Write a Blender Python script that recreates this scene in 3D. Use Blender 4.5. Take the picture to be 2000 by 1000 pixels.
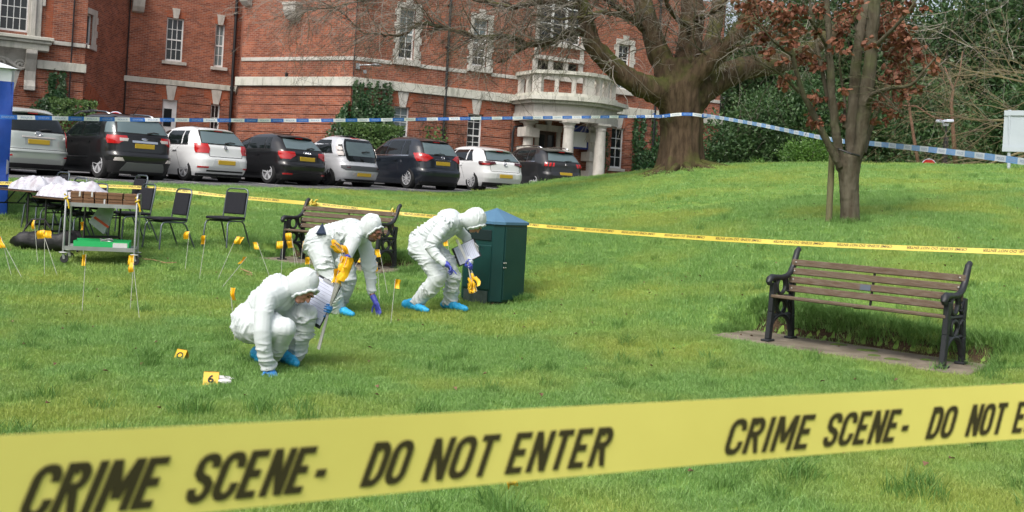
import bpy, bmesh, math, random
import numpy as np
from mathutils import Vector, Matrix, noise as mnoise
random.seed(7); np.random.seed(7)
for o in list(bpy.data.objects): bpy.data.objects.remove(o)
scene = bpy.context.scene
COL = scene.collection
R = math.radians

# ------------------------------------------------------------------ camera
FPX, CU, CV, ROLL, EYE = 2000.0, 1000.0, 379.0, R(3.3), 1.6
cam_d = bpy.data.cameras.new('camera'); cam = bpy.data.objects.new('camera', cam_d); COL.objects.link(cam)
cr, sr = math.cos(ROLL), math.sin(ROLL)
cam.matrix_world = Matrix(((cr, -sr, 0, 0), (0, 0, -1, 0), (sr, cr, 0, EYE), (0, 0, 0, 1)))
cam_d.sensor_width = 36; cam_d.lens = 36 * FPX / 2000; cam_d.shift_y = -(500 - CV) / 2000
cam_d.clip_start = 0.05; cam_d.clip_end = 1500
cam_d.dof.use_dof = True; cam_d.dof.focus_distance = 12.0; cam_d.dof.aperture_fstop = 8.0
scene.camera = cam

# ------------------------------------------------------------------ light
SUN_EL, SUN_AZ = R(52), R(-150)          # azimuth from +Y, clockwise: behind and left of the camera
world = bpy.data.worlds.new('World'); scene.world = world; world.use_nodes = True
wn = world.node_tree; wn.nodes.clear()
sky = wn.nodes.new('ShaderNodeTexSky'); sky.sky_type = 'NISHITA'; sky.sun_disc = False
sky.sun_elevation = SUN_EL; sky.sun_rotation = SUN_AZ; sky.air_density = 1.0; sky.dust_density = 5.0; sky.ozone_density = 0.6
hs = wn.nodes.new('ShaderNodeHueSaturation'); hs.inputs['Saturation'].default_value = 0.5
bg = wn.nodes.new('ShaderNodeBackground'); bg.inputs[1].default_value = 0.15
wo = wn.nodes.new('ShaderNodeOutputWorld')
wn.links.new(sky.outputs[0], hs.inputs['Color']); wn.links.new(hs.outputs[0], bg.inputs[0]); wn.links.new(bg.outputs[0], wo.inputs[0])
sun_d = bpy.data.lights.new('sun', 'SUN'); sun_d.energy = 1.15; sun_d.angle = R(20); sun_d.color = (1.0, 0.96, 0.9)
sun = bpy.data.objects.new('sun', sun_d); COL.objects.link(sun)
sd = Vector((math.sin(SUN_AZ) * math.cos(SUN_EL), math.cos(SUN_AZ) * math.cos(SUN_EL), math.sin(SUN_EL)))
sun.rotation_euler = sd.to_track_quat('Z', 'Y').to_euler()
vs = scene.view_settings; vs.view_transform = 'Standard'; vs.look = 'None'; vs.gamma = 1.0; vs.exposure = 0.62
vs.use_curve_mapping = False

# ------------------------------------------------------------------ helpers
def ray(u, v):
    du, dv = u - CU, v - CV
    return (du * cr + dv * sr) / FPX, -(-du * sr + dv * cr) / FPX
def at(u, v, Y):
    a, b = ray(u, v)
    return Vector((a * Y, Y, EYE + b * Y))

MATS = {}
def nd(nt, t, **kw):
    n = nt.nodes.new('ShaderNode' + t)
    for k, v in kw.items():
        if k in n.inputs.keys(): n.inputs[k].default_value = v
        else: setattr(n, k, v)
    return n
def c4(c): return (c[0], c[1], c[2], 1)
def M(name, col, rough=0.6, metal=0.0, col2=None, ns=8.0, bump=0.0, bs=30.0, spec=0.5, sub=0.0, coat=0.0, stretch=None, rough2=None, detail=6.0, lo=.35, hi=.68, trans=0.0):
    if name in MATS: return MATS[name]
    m = bpy.data.materials.new(name); m.use_nodes = True; MATS[name] = m
    nt = m.node_tree; b = nt.nodes['Principled BSDF']
    b.inputs['Base Color'].default_value = c4(col); b.inputs['Roughness'].default_value = rough; b.inputs['Metallic'].default_value = metal
    b.inputs['Specular IOR Level'].default_value = spec
    if coat: b.inputs['Coat Weight'].default_value = coat; b.inputs['Coat Roughness'].default_value = 0.03
    if trans: b.inputs['Transmission Weight'].default_value = trans
    if col2 is not None or bump or rough2 is not None:
        tc = nd(nt, 'TexCoord'); mp = nd(nt, 'Mapping')
        if stretch: mp.inputs['Scale'].default_value = stretch
        nt.links.new(tc.outputs['Object'], mp.inputs[0])
    if col2 is not None or rough2 is not None:
        tx = nd(nt, 'TexNoise', Scale=ns, Detail=detail, Roughness=0.6); nt.links.new(mp.outputs[0], tx.inputs['Vector'])
        rp = nd(nt, 'MapRange'); rp.inputs[1].default_value = lo; rp.inputs[2].default_value = hi
        nt.links.new(tx.outputs['Fac'], rp.inputs[0])
        if col2 is not None:
            mx = nd(nt, 'Mix', data_type='RGBA'); mx.inputs[6].default_value = c4(col); mx.inputs[7].default_value = c4(col2)
            nt.links.new(rp.outputs[0], mx.inputs[0]); nt.links.new(mx.outputs[2], b.inputs['Base Color'])
        if rough2 is not None:
            rr = nd(nt, 'MapRange'); rr.inputs[3].default_value = rough; rr.inputs[4].default_value = rough2
            nt.links.new(rp.outputs[0], rr.inputs[0]); nt.links.new(rr.outputs[0], b.inputs['Roughness'])
    if bump:
        t2 = nd(nt, 'TexNoise', Scale=bs, Detail=5.0); nt.links.new(mp.outputs[0], t2.inputs['Vector'])
        bp = nd(nt, 'Bump', Strength=bump, Distance=0.02); nt.links.new(t2.outputs['Fac'], bp.inputs['Height']); nt.links.new(bp.outputs[0], b.inputs['Normal'])
    if sub:
        b.inputs['Subsurface Weight'].default_value = sub; b.inputs['Subsurface Radius'].default_value = (0.02, 0.01, 0.006)
    return m

def leaf_mat(name, c1, c2, c3=None, rough=0.55, transl=0.35, by_inst=False, patch=0.0):
    """leaf colours vary per leaf (a random value stored on each island) and by soft patches"""
    if name in MATS: return MATS[name]
    m = bpy.data.materials.new(name); m.use_nodes = True; MATS[name] = m
    nt = m.node_tree; nt.nodes.clear()
    out = nd(nt, 'OutputMaterial')
    if by_inst:
        oi = nd(nt, 'ObjectInfo'); loc = oi.outputs['Location']; ge = nd(nt, 'NewGeometry')
        ma = nd(nt, 'Math', operation='MULTIPLY_ADD'); ma.inputs[1].default_value = .65; mb_ = nd(nt, 'Math', operation='MULTIPLY'); mb_.inputs[1].default_value = .35
        nt.links.new(oi.outputs['Random'], mb_.inputs[0]); nt.links.new(ge.outputs['Random Per Island'], ma.inputs[0]); nt.links.new(mb_.outputs[0], ma.inputs[2]); rnd = ma.outputs[0]
    else:
        ge = nd(nt, 'NewGeometry'); rnd = ge.outputs['Random Per Island']; tc = nd(nt, 'TexCoord'); loc = tc.outputs['Object']
    mx = nd(nt, 'Mix', data_type='RGBA'); mx.inputs[6].default_value = c4(c1); mx.inputs[7].default_value = c4(c2)
    nt.links.new(rnd, mx.inputs[0]); colout = mx.outputs[2]
    if c3 is not None:
        tx = nd(nt, 'TexNoise', Scale=patch or 0.6, Detail=4.0); nt.links.new(loc, tx.inputs['Vector'])
        rp = nd(nt, 'MapRange'); rp.inputs[1].default_value = .46; rp.inputs[2].default_value = .64; rp.inputs[4].default_value = .85
        nt.links.new(tx.outputs['Fac'], rp.inputs[0])
        m2 = nd(nt, 'Mix', data_type='RGBA'); m2.inputs[7].default_value = c4(c3)
        nt.links.new(rp.outputs[0], m2.inputs[0]); nt.links.new(colout, m2.inputs[6]); colout = m2.outputs[2]
    b = nd(nt, 'BsdfPrincipled'); b.inputs['Roughness'].default_value = rough; b.inputs['Specular IOR Level'].default_value = 0.35
    tr = nd(nt, 'BsdfTranslucent'); ms = nd(nt, 'MixShader'); ms.inputs[0].default_value = transl
    nt.links.new(colout, b.inputs['Base Color']); nt.links.new(colout, tr.inputs['Color'])
    nt.links.new(b.outputs[0], ms.inputs[1]); nt.links.new(tr.outputs[0], ms.inputs[2]); nt.links.new(ms.outputs[0], out.inputs[0])
    return m

class MB:
    """collects shapes; build() links them as ONE mesh object"""
    def __init__(s): s.v = []; s.f = []; s.uv = []
    def add(s, vs_, fs, uvs=None):
        o = len(s.v); s.v += [tuple(p) for p in vs_]
        s.f += [tuple(i + o for i in f) for f in fs]
        if uvs is not None:
            s.uv += [None] * (len(s.f) - len(fs) - len(s.uv)) + uvs
        return s
    def box(s, x0, x1, y0, y1, z0, z1, T=None):
        p = [Vector((x, y, z)) for z in (z0, z1) for y in (y0, y1) for x in (x0, x1)]
        if T is not None: p = [T @ q for q in p]
        return s.add(p, [(0, 2, 3, 1), (4, 5, 7, 6), (0, 1, 5, 4), (2, 6, 7, 3), (0, 4, 6, 2), (1, 3, 7, 5)])
    def bar(s, a, b, w, h, up=(0, 0, 1)):
        a, b = Vector(a), Vector(b); d = (b - a).normalized(); side = d.cross(Vector(up)).normalized(); u = side.cross(d)
        p = [q + side * (w / 2 * i) + u * (h / 2 * j) for q in (a, b) for (i, j) in ((-1, -1), (1, -1), (1, 1), (-1, 1))]
        return s.add(p, [(0, 1, 2, 3), (7, 6, 5, 4), (0, 4, 5, 1), (1, 5, 6, 2), (2, 6, 7, 3), (3, 7, 4, 0)])
    def tube(s, pts, rads, n=8, cap=True):
        pts = [Vector(p) for p in pts]
        if not hasattr(rads, '__len__'): rads = [rads] * len(pts)
        vs_, fs = [], []; ref = None
        for i, p in enumerate(pts):
            d = (pts[min(i + 1, len(pts) - 1)] - pts[max(i - 1, 0)])
            d = d.normalized() if d.length > 1e-9 else Vector((0, 0, 1))
            if ref is None: ref = d.orthogonal().normalized()
            ref = (ref - d * ref.dot(d)); ref = ref.normalized() if ref.length > 1e-6 else d.orthogonal().normalized()
            bi = d.cross(ref)
            for k in range(n):
                a = 2 * math.pi * k / n; vs_.append(p + (ref * math.cos(a) + bi * math.sin(a)) * rads[i])
        for i in range(len(pts) - 1):
            for k in range(n):
                k2 = (k + 1) % n; fs.append((i * n + k, i * n + k2, (i + 1) * n + k2, (i + 1) * n + k))
        if cap and n > 2:
            fs.append(tuple(range(n - 1, -1, -1))); fs.append(tuple((len(pts) - 1) * n + k for k in range(n)))
        return s.add(vs_, fs)
    def lathe(s, prof, n=16, T=None):
        vs_ = []; fs = []
        for (r, z) in prof:
            for k in range(n):
                a = 2 * math.pi * k / n; q = Vector((r * math.cos(a), r * math.sin(a), z)); vs_.append(T @ q if T is not None else q)
        for i in range(len(prof) - 1):
            for k in range(n):
                k2 = (k + 1) % n; fs.append((i * n + k, i * n + k2, (i + 1) * n + k2, (i + 1) * n + k))
        if prof[0][0] > 1e-5: fs.append(tuple(range(n - 1, -1, -1)))
        if prof[-1][0] > 1e-5: fs.append(tuple((len(prof) - 1) * n + k for k in range(n)))
        return s.add(vs_, fs)
    def ball(s, c, r, nu=14, nv=9, T=None):
        r = Vector(r) if hasattr(r, '__len__') else Vector((r, r, r)); c = Vector(c)
        vs_ = []; fs = []
        for j in range(nv + 1):
            t = math.pi * j / nv
            for k in range(nu):
                a = 2 * math.pi * k / nu
                q = Vector((r.x * math.sin(t) * math.cos(a), r.y * math.sin(t) * math.sin(a), r.z * math.cos(t)))
                vs_.append(c + (T @ q if T is not None else q))
        for j in range(nv):
            for k in range(nu):
                k2 = (k + 1) % nu; fs.append((j * nu + k, (j + 1) * nu + k, (j + 1) * nu + k2, j * nu + k2))
        return s.add(vs_, fs)
    def prism(s, poly, h0, h1, T=None):
        n = len(poly); p = [Vector((x, y, h)) for h in (h0, h1) for (x, y) in poly]
        if T is not None: p = [T @ q for q in p]
        return s.add(p, [tuple(range(n - 1, -1, -1)), tuple(range(n, 2 * n))] + [(i, (i + 1) % n, n + (i + 1) % n, n + i) for i in range(n)])
    def grid(s, rows, close=False):
        n = len(rows[0]); vs_ = [p for r in rows for p in r]; fs = []
        for i in range(len(rows) - 1):
            for k in range(n if close else n - 1):
                k2 = (k + 1) % n; fs.append((i * n + k, i * n + k2, (i + 1) * n + k2, (i + 1) * n + k))
        return s.add(vs_, fs)
    def mesh(s, name, org=None):
        me = bpy.data.meshes.new(name)
        v = s.v if org is None else [(p[0] - org[0], p[1] - org[1], p[2] - org[2]) for p in s.v]
        me.from_pydata(v, [], s.f)
        if s.uv:
            L = me.uv_layers.new(name='UVMap'); s.uv += [None] * (len(s.f) - len(s.uv))
            flat = []
            for f, u in zip(s.f, s.uv):
                flat += [x for p in (u or [(0, 0)] * len(f)) for x in p]
            L.data.foreach_set('uv', flat)
        return me
    def build(s, name, mat, parent=None, smooth=None, bevel=0, fix=True, world=False, seg=1):
        org = parent_origin(parent) if (world and parent is not None) else None
        me = s.mesh(name, org); finish(me, mat, smooth, fix)
        return link(name, me, parent, bevel, seg)
def parent_origin(p):
    o = Vector((0, 0, 0))
    while p is not None: o = o + p.location; p = p.parent
    return o
def finish(me, mat, smooth=None, fix=True):
    if fix:
        bm = bmesh.new(); bm.from_mesh(me); bmesh.ops.recalc_face_normals(bm, faces=bm.faces); bm.to_mesh(me); bm.free()
    if mat is not None: me.materials.append(mat)
    if smooth is not None:
        me.shade_smooth()
        if smooth > 0: me.set_sharp_from_angle(angle=R(smooth))
def link(name, me, parent=None, bevel=0, seg=1):
    o = bpy.data.objects.new(name, me); COL.objects.link(o)
    if parent is not None: o.parent = parent
    if bevel:
        b = o.modifiers.new('bevel', 'BEVEL'); b.width = bevel; b.segments = seg; b.limit_method = 'ANGLE'; b.angle_limit = R(40)
    return o
def thing(name, label, cat, loc=(0, 0, 0), rz=0.0, group=None):
    o = bpy.data.objects.new(name, None); COL.objects.link(o); o.empty_display_size = 0.1
    o.location = loc; o.rotation_euler = (0, 0, rz); tag(o, label, cat, group); return o
def tag(o, label, cat, group=None, kind=None):
    if label: o['label'] = label
    if cat: o['category'] = cat
    if group: o['group'] = group
    if kind: o['kind'] = kind
    return o
def struct(o, label=None): 
    o['kind'] = 'structure'
    if label: o['label'] = label
    return o
def dup(root, loc, rz=0.0, label=None, group=None):
    def cp(o, par):
        c = o.copy(); COL.objects.link(c); c.parent = par
        for ch in o.children: cp(ch, c)
        return c
    r = cp(root, None); r.location = loc; r.rotation_euler = (0, 0, rz)
    if label: r['label'] = label
    if group: r['group'] = group
    return r
def frame(o, x, z):
    """matrix with origin o, x axis x, z axis z"""
    x = Vector(x).normalized(); z = Vector(z); y = z.cross(x).normalized(); z = x.cross(y).normalized()
    m = Matrix.Identity(4)
    for i, a in enumerate((x, y, z)):
        for k in range(3): m[k][i] = a[k]
    for k in range(3): m[k][3] = o[k]
    return m
def bake(o):
    dg = bpy.context.evaluated_depsgraph_get(); me = bpy.data.meshes.new_from_object(o.evaluated_get(dg)); return me

def roughen(me, fn):
    """push every vertex along its normal by fn(co)"""
    n = len(me.vertices); co = np.empty(n * 3); no = np.empty(n * 3); me.vertices.foreach_get('co', co); me.vertices.foreach_get('normal', no)
    co = co.reshape(-1, 3); no = no.reshape(-1, 3); h = np.array([fn(Vector(c)) for c in co])
    me.vertices.foreach_set('co', (co + no * h[:, None]).ravel()); me.update()

# ------------------------------------------------------------------ terrain
CP = [(-6,3,0),(0,3,0),(6,3,.05),(-4,7,0),(0,7,0),(3,7,.06),(-1.9,8.6,0),(-5,10,.05),(1.5,10,.1),(-1.95,12.2,.05),(-.9,12.8,.1),(0,13.8,.15),
 (2.6,10.2,.22),(3.9,9.2,.22),(5.5,8,.28),(-2.9,15.2,.36),(-6,14.4,.3),(-8,14.5,.38),(-4.3,15.9,.5),(1,19,.95),(-1.5,18,.85),(5.3,16,1.5),(3.3,11.6,.62),(5,11.2,.72),
 (7,10,.7),(8,14,1.35),(9,20,2.2),(5,22,1.98),(2,26,1.62),(4.7,28.6,2.62),(7,28,2.82),(11,28,3.02),(14,28,3.17),(20,28,3.35),(-11,21.6,1.26),(-8.4,23.6,1.32),(-6.2,25.3,1.37),
 (-4.2,27,1.42),(-2.2,29,1.48),(-1.3,30.2,1.55),(2.1,33,2.22),(-14,19.5,1.18),(-10,17,.78),(-5,20,1.0),(10,35,2.85),(16,35,3.0),(24,36,3.1),(-16,15,.7),(-12,8,.1),(12,6,.55),(12,14,1.65),(6,33.5,2.65),(-3,22,1.12),(20,18,2.4),(20,8,1.2),(-18,18,1.15)]
_c = np.array(CP, float)
def _U(r2): return 0.5 * r2 * np.log(r2 + 1e-9)
_n = len(_c); _K = _U(((_c[:, None, :2] - _c[None, :, :2]) ** 2).sum(-1)) + np.eye(_n) * 1.5
_P = np.c_[np.ones(_n), _c[:, :2]]
_w = np.linalg.solve(np.block([[_K, _P], [_P.T, np.zeros((3, 3))]]), np.r_[_c[:, 2], 0, 0, 0])
def tps(x, y):
    x = np.asarray(x, float); y = np.asarray(y, float); out = _w[_n] + _w[_n + 1] * x + _w[_n + 2] * y
    for i in range(_n): out = out + _w[i] * _U((x - _c[i, 0]) ** 2 + (y - _c[i, 1]) ** 2)
    return out
# edge of the lawn towards the car park (points left to right); beyond it the lawn drops under the asphalt
EDGE = [(-40, 12.0), (-13.2, 20.7), (-9, 23.7), (-5.5, 26.4), (-2, 29.6), (1, 32.8), (4, 36.6), (9, 41.0), (30, 47)]
def edge_y(x): return np.interp(x, [p[0] for p in EDGE], [p[1] for p in EDGE])
def park_z(y): return 1.41 + (np.asarray(y) - 25) * 0.030
# bench slabs: (centre x, y, angle, half length, half depth, z)
SLABS = [(3.42, 10.22, R(-43), 1.32, 0.46, 0.245), (-2.67, 15.62, R(-28), 1.25, 0.46, 0.385)]
def slab_local(x, y, s):
    c, n = math.cos(s[2]), math.sin(s[2]); dx, dy = x - s[0], y - s[1]
    return dx * c + dy * n, -dx * n + dy * c
def ground(x, y, micro=True):
    x = np.asarray(x, float); y = np.asarray(y, float)
    z = tps(x, y)
    if micro:
        z = z + 0.018 * np.sin(x * 2.1 + 1.3 * np.sin(y * 1.1)) * np.sin(y * 1.7 + 1.1 * np.sin(x * .9)) + 0.008 * np.sin(x * 6.3 + y * 2) * np.sin(y * 5.1 - x * 1.4)
    for s in SLABS:
        a, b = slab_local(x, y, s)
        # distance outside the slab rectangle; the bank stands behind it (b > 0), level lawn in front
        d = np.maximum(np.maximum(np.abs(a) - s[3], np.abs(b) - s[4]), 0)
        k = np.clip(d / np.where(b > 0.2, 0.16, 0.5), 0, 1); k = k * k * (3 - 2 * k)
        zb = z + np.where(b > 0.3, np.exp(-(d / .5) ** 2 - (np.maximum(np.abs(a) - s[3] + .25, 0) / .2) ** 2) * np.clip(s[5] + .16 - z, 0, 1), 0)
        z = (s[5] - 0.03) * (1 - k) + zb * k
    d = y - edge_y(x)
    e = np.clip((d + 1.6) / 1.6, 0, 1) * np.clip((-.8 - x) / 1.2, 0, 1); e = e * e * (3 - 2 * e)      # the lawn meets the asphalt flush on the left
    z = z * (1 - e) + (park_z(y) - .035) * e
    k = np.clip((d - .1) / 1.3, 0, 1); k = k * k * (3 - 2 * k)
    return z * (1 - k) + (park_z(y) - .35) * k
def gz(x, y): return float(ground(x, y))
def on_ground(u, v, y0=3.0, y1=40.0):
    a, b = ray(u, v); prev = None
    for i in range(741):
        Y = y0 + (y1 - y0) * i / 740.0
        if EYE + b * Y <= GZI(a * Y, Y): return Vector((a * Y, Y, gz(a * Y, Y)))
    return at(u, v, y1)
def GZI(x, y):
    i = (x + 22) / .15; j = (y - 1) / .15; i0 = min(max(int(i), 0), GN[0] - 2); j0 = min(max(int(j), 0), GN[1] - 2); fi = i - i0; fj = j - j0
    return (GZ[j0, i0] * (1 - fi) + GZ[j0, i0 + 1] * fi) * (1 - fj) + (GZ[j0 + 1, i0] * (1 - fi) + GZ[j0 + 1, i0 + 1] * fi) * fj
gx = np.arange(-22, 30.01, .15); gy = np.arange(1, 46.01, .15); GN = (len(gx), len(gy))
XX, YY = np.meshgrid(gx, gy); GZ = ground(XX, YY)
# ------------------------------------------------------------------ ground, car park, slabs
def grid_mesh(name, X, Y, Z):
    me = bpy.data.meshes.new(name); ny, nx = X.shape
    v = np.stack([X, Y, Z], -1).reshape(-1, 3)
    idx = np.arange(ny * nx).reshape(ny, nx)
    f = np.stack([idx[:-1, :-1], idx[:-1, 1:], idx[1:, 1:], idx[1:, :-1]], -1).reshape(-1, 4)
    me.from_pydata(v.tolist(), [], f.tolist()); return me
m_soil = M('lawn_soil', (0.13, 0.24, 0.052), 0.95, col2=(0.19, 0.27, 0.062), ns=1.6, bump=.6, bs=40, spec=.1)
_lx, _ly = np.meshgrid(np.arange(-22, 30.01, .12), np.arange(-3, 46.01, .12))
lawn_me = grid_mesh('lawn', _lx, _ly, ground(_lx, _ly)); finish(lawn_me, m_soil, 0, fix=False)
lawn = struct(link('lawn', lawn_me), 'green lawn sloping up towards the car park and trees')
m_far = M('far_ground', (0.05, 0.07, 0.02), 0.95, col2=(0.09, 0.09, 0.04), ns=.2)
far = MB(); far.add([(-500, -300, -1), (500, -300, -1), (500, 700, -1), (-500, 700, -1)], [(0, 1, 2, 3)])
struct(far.build('ground', m_far))
m_tar = M('asphalt', (0.09, 0.09, 0.095), 0.85, col2=(0.15, 0.15, 0.155), ns=1.2, bump=.25, bs=180, spec=.3)
cpm = MB(); rows = []
for t in [0, .02] + list(np.linspace(.06, 1, 16)):
    r_ = []
    for x in np.arange(-60, 61, 1.5):
        y = float(edge_y(x)) + (.0 if x < -2 else .4); y = y + (75 - y) * t * t
        r_.append((x, y, float(park_z(min(y, 42))) + max(y - 42, 0) * .008 - (.25 if t == 0 else 0)))
    rows.append(r_)
cpm.grid(rows); car_park = struct(cpm.build('car_park', m_tar, smooth=0))
m_line = M('road_paint', (0.62, 0.62, 0.6), 0.7, col2=(0.4, 0.4, 0.39), ns=5)
m_slab = M('concrete_slab', (0.235, 0.20, 0.155), 0.9, col2=(0.12, 0.105, 0.075), ns=3.5, bump=.5, bs=60, spec=.2)
m_moss = M('moss', (0.09, 0.14, 0.02), 0.95, col2=(0.05, 0.09, 0.015), ns=30, bump=.6, bs=80)
slab_obs = []
for s in SLABS:
    mb = MB(); nn = 24
    c, n = math.cos(s[2]), math.sin(s[2])
    rim = []
    for i in range(nn):      # rectangle with crumbled, overgrown edges
        t = i / nn * 4; k = int(t); f = t - k
        p = [(-1 + 2 * f, -1), (1, -1 + 2 * f), (1 - 2 * f, 1), (-1, 1 - 2 * f)][k]
        j = 1 + random.uniform(-.035, .012); a, b = p[0] * s[3] * j, p[1] * s[4] * j
        rim.append((s[0] + a * c - b * n, s[1] + a * n + b * c))
    mb.prism(rim, s[5] - .12, s[5])
    slab_obs.append(struct(mb.build('bench_slab', m_slab, bevel=.01)))
mb = MB(); s = SLABS[0]
for (a, b, r) in ((.35, -.15, .07), (.55, -.2, .09), (.15, .15, .12), (.75, .1, .06), (-.2, .25, .1), (.9, .3, .08)):
    c, n = math.cos(s[2]), math.sin(s[2]); mb.ball((s[0] + a * c - b * n, s[1] + a * n + b * c, s[5] - .003), (r, r * .6, .018), 10, 6)
mb.build('moss_patch', m_moss, slab_obs[0], smooth=0)

# bare earth showing in the cut bank behind each slab
m_earth = M('bare_earth', (.075, .05, .032), .95, col2=(.035, .028, .016), ns=14, bump=.8, bs=40, spec=.1)
for s in SLABS:
    c, n = math.cos(s[2]), math.sin(s[2]); mb = MB(); rows = []
    for j in range(7):
        r_ = []
        for i in range(61):
            a = -s[3] + .05 + (2 * s[3] - .05) * i / 60; b = s[4] - .05 + (.20 + .06 * mnoise.noise(Vector((a * 4, s[0], 0)))) * j / 6
            x, y = s[0] + a * c - b * n, s[1] + a * n + b * c; r_.append((x, y, gz(x, y) + (.045 if 0 < j < 6 else -.02) + .012 * mnoise.noise(Vector((x * 12, y * 12, 1)))))
        rows.append(r_)
    mb.grid(rows); struct(mb.build('bare_earth', m_earth, smooth=0))

# ------------------------------------------------------------------ grass
def tuft(name, nb, h, spread, w, lean, mat, seed):
    rr = random.Random(seed); mb = MB()
    for i in range(nb):
        a = rr.uniform(0, 6.283); r = spread * math.sqrt(rr.random()); x, y = r * math.cos(a), r * math.sin(a)
        hh = h * rr.uniform(.55, 1.15); b = rr.uniform(0, 6.283); ln = lean * rr.uniform(.3, 1.3) * hh
        dx, dy = math.cos(b) * ln, math.sin(b) * ln; t = rr.uniform(0, 6.283); wx, wy = math.cos(t) * w / 2, math.sin(t) * w / 2
        p = [(x - wx, y - wy, -.01), (x + wx, y + wy, -.01), (x + dx * .4 + wx * .8, y + dy * .4 + wy * .8, hh * .6), (x + dx * .4 - wx * .8, y + dy * .4 - wy * .8, hh * .6), (x + dx, y + dy, hh)]
        mb.add(p, [(0, 1, 2, 3), (3, 2, 4)])
    me = mb.mesh(name); finish(me, mat, None, fix=False)
    return me
g_mat = leaf_mat('grass_blade', (0.122, 0.262, 0.048), (0.30, 0.475, 0.16), (0.36, 0.425, 0.095), rough=.38, transl=.3, by_inst=True, patch=.55)
g_dark = leaf_mat('grass_blade_dark', (0.08, 0.19, 0.036), (0.19, 0.34, 0.085), None, rough=.5, transl=.3, by_inst=True)
def scatter(name, protos, pts, smin, smax, seed, label):
    """ground cover as ONE object: instances of a few tufts on a cloud of points"""
    src = bpy.data.collections.new(name + '_source')        # never linked to the scene
    for i, me in enumerate(protos): src.objects.link(bpy.data.objects.new('%s_%d' % (name, i), me))
    me = bpy.data.meshes.new(name); me.from_pydata(pts.tolist(), [], [])
    o = bpy.data.objects.new(name, me); COL.objects.link(o); tag(o, label, 'grass', kind='stuff')
    ng = bpy.data.node_groups.new(name, 'GeometryNodeTree')
    ng.interface.new_socket('Geometry', in_out='INPUT', socket_type='NodeSocketGeometry'); ng.interface.new_socket('Geometry', in_out='OUTPUT', socket_type='NodeSocketGeometry')
    gi = ng.nodes.new('NodeGroupInput'); go = ng.nodes.new('NodeGroupOutput')
    ci = ng.nodes.new('GeometryNodeCollectionInfo'); ci.inputs[0].default_value = src; ci.inputs[1].default_value = True; ci.inputs[2].default_value = True
    ip = ng.nodes.new('GeometryNodeInstanceOnPoints'); ip.inputs['Pick Instance'].default_value = True
    rv = ng.nodes.new('FunctionNodeRandomValue'); rv.data_type = 'FLOAT_VECTOR'; rv.inputs[0].default_value = (-.18, -.18, 0); rv.inputs[1].default_value = (.18, .18, 6.283); rv.inputs['Seed'].default_value = seed
    rs = ng.nodes.new('FunctionNodeRandomValue'); rs.data_type = 'FLOAT'; rs.inputs[2].default_value = smin; rs.inputs[3].default_value = smax; rs.inputs['Seed'].default_value = seed + 1
    ng.links.new(gi.outputs[0], ip.inputs['Points']); ng.links.new(ci.outputs[0], ip.inputs['Instance'])
    ng.links.new(rv.outputs[0], ip.inputs['Rotation']); ng.links.new(rs.outputs[1], ip.inputs['Scale']); ng.links.new(ip.outputs[0], go.inputs[0])
    md = o.modifiers.new('scatter', 'NODES'); md.node_group = ng
    return o
def lawn_points(n, y0, y1, rng, pad=1.5):
    y = np.sqrt(rng.uniform(y0 ** 2, y1 ** 2, n)); x = rng.uniform(-1, 1, n) * (y * .56 + pad)
    ok = y < edge_y(x) + .35
    for s in SLABS:
        a, b = slab_local(x, y, s); ok &= ~((np.abs(a) < s[3] - .04) & (np.abs(b) < s[4] - .03))
    x, y = x[ok], y[ok]
    return np.c_[x, y, ground(x, y)]
rng = np.random.default_rng(3)
near = [tuft('tuft', 44, .034, .075, .0034, .8, g_mat, i) for i in range(5)]
mid = [tuft('tuft', 42, .034, .12, .0046, .8, g_mat, 20 + i) for i in range(4)]
farT = [tuft('tuft', 46, .036, .22, .007, .8, g_mat, 40 + i) for i in range(4)]
longT = [tuft('tuft', 46, .12, .09, .005, .9, g_dark, 60 + i) for i in range(4)]
scatter('grass', near, lawn_points(30000, 3.2, 11, rng), .7, 1.35, 1, 'short green grass in the near part of the lawn')
scatter('grass', mid, lawn_points(34000, 10.6, 20, rng), .7, 1.4, 3, 'short green grass across the middle of the lawn')
scatter('grass', farT, lawn_points(26000, 19.5, 38, rng, 3), .7, 1.35, 5, 'grass on the far rise of the lawn')
# rank tufts: scattered clumps in the foreground, the banks behind both bench slabs, round the feet of trees and bin
tp = []
for i in range(150):
    y = math.sqrt(rng.uniform(4.2 ** 2, 10 ** 2)); x = rng.uniform(-.55, .55) * y
    for k in range(rng.integers(1, 4)): tp.append((x + rng.normal(0, .07), y + rng.normal(0, .05)))
for i in range(90):
    y = rng.uniform(10, 24); x = rng.uniform(-.5, .55) * y
    tp.append((x, y)); tp.append((x + rng.normal(0, .1), y + rng.normal(0, .1)))
for s in SLABS:
    c, n = math.cos(s[2]), math.sin(s[2])
    for i in range(420):
        a = rng.uniform(-s[3] - .05, s[3] + .15); b = s[4] + .07 + abs(rng.normal(.05, .09))
        tp.append((s[0] + a * c - b * n, s[1] + a * n + b * c))
    for i in range(110):
        a = (1 if i % 2 else -1) * (s[3] + abs(rng.normal(.02, .1))); b = rng.uniform(-.1, s[4] + .2)
        tp.append((s[0] + a * c - b * n, s[1] + a * n + b * c))
for i in range(60): tp.append((rng.uniform(-.5, .4), 13.62 + rng.normal(0, .05)))
for i in range(30): a = rng.uniform(0, 6.28); tp.append((5.3 + .25 * math.cos(a), 16 + .25 * math.sin(a)))
tp = np.array(tp); tp = np.c_[tp, ground(tp[:, 0], tp[:, 1])]
scatter('rank_grass', longT, tp, .45, 1.15, 9, 'longer dark grass tufts on the banks and in clumps')
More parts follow.
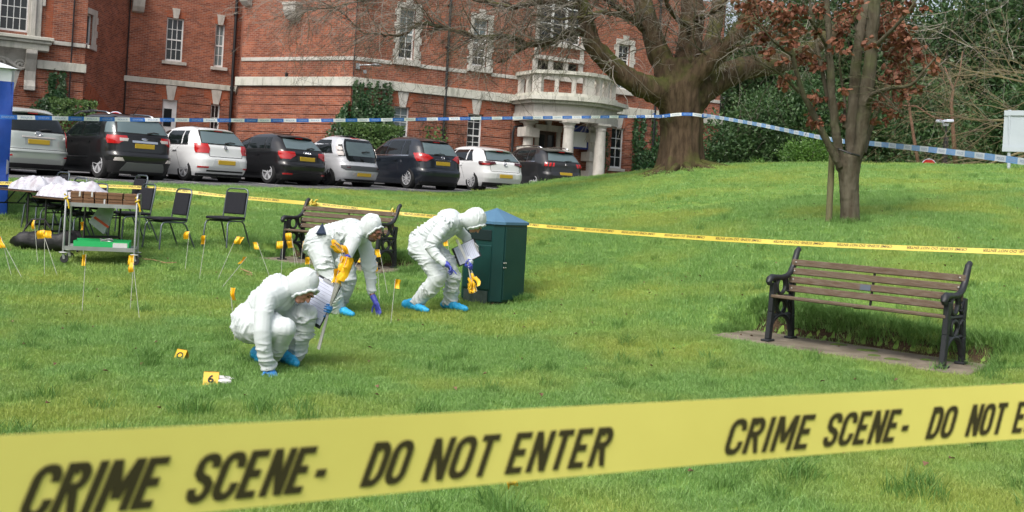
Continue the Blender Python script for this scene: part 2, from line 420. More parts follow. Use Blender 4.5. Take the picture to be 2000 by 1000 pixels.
# ------------------------------------------------------------------ brick building
def brick_mat(name, c1, c2, mortar, stain=.5):
    m = bpy.data.materials.new(name); m.use_nodes = True; MATS[name] = m
    nt = m.node_tree; b = nt.nodes['Principled BSDF']; uv = nd(nt, 'UVMap')
    br = nd(nt, 'TexBrick', Scale=1.0); br.inputs['Color1'].default_value = c4(c1); br.inputs['Color2'].default_value = c4(c2); br.inputs['Mortar'].default_value = c4(mortar)
    br.inputs['Mortar Size'].default_value = .008; br.inputs['Brick Width'].default_value = .225; br.inputs['Row Height'].default_value = .075; br.inputs['Bias'].default_value = -.1
    nt.links.new(uv.outputs[0], br.inputs['Vector'])
    tx = nd(nt, 'TexNoise', Scale=1.1, Detail=8.0, Roughness=.65); nt.links.new(uv.outputs[0], tx.inputs['Vector'])
    rp = nd(nt, 'MapRange'); rp.inputs[1].default_value = .3; rp.inputs[2].default_value = .72; rp.inputs[3].default_value = .62; rp.inputs[4].default_value = 1.18; nt.links.new(tx.outputs['Fac'], rp.inputs[0])
    mm = nd(nt, 'Mix', data_type='RGBA', blend_type='MULTIPLY'); mm.inputs[0].default_value = 1
    nt.links.new(br.outputs['Color'], mm.inputs[6]); nt.links.new(rp.outputs[0], mm.inputs[7])
    t2 = nd(nt, 'TexNoise', Scale=14.0, Detail=3.0); mp = nd(nt, 'Mapping'); mp.inputs['Scale'].default_value = (.35, 1.3, 1); nt.links.new(uv.outputs[0], mp.inputs[0]); nt.links.new(mp.outputs[0], t2.inputs['Vector'])
    r2 = nd(nt, 'MapRange'); r2.inputs[1].default_value = .58; r2.inputs[2].default_value = .75; r2.inputs[4].default_value = .5; nt.links.new(t2.outputs['Fac'], r2.inputs[0])
    m3 = nd(nt, 'Mix', data_type='RGBA'); m3.inputs[7].default_value = (.40, .29, .25, 1); nt.links.new(mm.outputs[2], m3.inputs[6]); nt.links.new(r2.outputs[0], m3.inputs[0])
    nt.links.new(m3.outputs[2], b.inputs['Base Color']); b.inputs['Roughness'].default_value = .88; b.inputs['Specular IOR Level'].default_value = .2
    bp = nd(nt, 'Bump', Strength=.5, Distance=.01, invert=True); nt.links.new(br.outputs['Fac'], bp.inputs['Height']); nt.links.new(bp.outputs[0], b.inputs['Normal'])
    return m
m_brick = brick_mat('brick', (.35, .112, .058), (.165, .05, .034), (.33, .21, .16))
m_brick2 = brick_mat('brick_rubbed', (.37, .105, .05), (.30, .082, .042), (.30, .14, .09))
def stone_mat(name, c1, c2, dark, k):
    m = M(name, c1, .85, col2=c2, ns=3, bump=.25, bs=25, spec=.25)
    nt = m.node_tree; b = nt.nodes['Principled BSDF']; src = b.inputs['Base Color'].links[0].from_socket
    tc = nd(nt, 'TexCoord'); mp = nd(nt, 'Mapping'); mp.inputs['Scale'].default_value = (2.6, 2.6, .5); nt.links.new(tc.outputs['Object'], mp.inputs[0])
    tx = nd(nt, 'TexNoise', Scale=1.5, Detail=7.0, Roughness=.7); nt.links.new(mp.outputs[0], tx.inputs['Vector'])
    rp = nd(nt, 'MapRange'); rp.inputs[1].default_value = .5; rp.inputs[2].default_value = .75; rp.inputs[4].default_value = k; nt.links.new(tx.outputs['Fac'], rp.inputs[0])
    mx = nd(nt, 'Mix', data_type='RGBA'); mx.inputs[7].default_value = c4(dark); nt.links.new(src, mx.inputs[6]); nt.links.new(rp.outputs[0], mx.inputs[0]); nt.links.new(mx.outputs[2], b.inputs['Base Color'])
    return m
m_stone = stone_mat('portland_stone', (.52, .50, .455), (.42, .40, .36), (.19, .18, .15), .65)
m_band = stone_mat('weathered_stone', (.55, .54, .48), (.47, .47, .40), (.10, .11, .09), .75)
m_sash = M('sash_paint', (.74, .75, .74), .45, col2=(.62, .63, .62), ns=6)
m_glass = M('window_glass', (.015, .018, .02), .06, spec=.6, rough2=.12, ns=2)
m_blind = M('window_blind', (.20, .25, .25), .12, col2=(.12, .16, .17), ns=1.5, spec=.6)
m_iron = M('black_downpipe', (.012, .012, .014), .45)
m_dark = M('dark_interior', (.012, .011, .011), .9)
class Seg:
    def __init__(s, A, B):
        s.A = Vector((A[0], A[1], 0)); d = Vector((B[0] - A[0], B[1] - A[1], 0)); s.L = d.length; s.d = d / s.L; s.n = Vector((s.d.y, -s.d.x, 0))
    def p(s, a, z, o=0): return s.A + s.d * a + s.n * o + Vector((0, 0, z))
def fbox(mb, S, s0, s1, z0, z1, o0, o1):
    P = [S.p(a, z, o) for o in (o0, o1) for z in (z0, z1) for a in (s0, s1)]
    fs = [(4, 5, 7, 6), (1, 0, 2, 3), (0, 4, 6, 2), (5, 1, 3, 7), (6, 7, 3, 2), (0, 1, 5, 4)]
    q = [(a, z, o) for o in (o0, o1) for z in (z0, z1) for a in (s0, s1)]
    uv = []
    for i, f in enumerate(fs):
        uv.append([((q[k][0], q[k][1]) if i < 2 else (q[k][2] + s0, q[k][1]) if i < 4 else (q[k][0], q[k][2])) for k in f])
    mb.add(P, fs, uv); return mb
def fpoly(mb, S, poly, o0, o1):
    n = len(poly); P = [S.p(a, z, o) for o in (o0, o1) for (a, z) in poly]
    fs = [tuple(range(n, 2 * n)), tuple(range(n - 1, -1, -1))] + [(i, (i + 1) % n, n + (i + 1) % n, n + i) for i in range(n)]
    uv = [list(poly), list(poly)[::-1]] + [[(poly[i][0], poly[i][1]), (poly[(i + 1) % n][0], poly[(i + 1) % n][1]), (poly[(i + 1) % n][0] + .05, poly[(i + 1) % n][1]), (poly[i][0] + .05, poly[i][1])] for i in range(n)]
    mb.add(P, fs, uv); return mb
def fwall(mb, S, s0, s1, z0, z1, holes, depth=.16):
    """front face with rectangular openings and their reveals"""
    ss = sorted(set([s0, s1] + [h[i] for h in holes for i in (0, 1)])); zs = sorted(set([z0, z1] + [h[i] for h in holes for i in (2, 3)]))
    for i in range(len(ss) - 1):
        for j in range(len(zs) - 1):
            a, b, c, d = ss[i], ss[i + 1], zs[j], zs[j + 1]
            if any(h[0] <= a + 1e-6 and h[1] >= b - 1e-6 and h[2] <= c + 1e-6 and h[3] >= d - 1e-6 for h in holes): continue
            mb.add([S.p(a, c), S.p(b, c), S.p(b, d), S.p(a, d)], [(0, 1, 2, 3)], [[(a, c), (b, c), (b, d), (a, d)]])
    for (a, b, c, d) in holes:
        for (p, q) in (((a, c), (b, c)), ((b, c), (b, d)), ((b, d), (a, d)), ((a, d), (a, c))):
            mb.add([S.p(*p), S.p(*q), S.p(*q, -depth), S.p(*p, -depth)], [(0, 1, 2, 3)], [[(p[0], p[1]), (q[0], q[1]), (q[0] + depth * (q[0] == p[0]), q[1] + depth * (q[1] == p[1])), (p[0] + depth * (q[0] == p[0]), p[1] + depth * (q[1] == p[1]))]])
bA, bR, bB, bC0, bC1, bL1, bL0 = (-6.48, 40.0), (9.66, 48.8), (-11.55, 42.6), (-17.34, 45.2), (-12.97, 47.5), (-17.39, 41.0), (-22.7, 38.1)
SW, SC, SR, SLB, SRT = Seg(bA, bR), Seg(bB, bA), Seg(bC0, bC1), Seg(bL0, bL1), Seg(bL1, bC0)
SCR = Seg(bC1, bB); SRE = Seg(bR, (4.9, 57.6))
Z0, ZT = 1.7, 11.2
bld = thing('brick_building', 'red brick Edwardian building with stone bands and sash windows behind the cars', 'building', (-6.48, 40.0, 1.9))
def part(mb, name, mat, par=None, **k): return mb.build(name, mat, par or bld, world=True, **k)
def window(S, s0, s1, z0, z1, cols, rows, o=-.12, blind=None, dark_rows=()):
    """sash window: frame with meeting rail, glazing bars, one pane object per light"""
    f = .055; mb = MB()
    fbox(mb, S, s0, s0 + f, z0, z1, o - .05, o + .04); fbox(mb, S, s1 - f, s1, z0, z1, o - .05, o + .04)
    fbox(mb, S, s0 + f, s1 - f, z0, z0 + .09, o - .05, o + .035); fbox(mb, S, s0 + f, s1 - f, z1 - f, z1, o - .05, o + .035)
    zm = (z0 + z1) / 2; mid = rows % 2 == 0
    if mid: fbox(mb, S, s0 + f, s1 - f, zm - .028, zm + .028, o - .045, o + .03)
    w = part(mb, 'window', m_sash)
    gb = MB(); ws = (s1 - s0 - 2 * f) / cols; zz0, zz1 = z0 + .09, z1 - f
    for i in range(1, cols): fbox(gb, S, s0 + f + ws * i - .012, s0 + f + ws * i + .012, zz0, zz1, o - .03, o + .018)
    hs_ = (zz1 - zz0) / rows
    for j in range(1, rows):
        if mid and j == rows // 2: continue
        if cols == 1:
            g1 = MB(); fbox(g1, S, s0 + f, s1 - f, zz0 + hs_ * j - .02, zz0 + hs_ * j + .02, o - .028, o + .016); part(g1, 'glazing_bar', m_sash, w); continue
        fbox(gb, S, s0 + f, s1 - f, zz0 + hs_ * j - .012, zz0 + hs_ * j + .012, o - .028, o + .016)
    if gb.v: part(gb, 'glazing_bars', m_sash, w)
    for i in range(cols):
        for j in range(rows):
            pb = MB(); fbox(pb, S, s0 + f + ws * i + .002, s0 + f + ws * (i + 1) - .002, zz0 + hs_ * j + .002, zz0 + hs_ * (j + 1) - .002, o - .02, o - .012 + random.uniform(0, .006))
            part(pb, 'pane', m_blind if (blind and j in blind) else m_glass, w)
    return w
def surround(S, s0, s1, z0, z1, w, quoin=True):
    """stone architrave round an upper window, with blocks standing out at the sides and a stepped head"""
    mb = MB()
    fbox(mb, S, s0 - w, s0, z0, z1, .0, .07); fbox(mb, S, s1, s1 + w * 1.5, z0, z1, 0, .07)
    fbox(mb, S, s0 - w, s1 + w * 1.5, z1, z1 + .22, 0, .09)
    fbox(mb, S, s0 - w - .06, s1 + w * 1.5 + .06, z0 - .24, z0, 0, .13)
    k = 0; z = z0 + .1
    while quoin and z < z1 - .25:
        if k % 2 == 0: fbox(mb, S, s0 - w - .08, s0 - w, z, z + .26, 0, .06); fbox(mb, S, s1 + w * 1.5, s1 + w * 1.5 + .08, z, z + .26, 0, .06)
        k += 1; z += .27
    part(mb, 'stone_surround', m_stone, bevel=.008)
    mb = MB(); c = (s0 + s1) / 2
    fpoly(mb, S, [(c - .10, z1 - .02), (c + .10, z1 - .02), (c + .16, z1 + .40), (c - .16, z1 + .40)], .09, .14); part(mb, 'keystone', m_stone)
def arch_head(S, s0, s1, z1, zb=5.42):
    """flat gauged brick arch with stepped shoulders and a stone keystone under the band"""
    c = (s0 + s1) / 2; h = (s1 - s0) / 2
    for sg in (-1, 1):
        mb = MB(); poly = [(c + sg * .13, z1), (c + sg * (h + .0), z1), (c + sg * (h + .14), z1 + .24), (c + sg * (h + .34), z1 + .24), (c + sg * (h + .34), zb), (c + sg * .24, zb)]
        if sg < 0: poly = poly[::-1]
        fpoly(mb, S, poly, .0, .062); part(mb, 'brick_arch', m_brick2)
    mb = MB(); fpoly(mb, S, [(c - .125, z1 - .03), (c + .125, z1 - .03), (c + .235, zb), (c - .235, zb)], .0, .10); part(mb, 'keystone', m_stone, bevel=.006)
def rustic(S, s0, s1, gaps, zlo=1.8, ztop=5.42, step=.375):
    """raised courses of brick, one part per course and stretch, with the joints left back"""
    z = ztop
    while z - step > zlo:
        a = z - step + .035; b = z; runs = [(s0, s1)]
        for (g0, g1, gl, gh) in gaps:
            if gl < b - .02 and gh > a + .02:
                nr = []
                for (r0, r1) in runs:
                    if g1 <= r0 or g0 >= r1: nr.append((r0, r1)); continue
                    if g0 > r0: nr.append((r0, g0))
                    if g1 < r1: nr.append((g1, r1))
                runs = nr
        for (r0, r1) in runs:
            if r1 - r0 > .05: mb = MB(); fbox(mb, S, r0, r1, a, b, 0, .045); part(mb, 'rusticated_course', m_brick)
        z -= step
def string(S, s0, s1, z0, z1, o, name, mat, n=1, bev=.012):
    for i in range(n):
        mb = MB(); a = s0 + (s1 - s0) * i / n; b = s0 + (s1 - s0) * (i + 1) / n
        fbox(mb, S, a + (.003 if i else 0), b - (.003 if i < n - 1 else 0), z0, z1, -.02, o); part(mb, name, mat, bevel=bev)
def downpipe(S, s, z0, z1, o=.12, r=.055):
    mb = MB(); mb.tube([S.p(s, z0, o), S.p(s, z1, o)], r, 10)
    for z in np.arange(z0 + .4, z1, 1.7): mb.tube([S.p(s, z, o), S.p(s, z + .09, o)], r * 1.35, 10); fbox(mb, S, s - .09, s + .09, z + .02, z + .07, 0, o)
    part(mb, 'downpipe', m_iron, smooth=40)

# --- right wing
gw = [(1.82, 2.46), (5.10, 5.76), (12.27, 12.93)]
GZ0, GZ1 = 3.02, 4.84
holes = [(a, b, GZ0, GZ1) for a, b in gw] + [(1.84, 2.50, 6.74, 8.78), (5.12, 5.78, 6.82, 8.78), (12.38, 13.0, 6.58, 8.6), (8.24, 10.36, 8.24, 10.6), (8.24, 10.3, 6.9, 7.45), (8.5, 9.4, 1.75, 4.40)]
wall = MB(); fwall(wall, SW, 0, SW.L, Z0, ZT, holes); part(wall, 'wall', m_brick, fix=False)
for i, (a, b) in enumerate(gw):
    window(SW, a, b, GZ0, GZ1, 2, 6 if i < 2 else 4, blind=(3, 4, 5) if i == 0 else None); arch_head(SW, a, b, GZ1)
    mb = MB(); fbox(mb, SW, a - .12, b + .12, GZ0 - .13, GZ0, -.14, .1); part(mb, 'window_sill', m_stone, bevel=.01)
for (a, b, c, d, bl) in ((1.84, 2.50, 6.74, 8.78, (2, 3, 4, 5)), (5.12, 5.78, 6.82, 8.78, (3, 4, 5)), (12.38, 13.0, 6.58, 8.6, (0, 1, 2))):
    window(SW, a, b, c, d, 2, 6, blind=bl); surround(SW, a, b, c, d, .15)
for i in range(3): window(SW, 8.24 + .7067 * i, 8.24 + .7067 * (i + 1), 8.24, 10.6, 1, 3)
mb = MB()
for a in (8.06, 10.36): fbox(mb, SW, a, a + .18, 7.5, 10.8, 0, .08)
fbox(mb, SW, 8.06, 10.54, 8.06, 8.24, 0.08, .15); fbox(mb, SW, 8.06, 10.54, 7.46, 7.62, .08, .16); fbox(mb, SW, 7.98, 10.62, 6.62, 6.9, 0, .1)
for i in range(4): a = 8.0 + i * .77; fbox(mb, SW, a, a + .24, 6.9, 7.46, 0.0, .06)
part(mb, 'stone_surround', m_stone, bevel=.01)
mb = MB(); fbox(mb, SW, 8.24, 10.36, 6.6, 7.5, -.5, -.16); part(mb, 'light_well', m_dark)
g_all = [(a - .02, b + .02, 1.7, GZ1) for a, b in gw] + [(a - .34, b + .34, GZ1 + .24, 5.5) for a, b in gw] + [(a, b, GZ1, GZ1 + .25) for a, b in gw] + [(7.1, 11.4, 1.7, 5.5)]
rustic(SW, 0, SW.L, g_all)
string(SW, -.05, SW.L + .1, 5.44, 5.80, .16, 'stone_band', m_band, 9); 
for a, b in ((0, 1.6), (2.78, 4.9), (6.06, 7.6), (11.0, 12.15), (13.3, SW.L)): string(SW, a, b, 6.47, 6.62, .04, 'string_course', m_stone)
downpipe(SW, 3.97, 1.9, 11); downpipe(SW, 14.5, 1.9, 11)
mb = MB(); mb.tube([SW.p(.03, z, .05) for z in (2, 5.4)], .02, 6); mb.tube([SW.p(.0, z, .06) for z in (5.85, 11)], .02, 6); mb.tube([SW.p(SW.L - .06, z, .07) for z in (2, 5.4, 11)], .018, 6); part(mb, 'cable', m_iron)
# --- canted corner
wall = MB(); fwall(wall, SC, 0, SC.L, Z0, ZT, []); part(wall, 'wall', m_brick, fix=False)
for S_ in (SCR, SRE): wall = MB(); fwall(wall, S_, 0, S_.L, Z0, ZT, []); part(wall, 'wall', m_brick, fix=False)
rustic(SC, 0, SC.L, []); string(SC, -.16, SC.L + .08, 5.44, 5.80, .16, 'stone_band', m_band, 4); string(SC, 0, SC.L + .02, 6.47, 6.62, .04, 'string_course', m_stone, 2)
rustic(SRE, 0, 4, []); string(SRE, -.1, 4, 5.44, 5.80, .16, 'stone_band', m_band); string(SRE, 0, 4, 6.47, 6.62, .04, 'string_course', m_stone)
rustic(SCR, 0, SCR.L, []); string(SCR, 0, SCR.L - .2, 5.5, 5.78, .12, 'stone_band', m_band)
def corbel(S, s, z0, z1, w, o):
    mb = MB(); prof = [(0, z0), (o * .45, z0 + .04), (o * .8, z0 + (z1 - z0) * .3), (o, z0 + (z1 - z0) * .62), (o, z1), (0, z1)]
    n = len(prof); P = [S.p(s + a, z, q) for a in (-w / 2, w / 2) for (q, z) in prof]
    mb.add(P, [tuple(range(n)), tuple(range(2 * n - 1, n - 1, -1))] + [(i, (i + 1) % n, n + (i + 1) % n, n + i) for i in range(n)])
    fbox(mb, S, s - w / 2 - .04, s + w / 2 + .04, z1, z1 + .12, 0, o + .05); part(mb, 'corbel', m_stone, bevel=.012)
corbel(SC, 2.7, 8.1, 8.66, .62, .42); corbel(SC, .2, 8.74, 9.3, .4, .4)
mb = MB(); fbox(mb, SC, 2.42, 2.5, 5.8, 5.98, .0, .1); part(mb, 'vent_pipe', m_iron)
mb = MB()
for s in np.arange(6.9, 10.6, .35): pass
corbel(SW, .2, 8.9, 9.4, .7, .4)
# --- recessed wall
rh = [(1.63, 2.36, 6.69, 8.64), (3.77, 4.19, 6.65, 8.62), (1.64, 2.28, 1.9, 4.97), (3.76, 4.17, 2.6, 4.92)]
wall = MB(); fwall(wall, SR, 0, SR.L, Z0, ZT, rh); part(wall, 'wall', m_brick, fix=False)
window(SR, 1.63, 2.36, 6.69, 8.64, 3, 4); window(SR, 3.77, 4.19, 6.65, 8.62, 2, 4, blind=(0, 1, 2, 3)); window(SR, 3.76, 4.17, 2.6, 4.92, 2, 4)
for (a, b, z) in ((1.63, 2.36, 6.69), (3.77, 4.19, 6.65)):
    mb = MB(); fbox(mb, SR, a - .13, b + .2, z - .15, z - .003, -.1, .1); part(mb, 'window_sill', m_stone, bevel=.01)
    c = (a + b) / 2; mb = MB(); fpoly(mb, SR, [(c - .1, z + 1.93), (c + .1, z + 1.93), (c + .17, z + 2.38), (c - .17, z + 2.38)], 0, .08); part(mb, 'keystone', m_stone)
    for sg in (-1, 1):
        mb = MB(); h = (b - a) / 2; poly = [(c + sg * .13, z + 1.96), (c + sg * h, z + 1.96), (c + sg * (h + .12), z + 2.24), (c + sg * .15, z + 2.26)]
        fpoly(mb, SR, poly if sg > 0 else poly[::-1], 0, .012); part(mb, 'brick_arch', m_brick2)
for (a, b) in ((1.64, 2.28), (3.76, 4.17)): arch_head(SR, a, b, 4.95, 5.58)
d_ = MB(); fbox(d_, SR, 1.66, 2.26, 1.9, 4.95, -.14, -.08); pd = part(d_, 'door', m_sash)
d_ = MB(); fbox(d_, SR, 1.72, 2.06, 3.75, 4.55, -.08, -.065); part(d_, 'pane', m_glass, pd)
rustic(SR, 0, SR.L, [(1.62, 2.30, 1.7, 4.95), (3.74, 4.19, 1.7, 4.95), (1.3, 2.62, 5.19, 5.7), (3.42, 4.51, 5.19, 5.7), (1.64, 2.28, 4.9, 5.2), (3.76, 4.17, 4.9, 5.2)], ztop=5.58)
string(SR, -.1, SR.L, 5.60, 5.84, .12, 'stone_band', m_band, 3); downpipe(SR, 4.63, 1.9, 11, .14, .07); corbel(SR, .36, 8.66, 9.5, .5, .4)
mb = MB(); mb.tube([SR.p(.03, z, .06) for z in (2, 11)], .03, 6); part(mb, 'cable', m_iron)
# --- return wall with the ramped arch
wall = MB(); fwall(wall, SRT, 0, SRT.L, Z0, ZT, [(.02, .52, 6.6, 7.85)]); part(wall, 'wall', m_brick, fix=False)
window(SRT, .02, .52, 6.6, 7.85, 1, 1); mb = MB()
fbox(mb, SRT, .52, .86, 6.45, 8.0, 0, .05); fbox(mb, SRT, 0, .86, 7.85, 8.08, 0, .06)
for z in (6.45, 7.0, 7.55): fbox(mb, SRT, .86, .98, z, z + .27, 0, .05)
fbox(mb, SRT, .0, .6, 6.45, 6.58, .05, .16); part(mb, 'stone_surround', m_stone)
for i in range(9):          # voussoirs of the ramped arch
    t = i / 9.0; s0 = .1 + 3.7 * t; z0 = 4.5 - 1.35 * t - .35 * t * t; mb = MB()
    fpoly(mb, SRT, [(s0, z0), (s0 + .36, z0 - .17), (s0 + .62, z0 + .52), (s0 + .28, z0 + .66)], 0, .03 + .02 * (i % 2)); part(mb, 'voussoir', m_brick2)
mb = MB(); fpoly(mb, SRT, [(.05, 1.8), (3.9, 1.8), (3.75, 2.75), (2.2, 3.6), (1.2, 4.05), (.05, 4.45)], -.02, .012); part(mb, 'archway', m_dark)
# --- left pavilion
wall = MB(); fwall(wall, SLB, 0, SLB.L, Z0, ZT, [(1.9, 3.92, 6.8, 9.6)]); part(wall, 'wall', m_brick, fix=False)
for i in range(2): window(SLB, 1.9 + 1.01 * i, 2.91 + 1.01 * i, 6.8, 9.6, 4, 6)
mb = MB(); fbox(mb, SLB, 3.92, 4.4, 6.6, 10, 0, .12); fbox(mb, SLB, 4.4, 4.52, 7.9, 10, 0, .1); fbox(mb, SLB, 1.4, 1.9, 6.6, 10, 0, .12); fbox(mb, SLB, 4.0, 4.2, 6.62, 10, .12, .22); part(mb, 'stone_surround', m_stone, bevel=.02)
mb = MB(); fbox(mb, SLB, 4.56, 4.8, 6.6, ZT, -.02, .012); part(mb, 'recessed_strip', m_brick2)
mb = MB(); fbox(mb, SLB, 4.8, SLB.L + .0, 6.62, ZT, 0, .10); part(mb, 'brick_pier', m_brick)
mb = MB(); fbox(mb, SLB, 1.0, 4.85, 6.48, 6.62, 0, .75); fbox(mb, SLB, 1.1, 4.78, 6.36, 6.48, 0, .66); fbox(mb, SLB, 1.1, 4.7, 6.1, 6.36, 0, .55); part(mb, 'balcony', m_band, bevel=.02)
mb = MB(); mb.grid([[SLB.p(1.1 + 2.9 * j / 8, 6.1 - .7 * (i / 6) ** 1.2, .55 - .5 * math.sin(i / 6 * 1.57)) for j in range(9)] for i in range(7)]); part(mb, 'balcony_soffit', m_stone, smooth=40)
mb = MB(); br_prof = [(.02, 4.55), (.3, 4.55), (.3, 4.72), (.16, 4.95), (.2, 5.3), (.42, 5.75), (.62, 5.95), (.62, 6.1), (.02, 6.1)]
n = len(br_prof); P = [SLB.p(a, z, o) for a in (3.9, 4.3) for (o, z) in br_prof]
mb.add(P, [tuple(range(n)), tuple(range(2 * n - 1, n - 1, -1))] + [(i, (i + 1) % n, n + (i + 1) % n, n + i) for i in range(n)]); part(mb, 'scroll_bracket', m_stone, bevel=.02)
mb = MB()
for (c_s, c_z, r0, tw) in ((3.05, 5.55, .28, 1), (3.75, 5.5, .22, -1)):
    mb.tube([SLB.p(c_s + tw * r0 * (1 - k / 26) * math.cos(k * .45), c_z + r0 * (1 - k / 26) * math.sin(k * .45), .12) for k in range(24)], .06, 8)
mb.tube([SLB.p(2.6 + i * .12, 5.55 + .2 * math.sin(i * .45), .12) for i in range(11)], .08, 8); part(mb, 'carved_scroll', m_stone, smooth=60)
mb = MB(); fpoly(mb, SLB, [(2.6, 4.4), (3.55, 4.4), (3.75, 5.3), (2.4, 5.3)], 0, .05); part(mb, 'keystone', m_stone)
string(SLB, 4.32, SLB.L + .06, 5.44, 5.78, .2, 'stone_band', m_band); string(SLB, 4.86, SLB.L + .005, 6.44, 6.6, .115, 'string_course', m_stone)
rustic(SLB, 3.55, SLB.L, []); mb = MB(); mb.tube([SLB.p(5.54, z, .16) for z in (2, 11)], .03, 6); part(mb, 'cable', m_iron)
# --- flood lamp on the wing
m_lampgrey = M('galvanised', (.36, .38, .40), .45, metal=.6)
lamp = thing('wall_lamp', 'grey floodlight arm on the brick wall above the ivy', 'lamp', SW.p(.18, 6.2, .1))
mb = MB(); fbox(mb, SW, .1, .24, 6.13, 6.35, .0, .12); mb.tube([SW.p(.2, 6.28, .1), SW.p(.4, 6.3, .3), SW.p(.62, 6.3, .5)], .03, 8); mb.build('bracket', m_lampgrey, lamp, world=True)
mb = MB(); mb.ball(SW.p(.72, 6.3, .62), (.22, .22, .05), 12, 6); mb.build('lamp_head', m_lampgrey, lamp, smooth=0, world=True)
mb = MB(); fbox(mb, SW, .36, .46, 5.98, 6.1, .16, .28); mb.build('sensor', m_lampgrey, lamp, world=True)
# --- portico
PS, PO = 9.32, 0.0
def el(t, hw, pr):
    """plan of the porch: straight flanks, then a shallow bow; t from pi (left) to 0 (right)"""
    f = 1 - t / math.pi
    if f < .2: return (PS - hw, pr * .62 * f / .2)
    if f > .8: return (PS + hw, pr * .62 * (1 - f) / .2)
    x = -1 + 2 * (f - .2) / .6; return (PS + hw * x, pr * (.62 + .38 * (1 - abs(x) ** 1.7)))
por = thing('entrance_portico', 'bowed stone entrance portico with columns and balustrade', 'portico', SW.p(PS, 1.95, 1.0))
def ppart(mb, name, mat, par=None, **k): return mb.build(name, mat, par or por, world=True, **k)
def bow(mb, hw, pr, z0, z1, hw2, pr2, n=40):
    outer = [el(math.pi * (1 - i / n), hw, pr) for i in range(n + 1)]; inner = [el(math.pi * (1 - i / n), hw2, pr2) for i in range(n + 1)]
    rows = [[SW.p(a, z, o) for (a, o) in L_] for (L_, z) in ((inner, z0), (outer, z0), (outer, z1), (inner, z1), (inner, z0))]
    mb.grid(rows); return mb
for (hw, pr, z0, z1, nm, mt) in ((2.1, 2.75, 4.72, 5.02, 'architrave', m_stone), (2.05, 2.7, 5.02, 5.4, 'frieze', m_stone), (2.25, 2.95, 5.4, 5.52, 'cornice', m_band), (2.42, 3.15, 5.52, 5.68, 'cornice', m_band)):
    mb = MB(); bow(mb, hw, pr, z0, z1, hw - .5, pr - .5); ppart(mb, nm, mt, smooth=40)
mb = MB(); mb.add([SW.p(*(lambda q: (q[0], 5.66, q[1]))(el(math.pi * i / 40, 2.0, 2.65))) for i in range(41)], [tuple(range(41))]); ppart(mb, 'roof_slab', m_band)
mb = MB(); bow(mb, 2.05, 2.68, 5.68, 5.86, 1.75, 2.4); ppart(mb, 'plinth', m_band, smooth=40)
mb = MB(); bow(mb, 2.1, 2.74, 6.62, 6.76, 1.72, 2.36); ppart(mb, 'coping', m_band, smooth=40)
# arcaded parapet: piers between round-headed openings, a spandrel over each
NB = 10; ts = [math.pi * (1 - i / NB) for i in range(NB + 1)]
for i, t in enumerate(ts):
    w = .22 if i in (0, 2, 5, 8, 10) else .085
    a, o = el(t, 1.86, 2.5); t_ = min(max(t, .02), math.pi - .02); q0, q1 = el(t_ + .02, 1.86, 2.5), el(t_ - .02, 1.86, 2.5); tg = Vector((q1[0] - q0[0], q1[1] - q0[1])).normalized()
    mb = MB()
    P = [SW.p(a + tg.x * i_ * w - tg.y * j_ * .1, z, o + tg.y * i_ * w + tg.x * j_ * .1) for z in (5.86, 6.62) for (i_, j_) in ((-1, -1), (1, -1), (1, 1), (-1, 1))]
    mb.add(P, [(0, 3, 2, 1), (4, 5, 6, 7), (0, 1, 5, 4), (1, 2, 6, 5), (2, 3, 7, 6), (3, 0, 4, 7)]); ppart(mb, 'pier', m_stone)
for i in range(NB):
    t0, t1 = ts[i], ts[i + 1]; rows = []
    for q in (-.09, .09):
        top = []; bot = []
        for k in range(13):
            f = k / 12; t = t0 + (t1 - t0) * f; a, o = el(t, 1.86 + q, 2.5 + q); top.append(SW.p(a, 6.62, o))
            c = abs(f - .5) / .36; bot.append(SW.p(a, 6.34 + (.2 * math.sqrt(max(0, 1 - c * c)) if c < 1 else 0), o))
        rows += [top, bot] if q < 0 else [bot, top]
    mb = MB(); mb.grid(rows + [rows[0]]); ppart(mb, 'arch_spandrel', m_stone)
def column(s, o, zb, zt, r, blocks, nm='column'):
    mb = MB(); T = Matrix.Translation(SW.p(s, 0, o))
    mb.lathe([(r * 1.3, zb), (r * 1.3, zb + .1), (r * 1.12, zb + .16), (r * 1.05, zb + .22), (r * 1.03, zb + (zt - zb) * .4), (r * .88, zt - .3), (r * .98, zt - .28), (r * .98, zt - .22), (r * .9, zt - .2), (r * 1.2, zt - .1), (r * 1.25, zt - .08)], 22, T)
    c = ppart(mb, nm, m_stone, smooth=40)
    mb = MB(); fbox(mb, SW, s - r * 1.3, s + r * 1.3, zt - .08, zt, o - r * 1.3, o + r * 1.3); ppart(mb, 'abacus', m_stone, c)
    if blocks:
        z = zb + .35
        while z < zt - .5:
            mb = MB(); fbox(mb, SW, s - r * 1.55, s + r * 1.55, z, z + .4, o - r * 1.55, o + r * 1.55); ppart(mb, 'block', m_stone, c, bevel=.01); z += .82
for (s, o) in ((PS - .78, 2.42), (PS + .78, 2.42)): column(s, o, 2.05, 4.72, .235, False)
for (s, o) in ((PS - 1.62, .55), (PS + 1.62, .55)): column(s, o, 2.05, 4.72, .225, True)
mb = MB(); bow(mb, 2.4, 3.1, 1.7, 2.05, .1, .1); ppart(mb, 'step', m_band)
mb = MB(); fbox(mb, SW, 8.32, 8.5, 2.0, 4.58, -.1, .08); fbox(mb, SW, 9.4, 9.58, 2.0, 4.58, -.1, .08); fbox(mb, SW, 8.28, 9.62, 4.4, 4.66, 0.0, .12); fpoly(mb, SW, [(8.85, 4.66), (9.05, 4.66), (9.12, 5.0), (8.78, 5.0)], 0, .12); part(mb, 'door_surround', m_stone)
m_door = M('dark_oak', (.05, .025, .015), .4, col2=(.03, .016, .01), ns=6, stretch=(6, 6, .6))
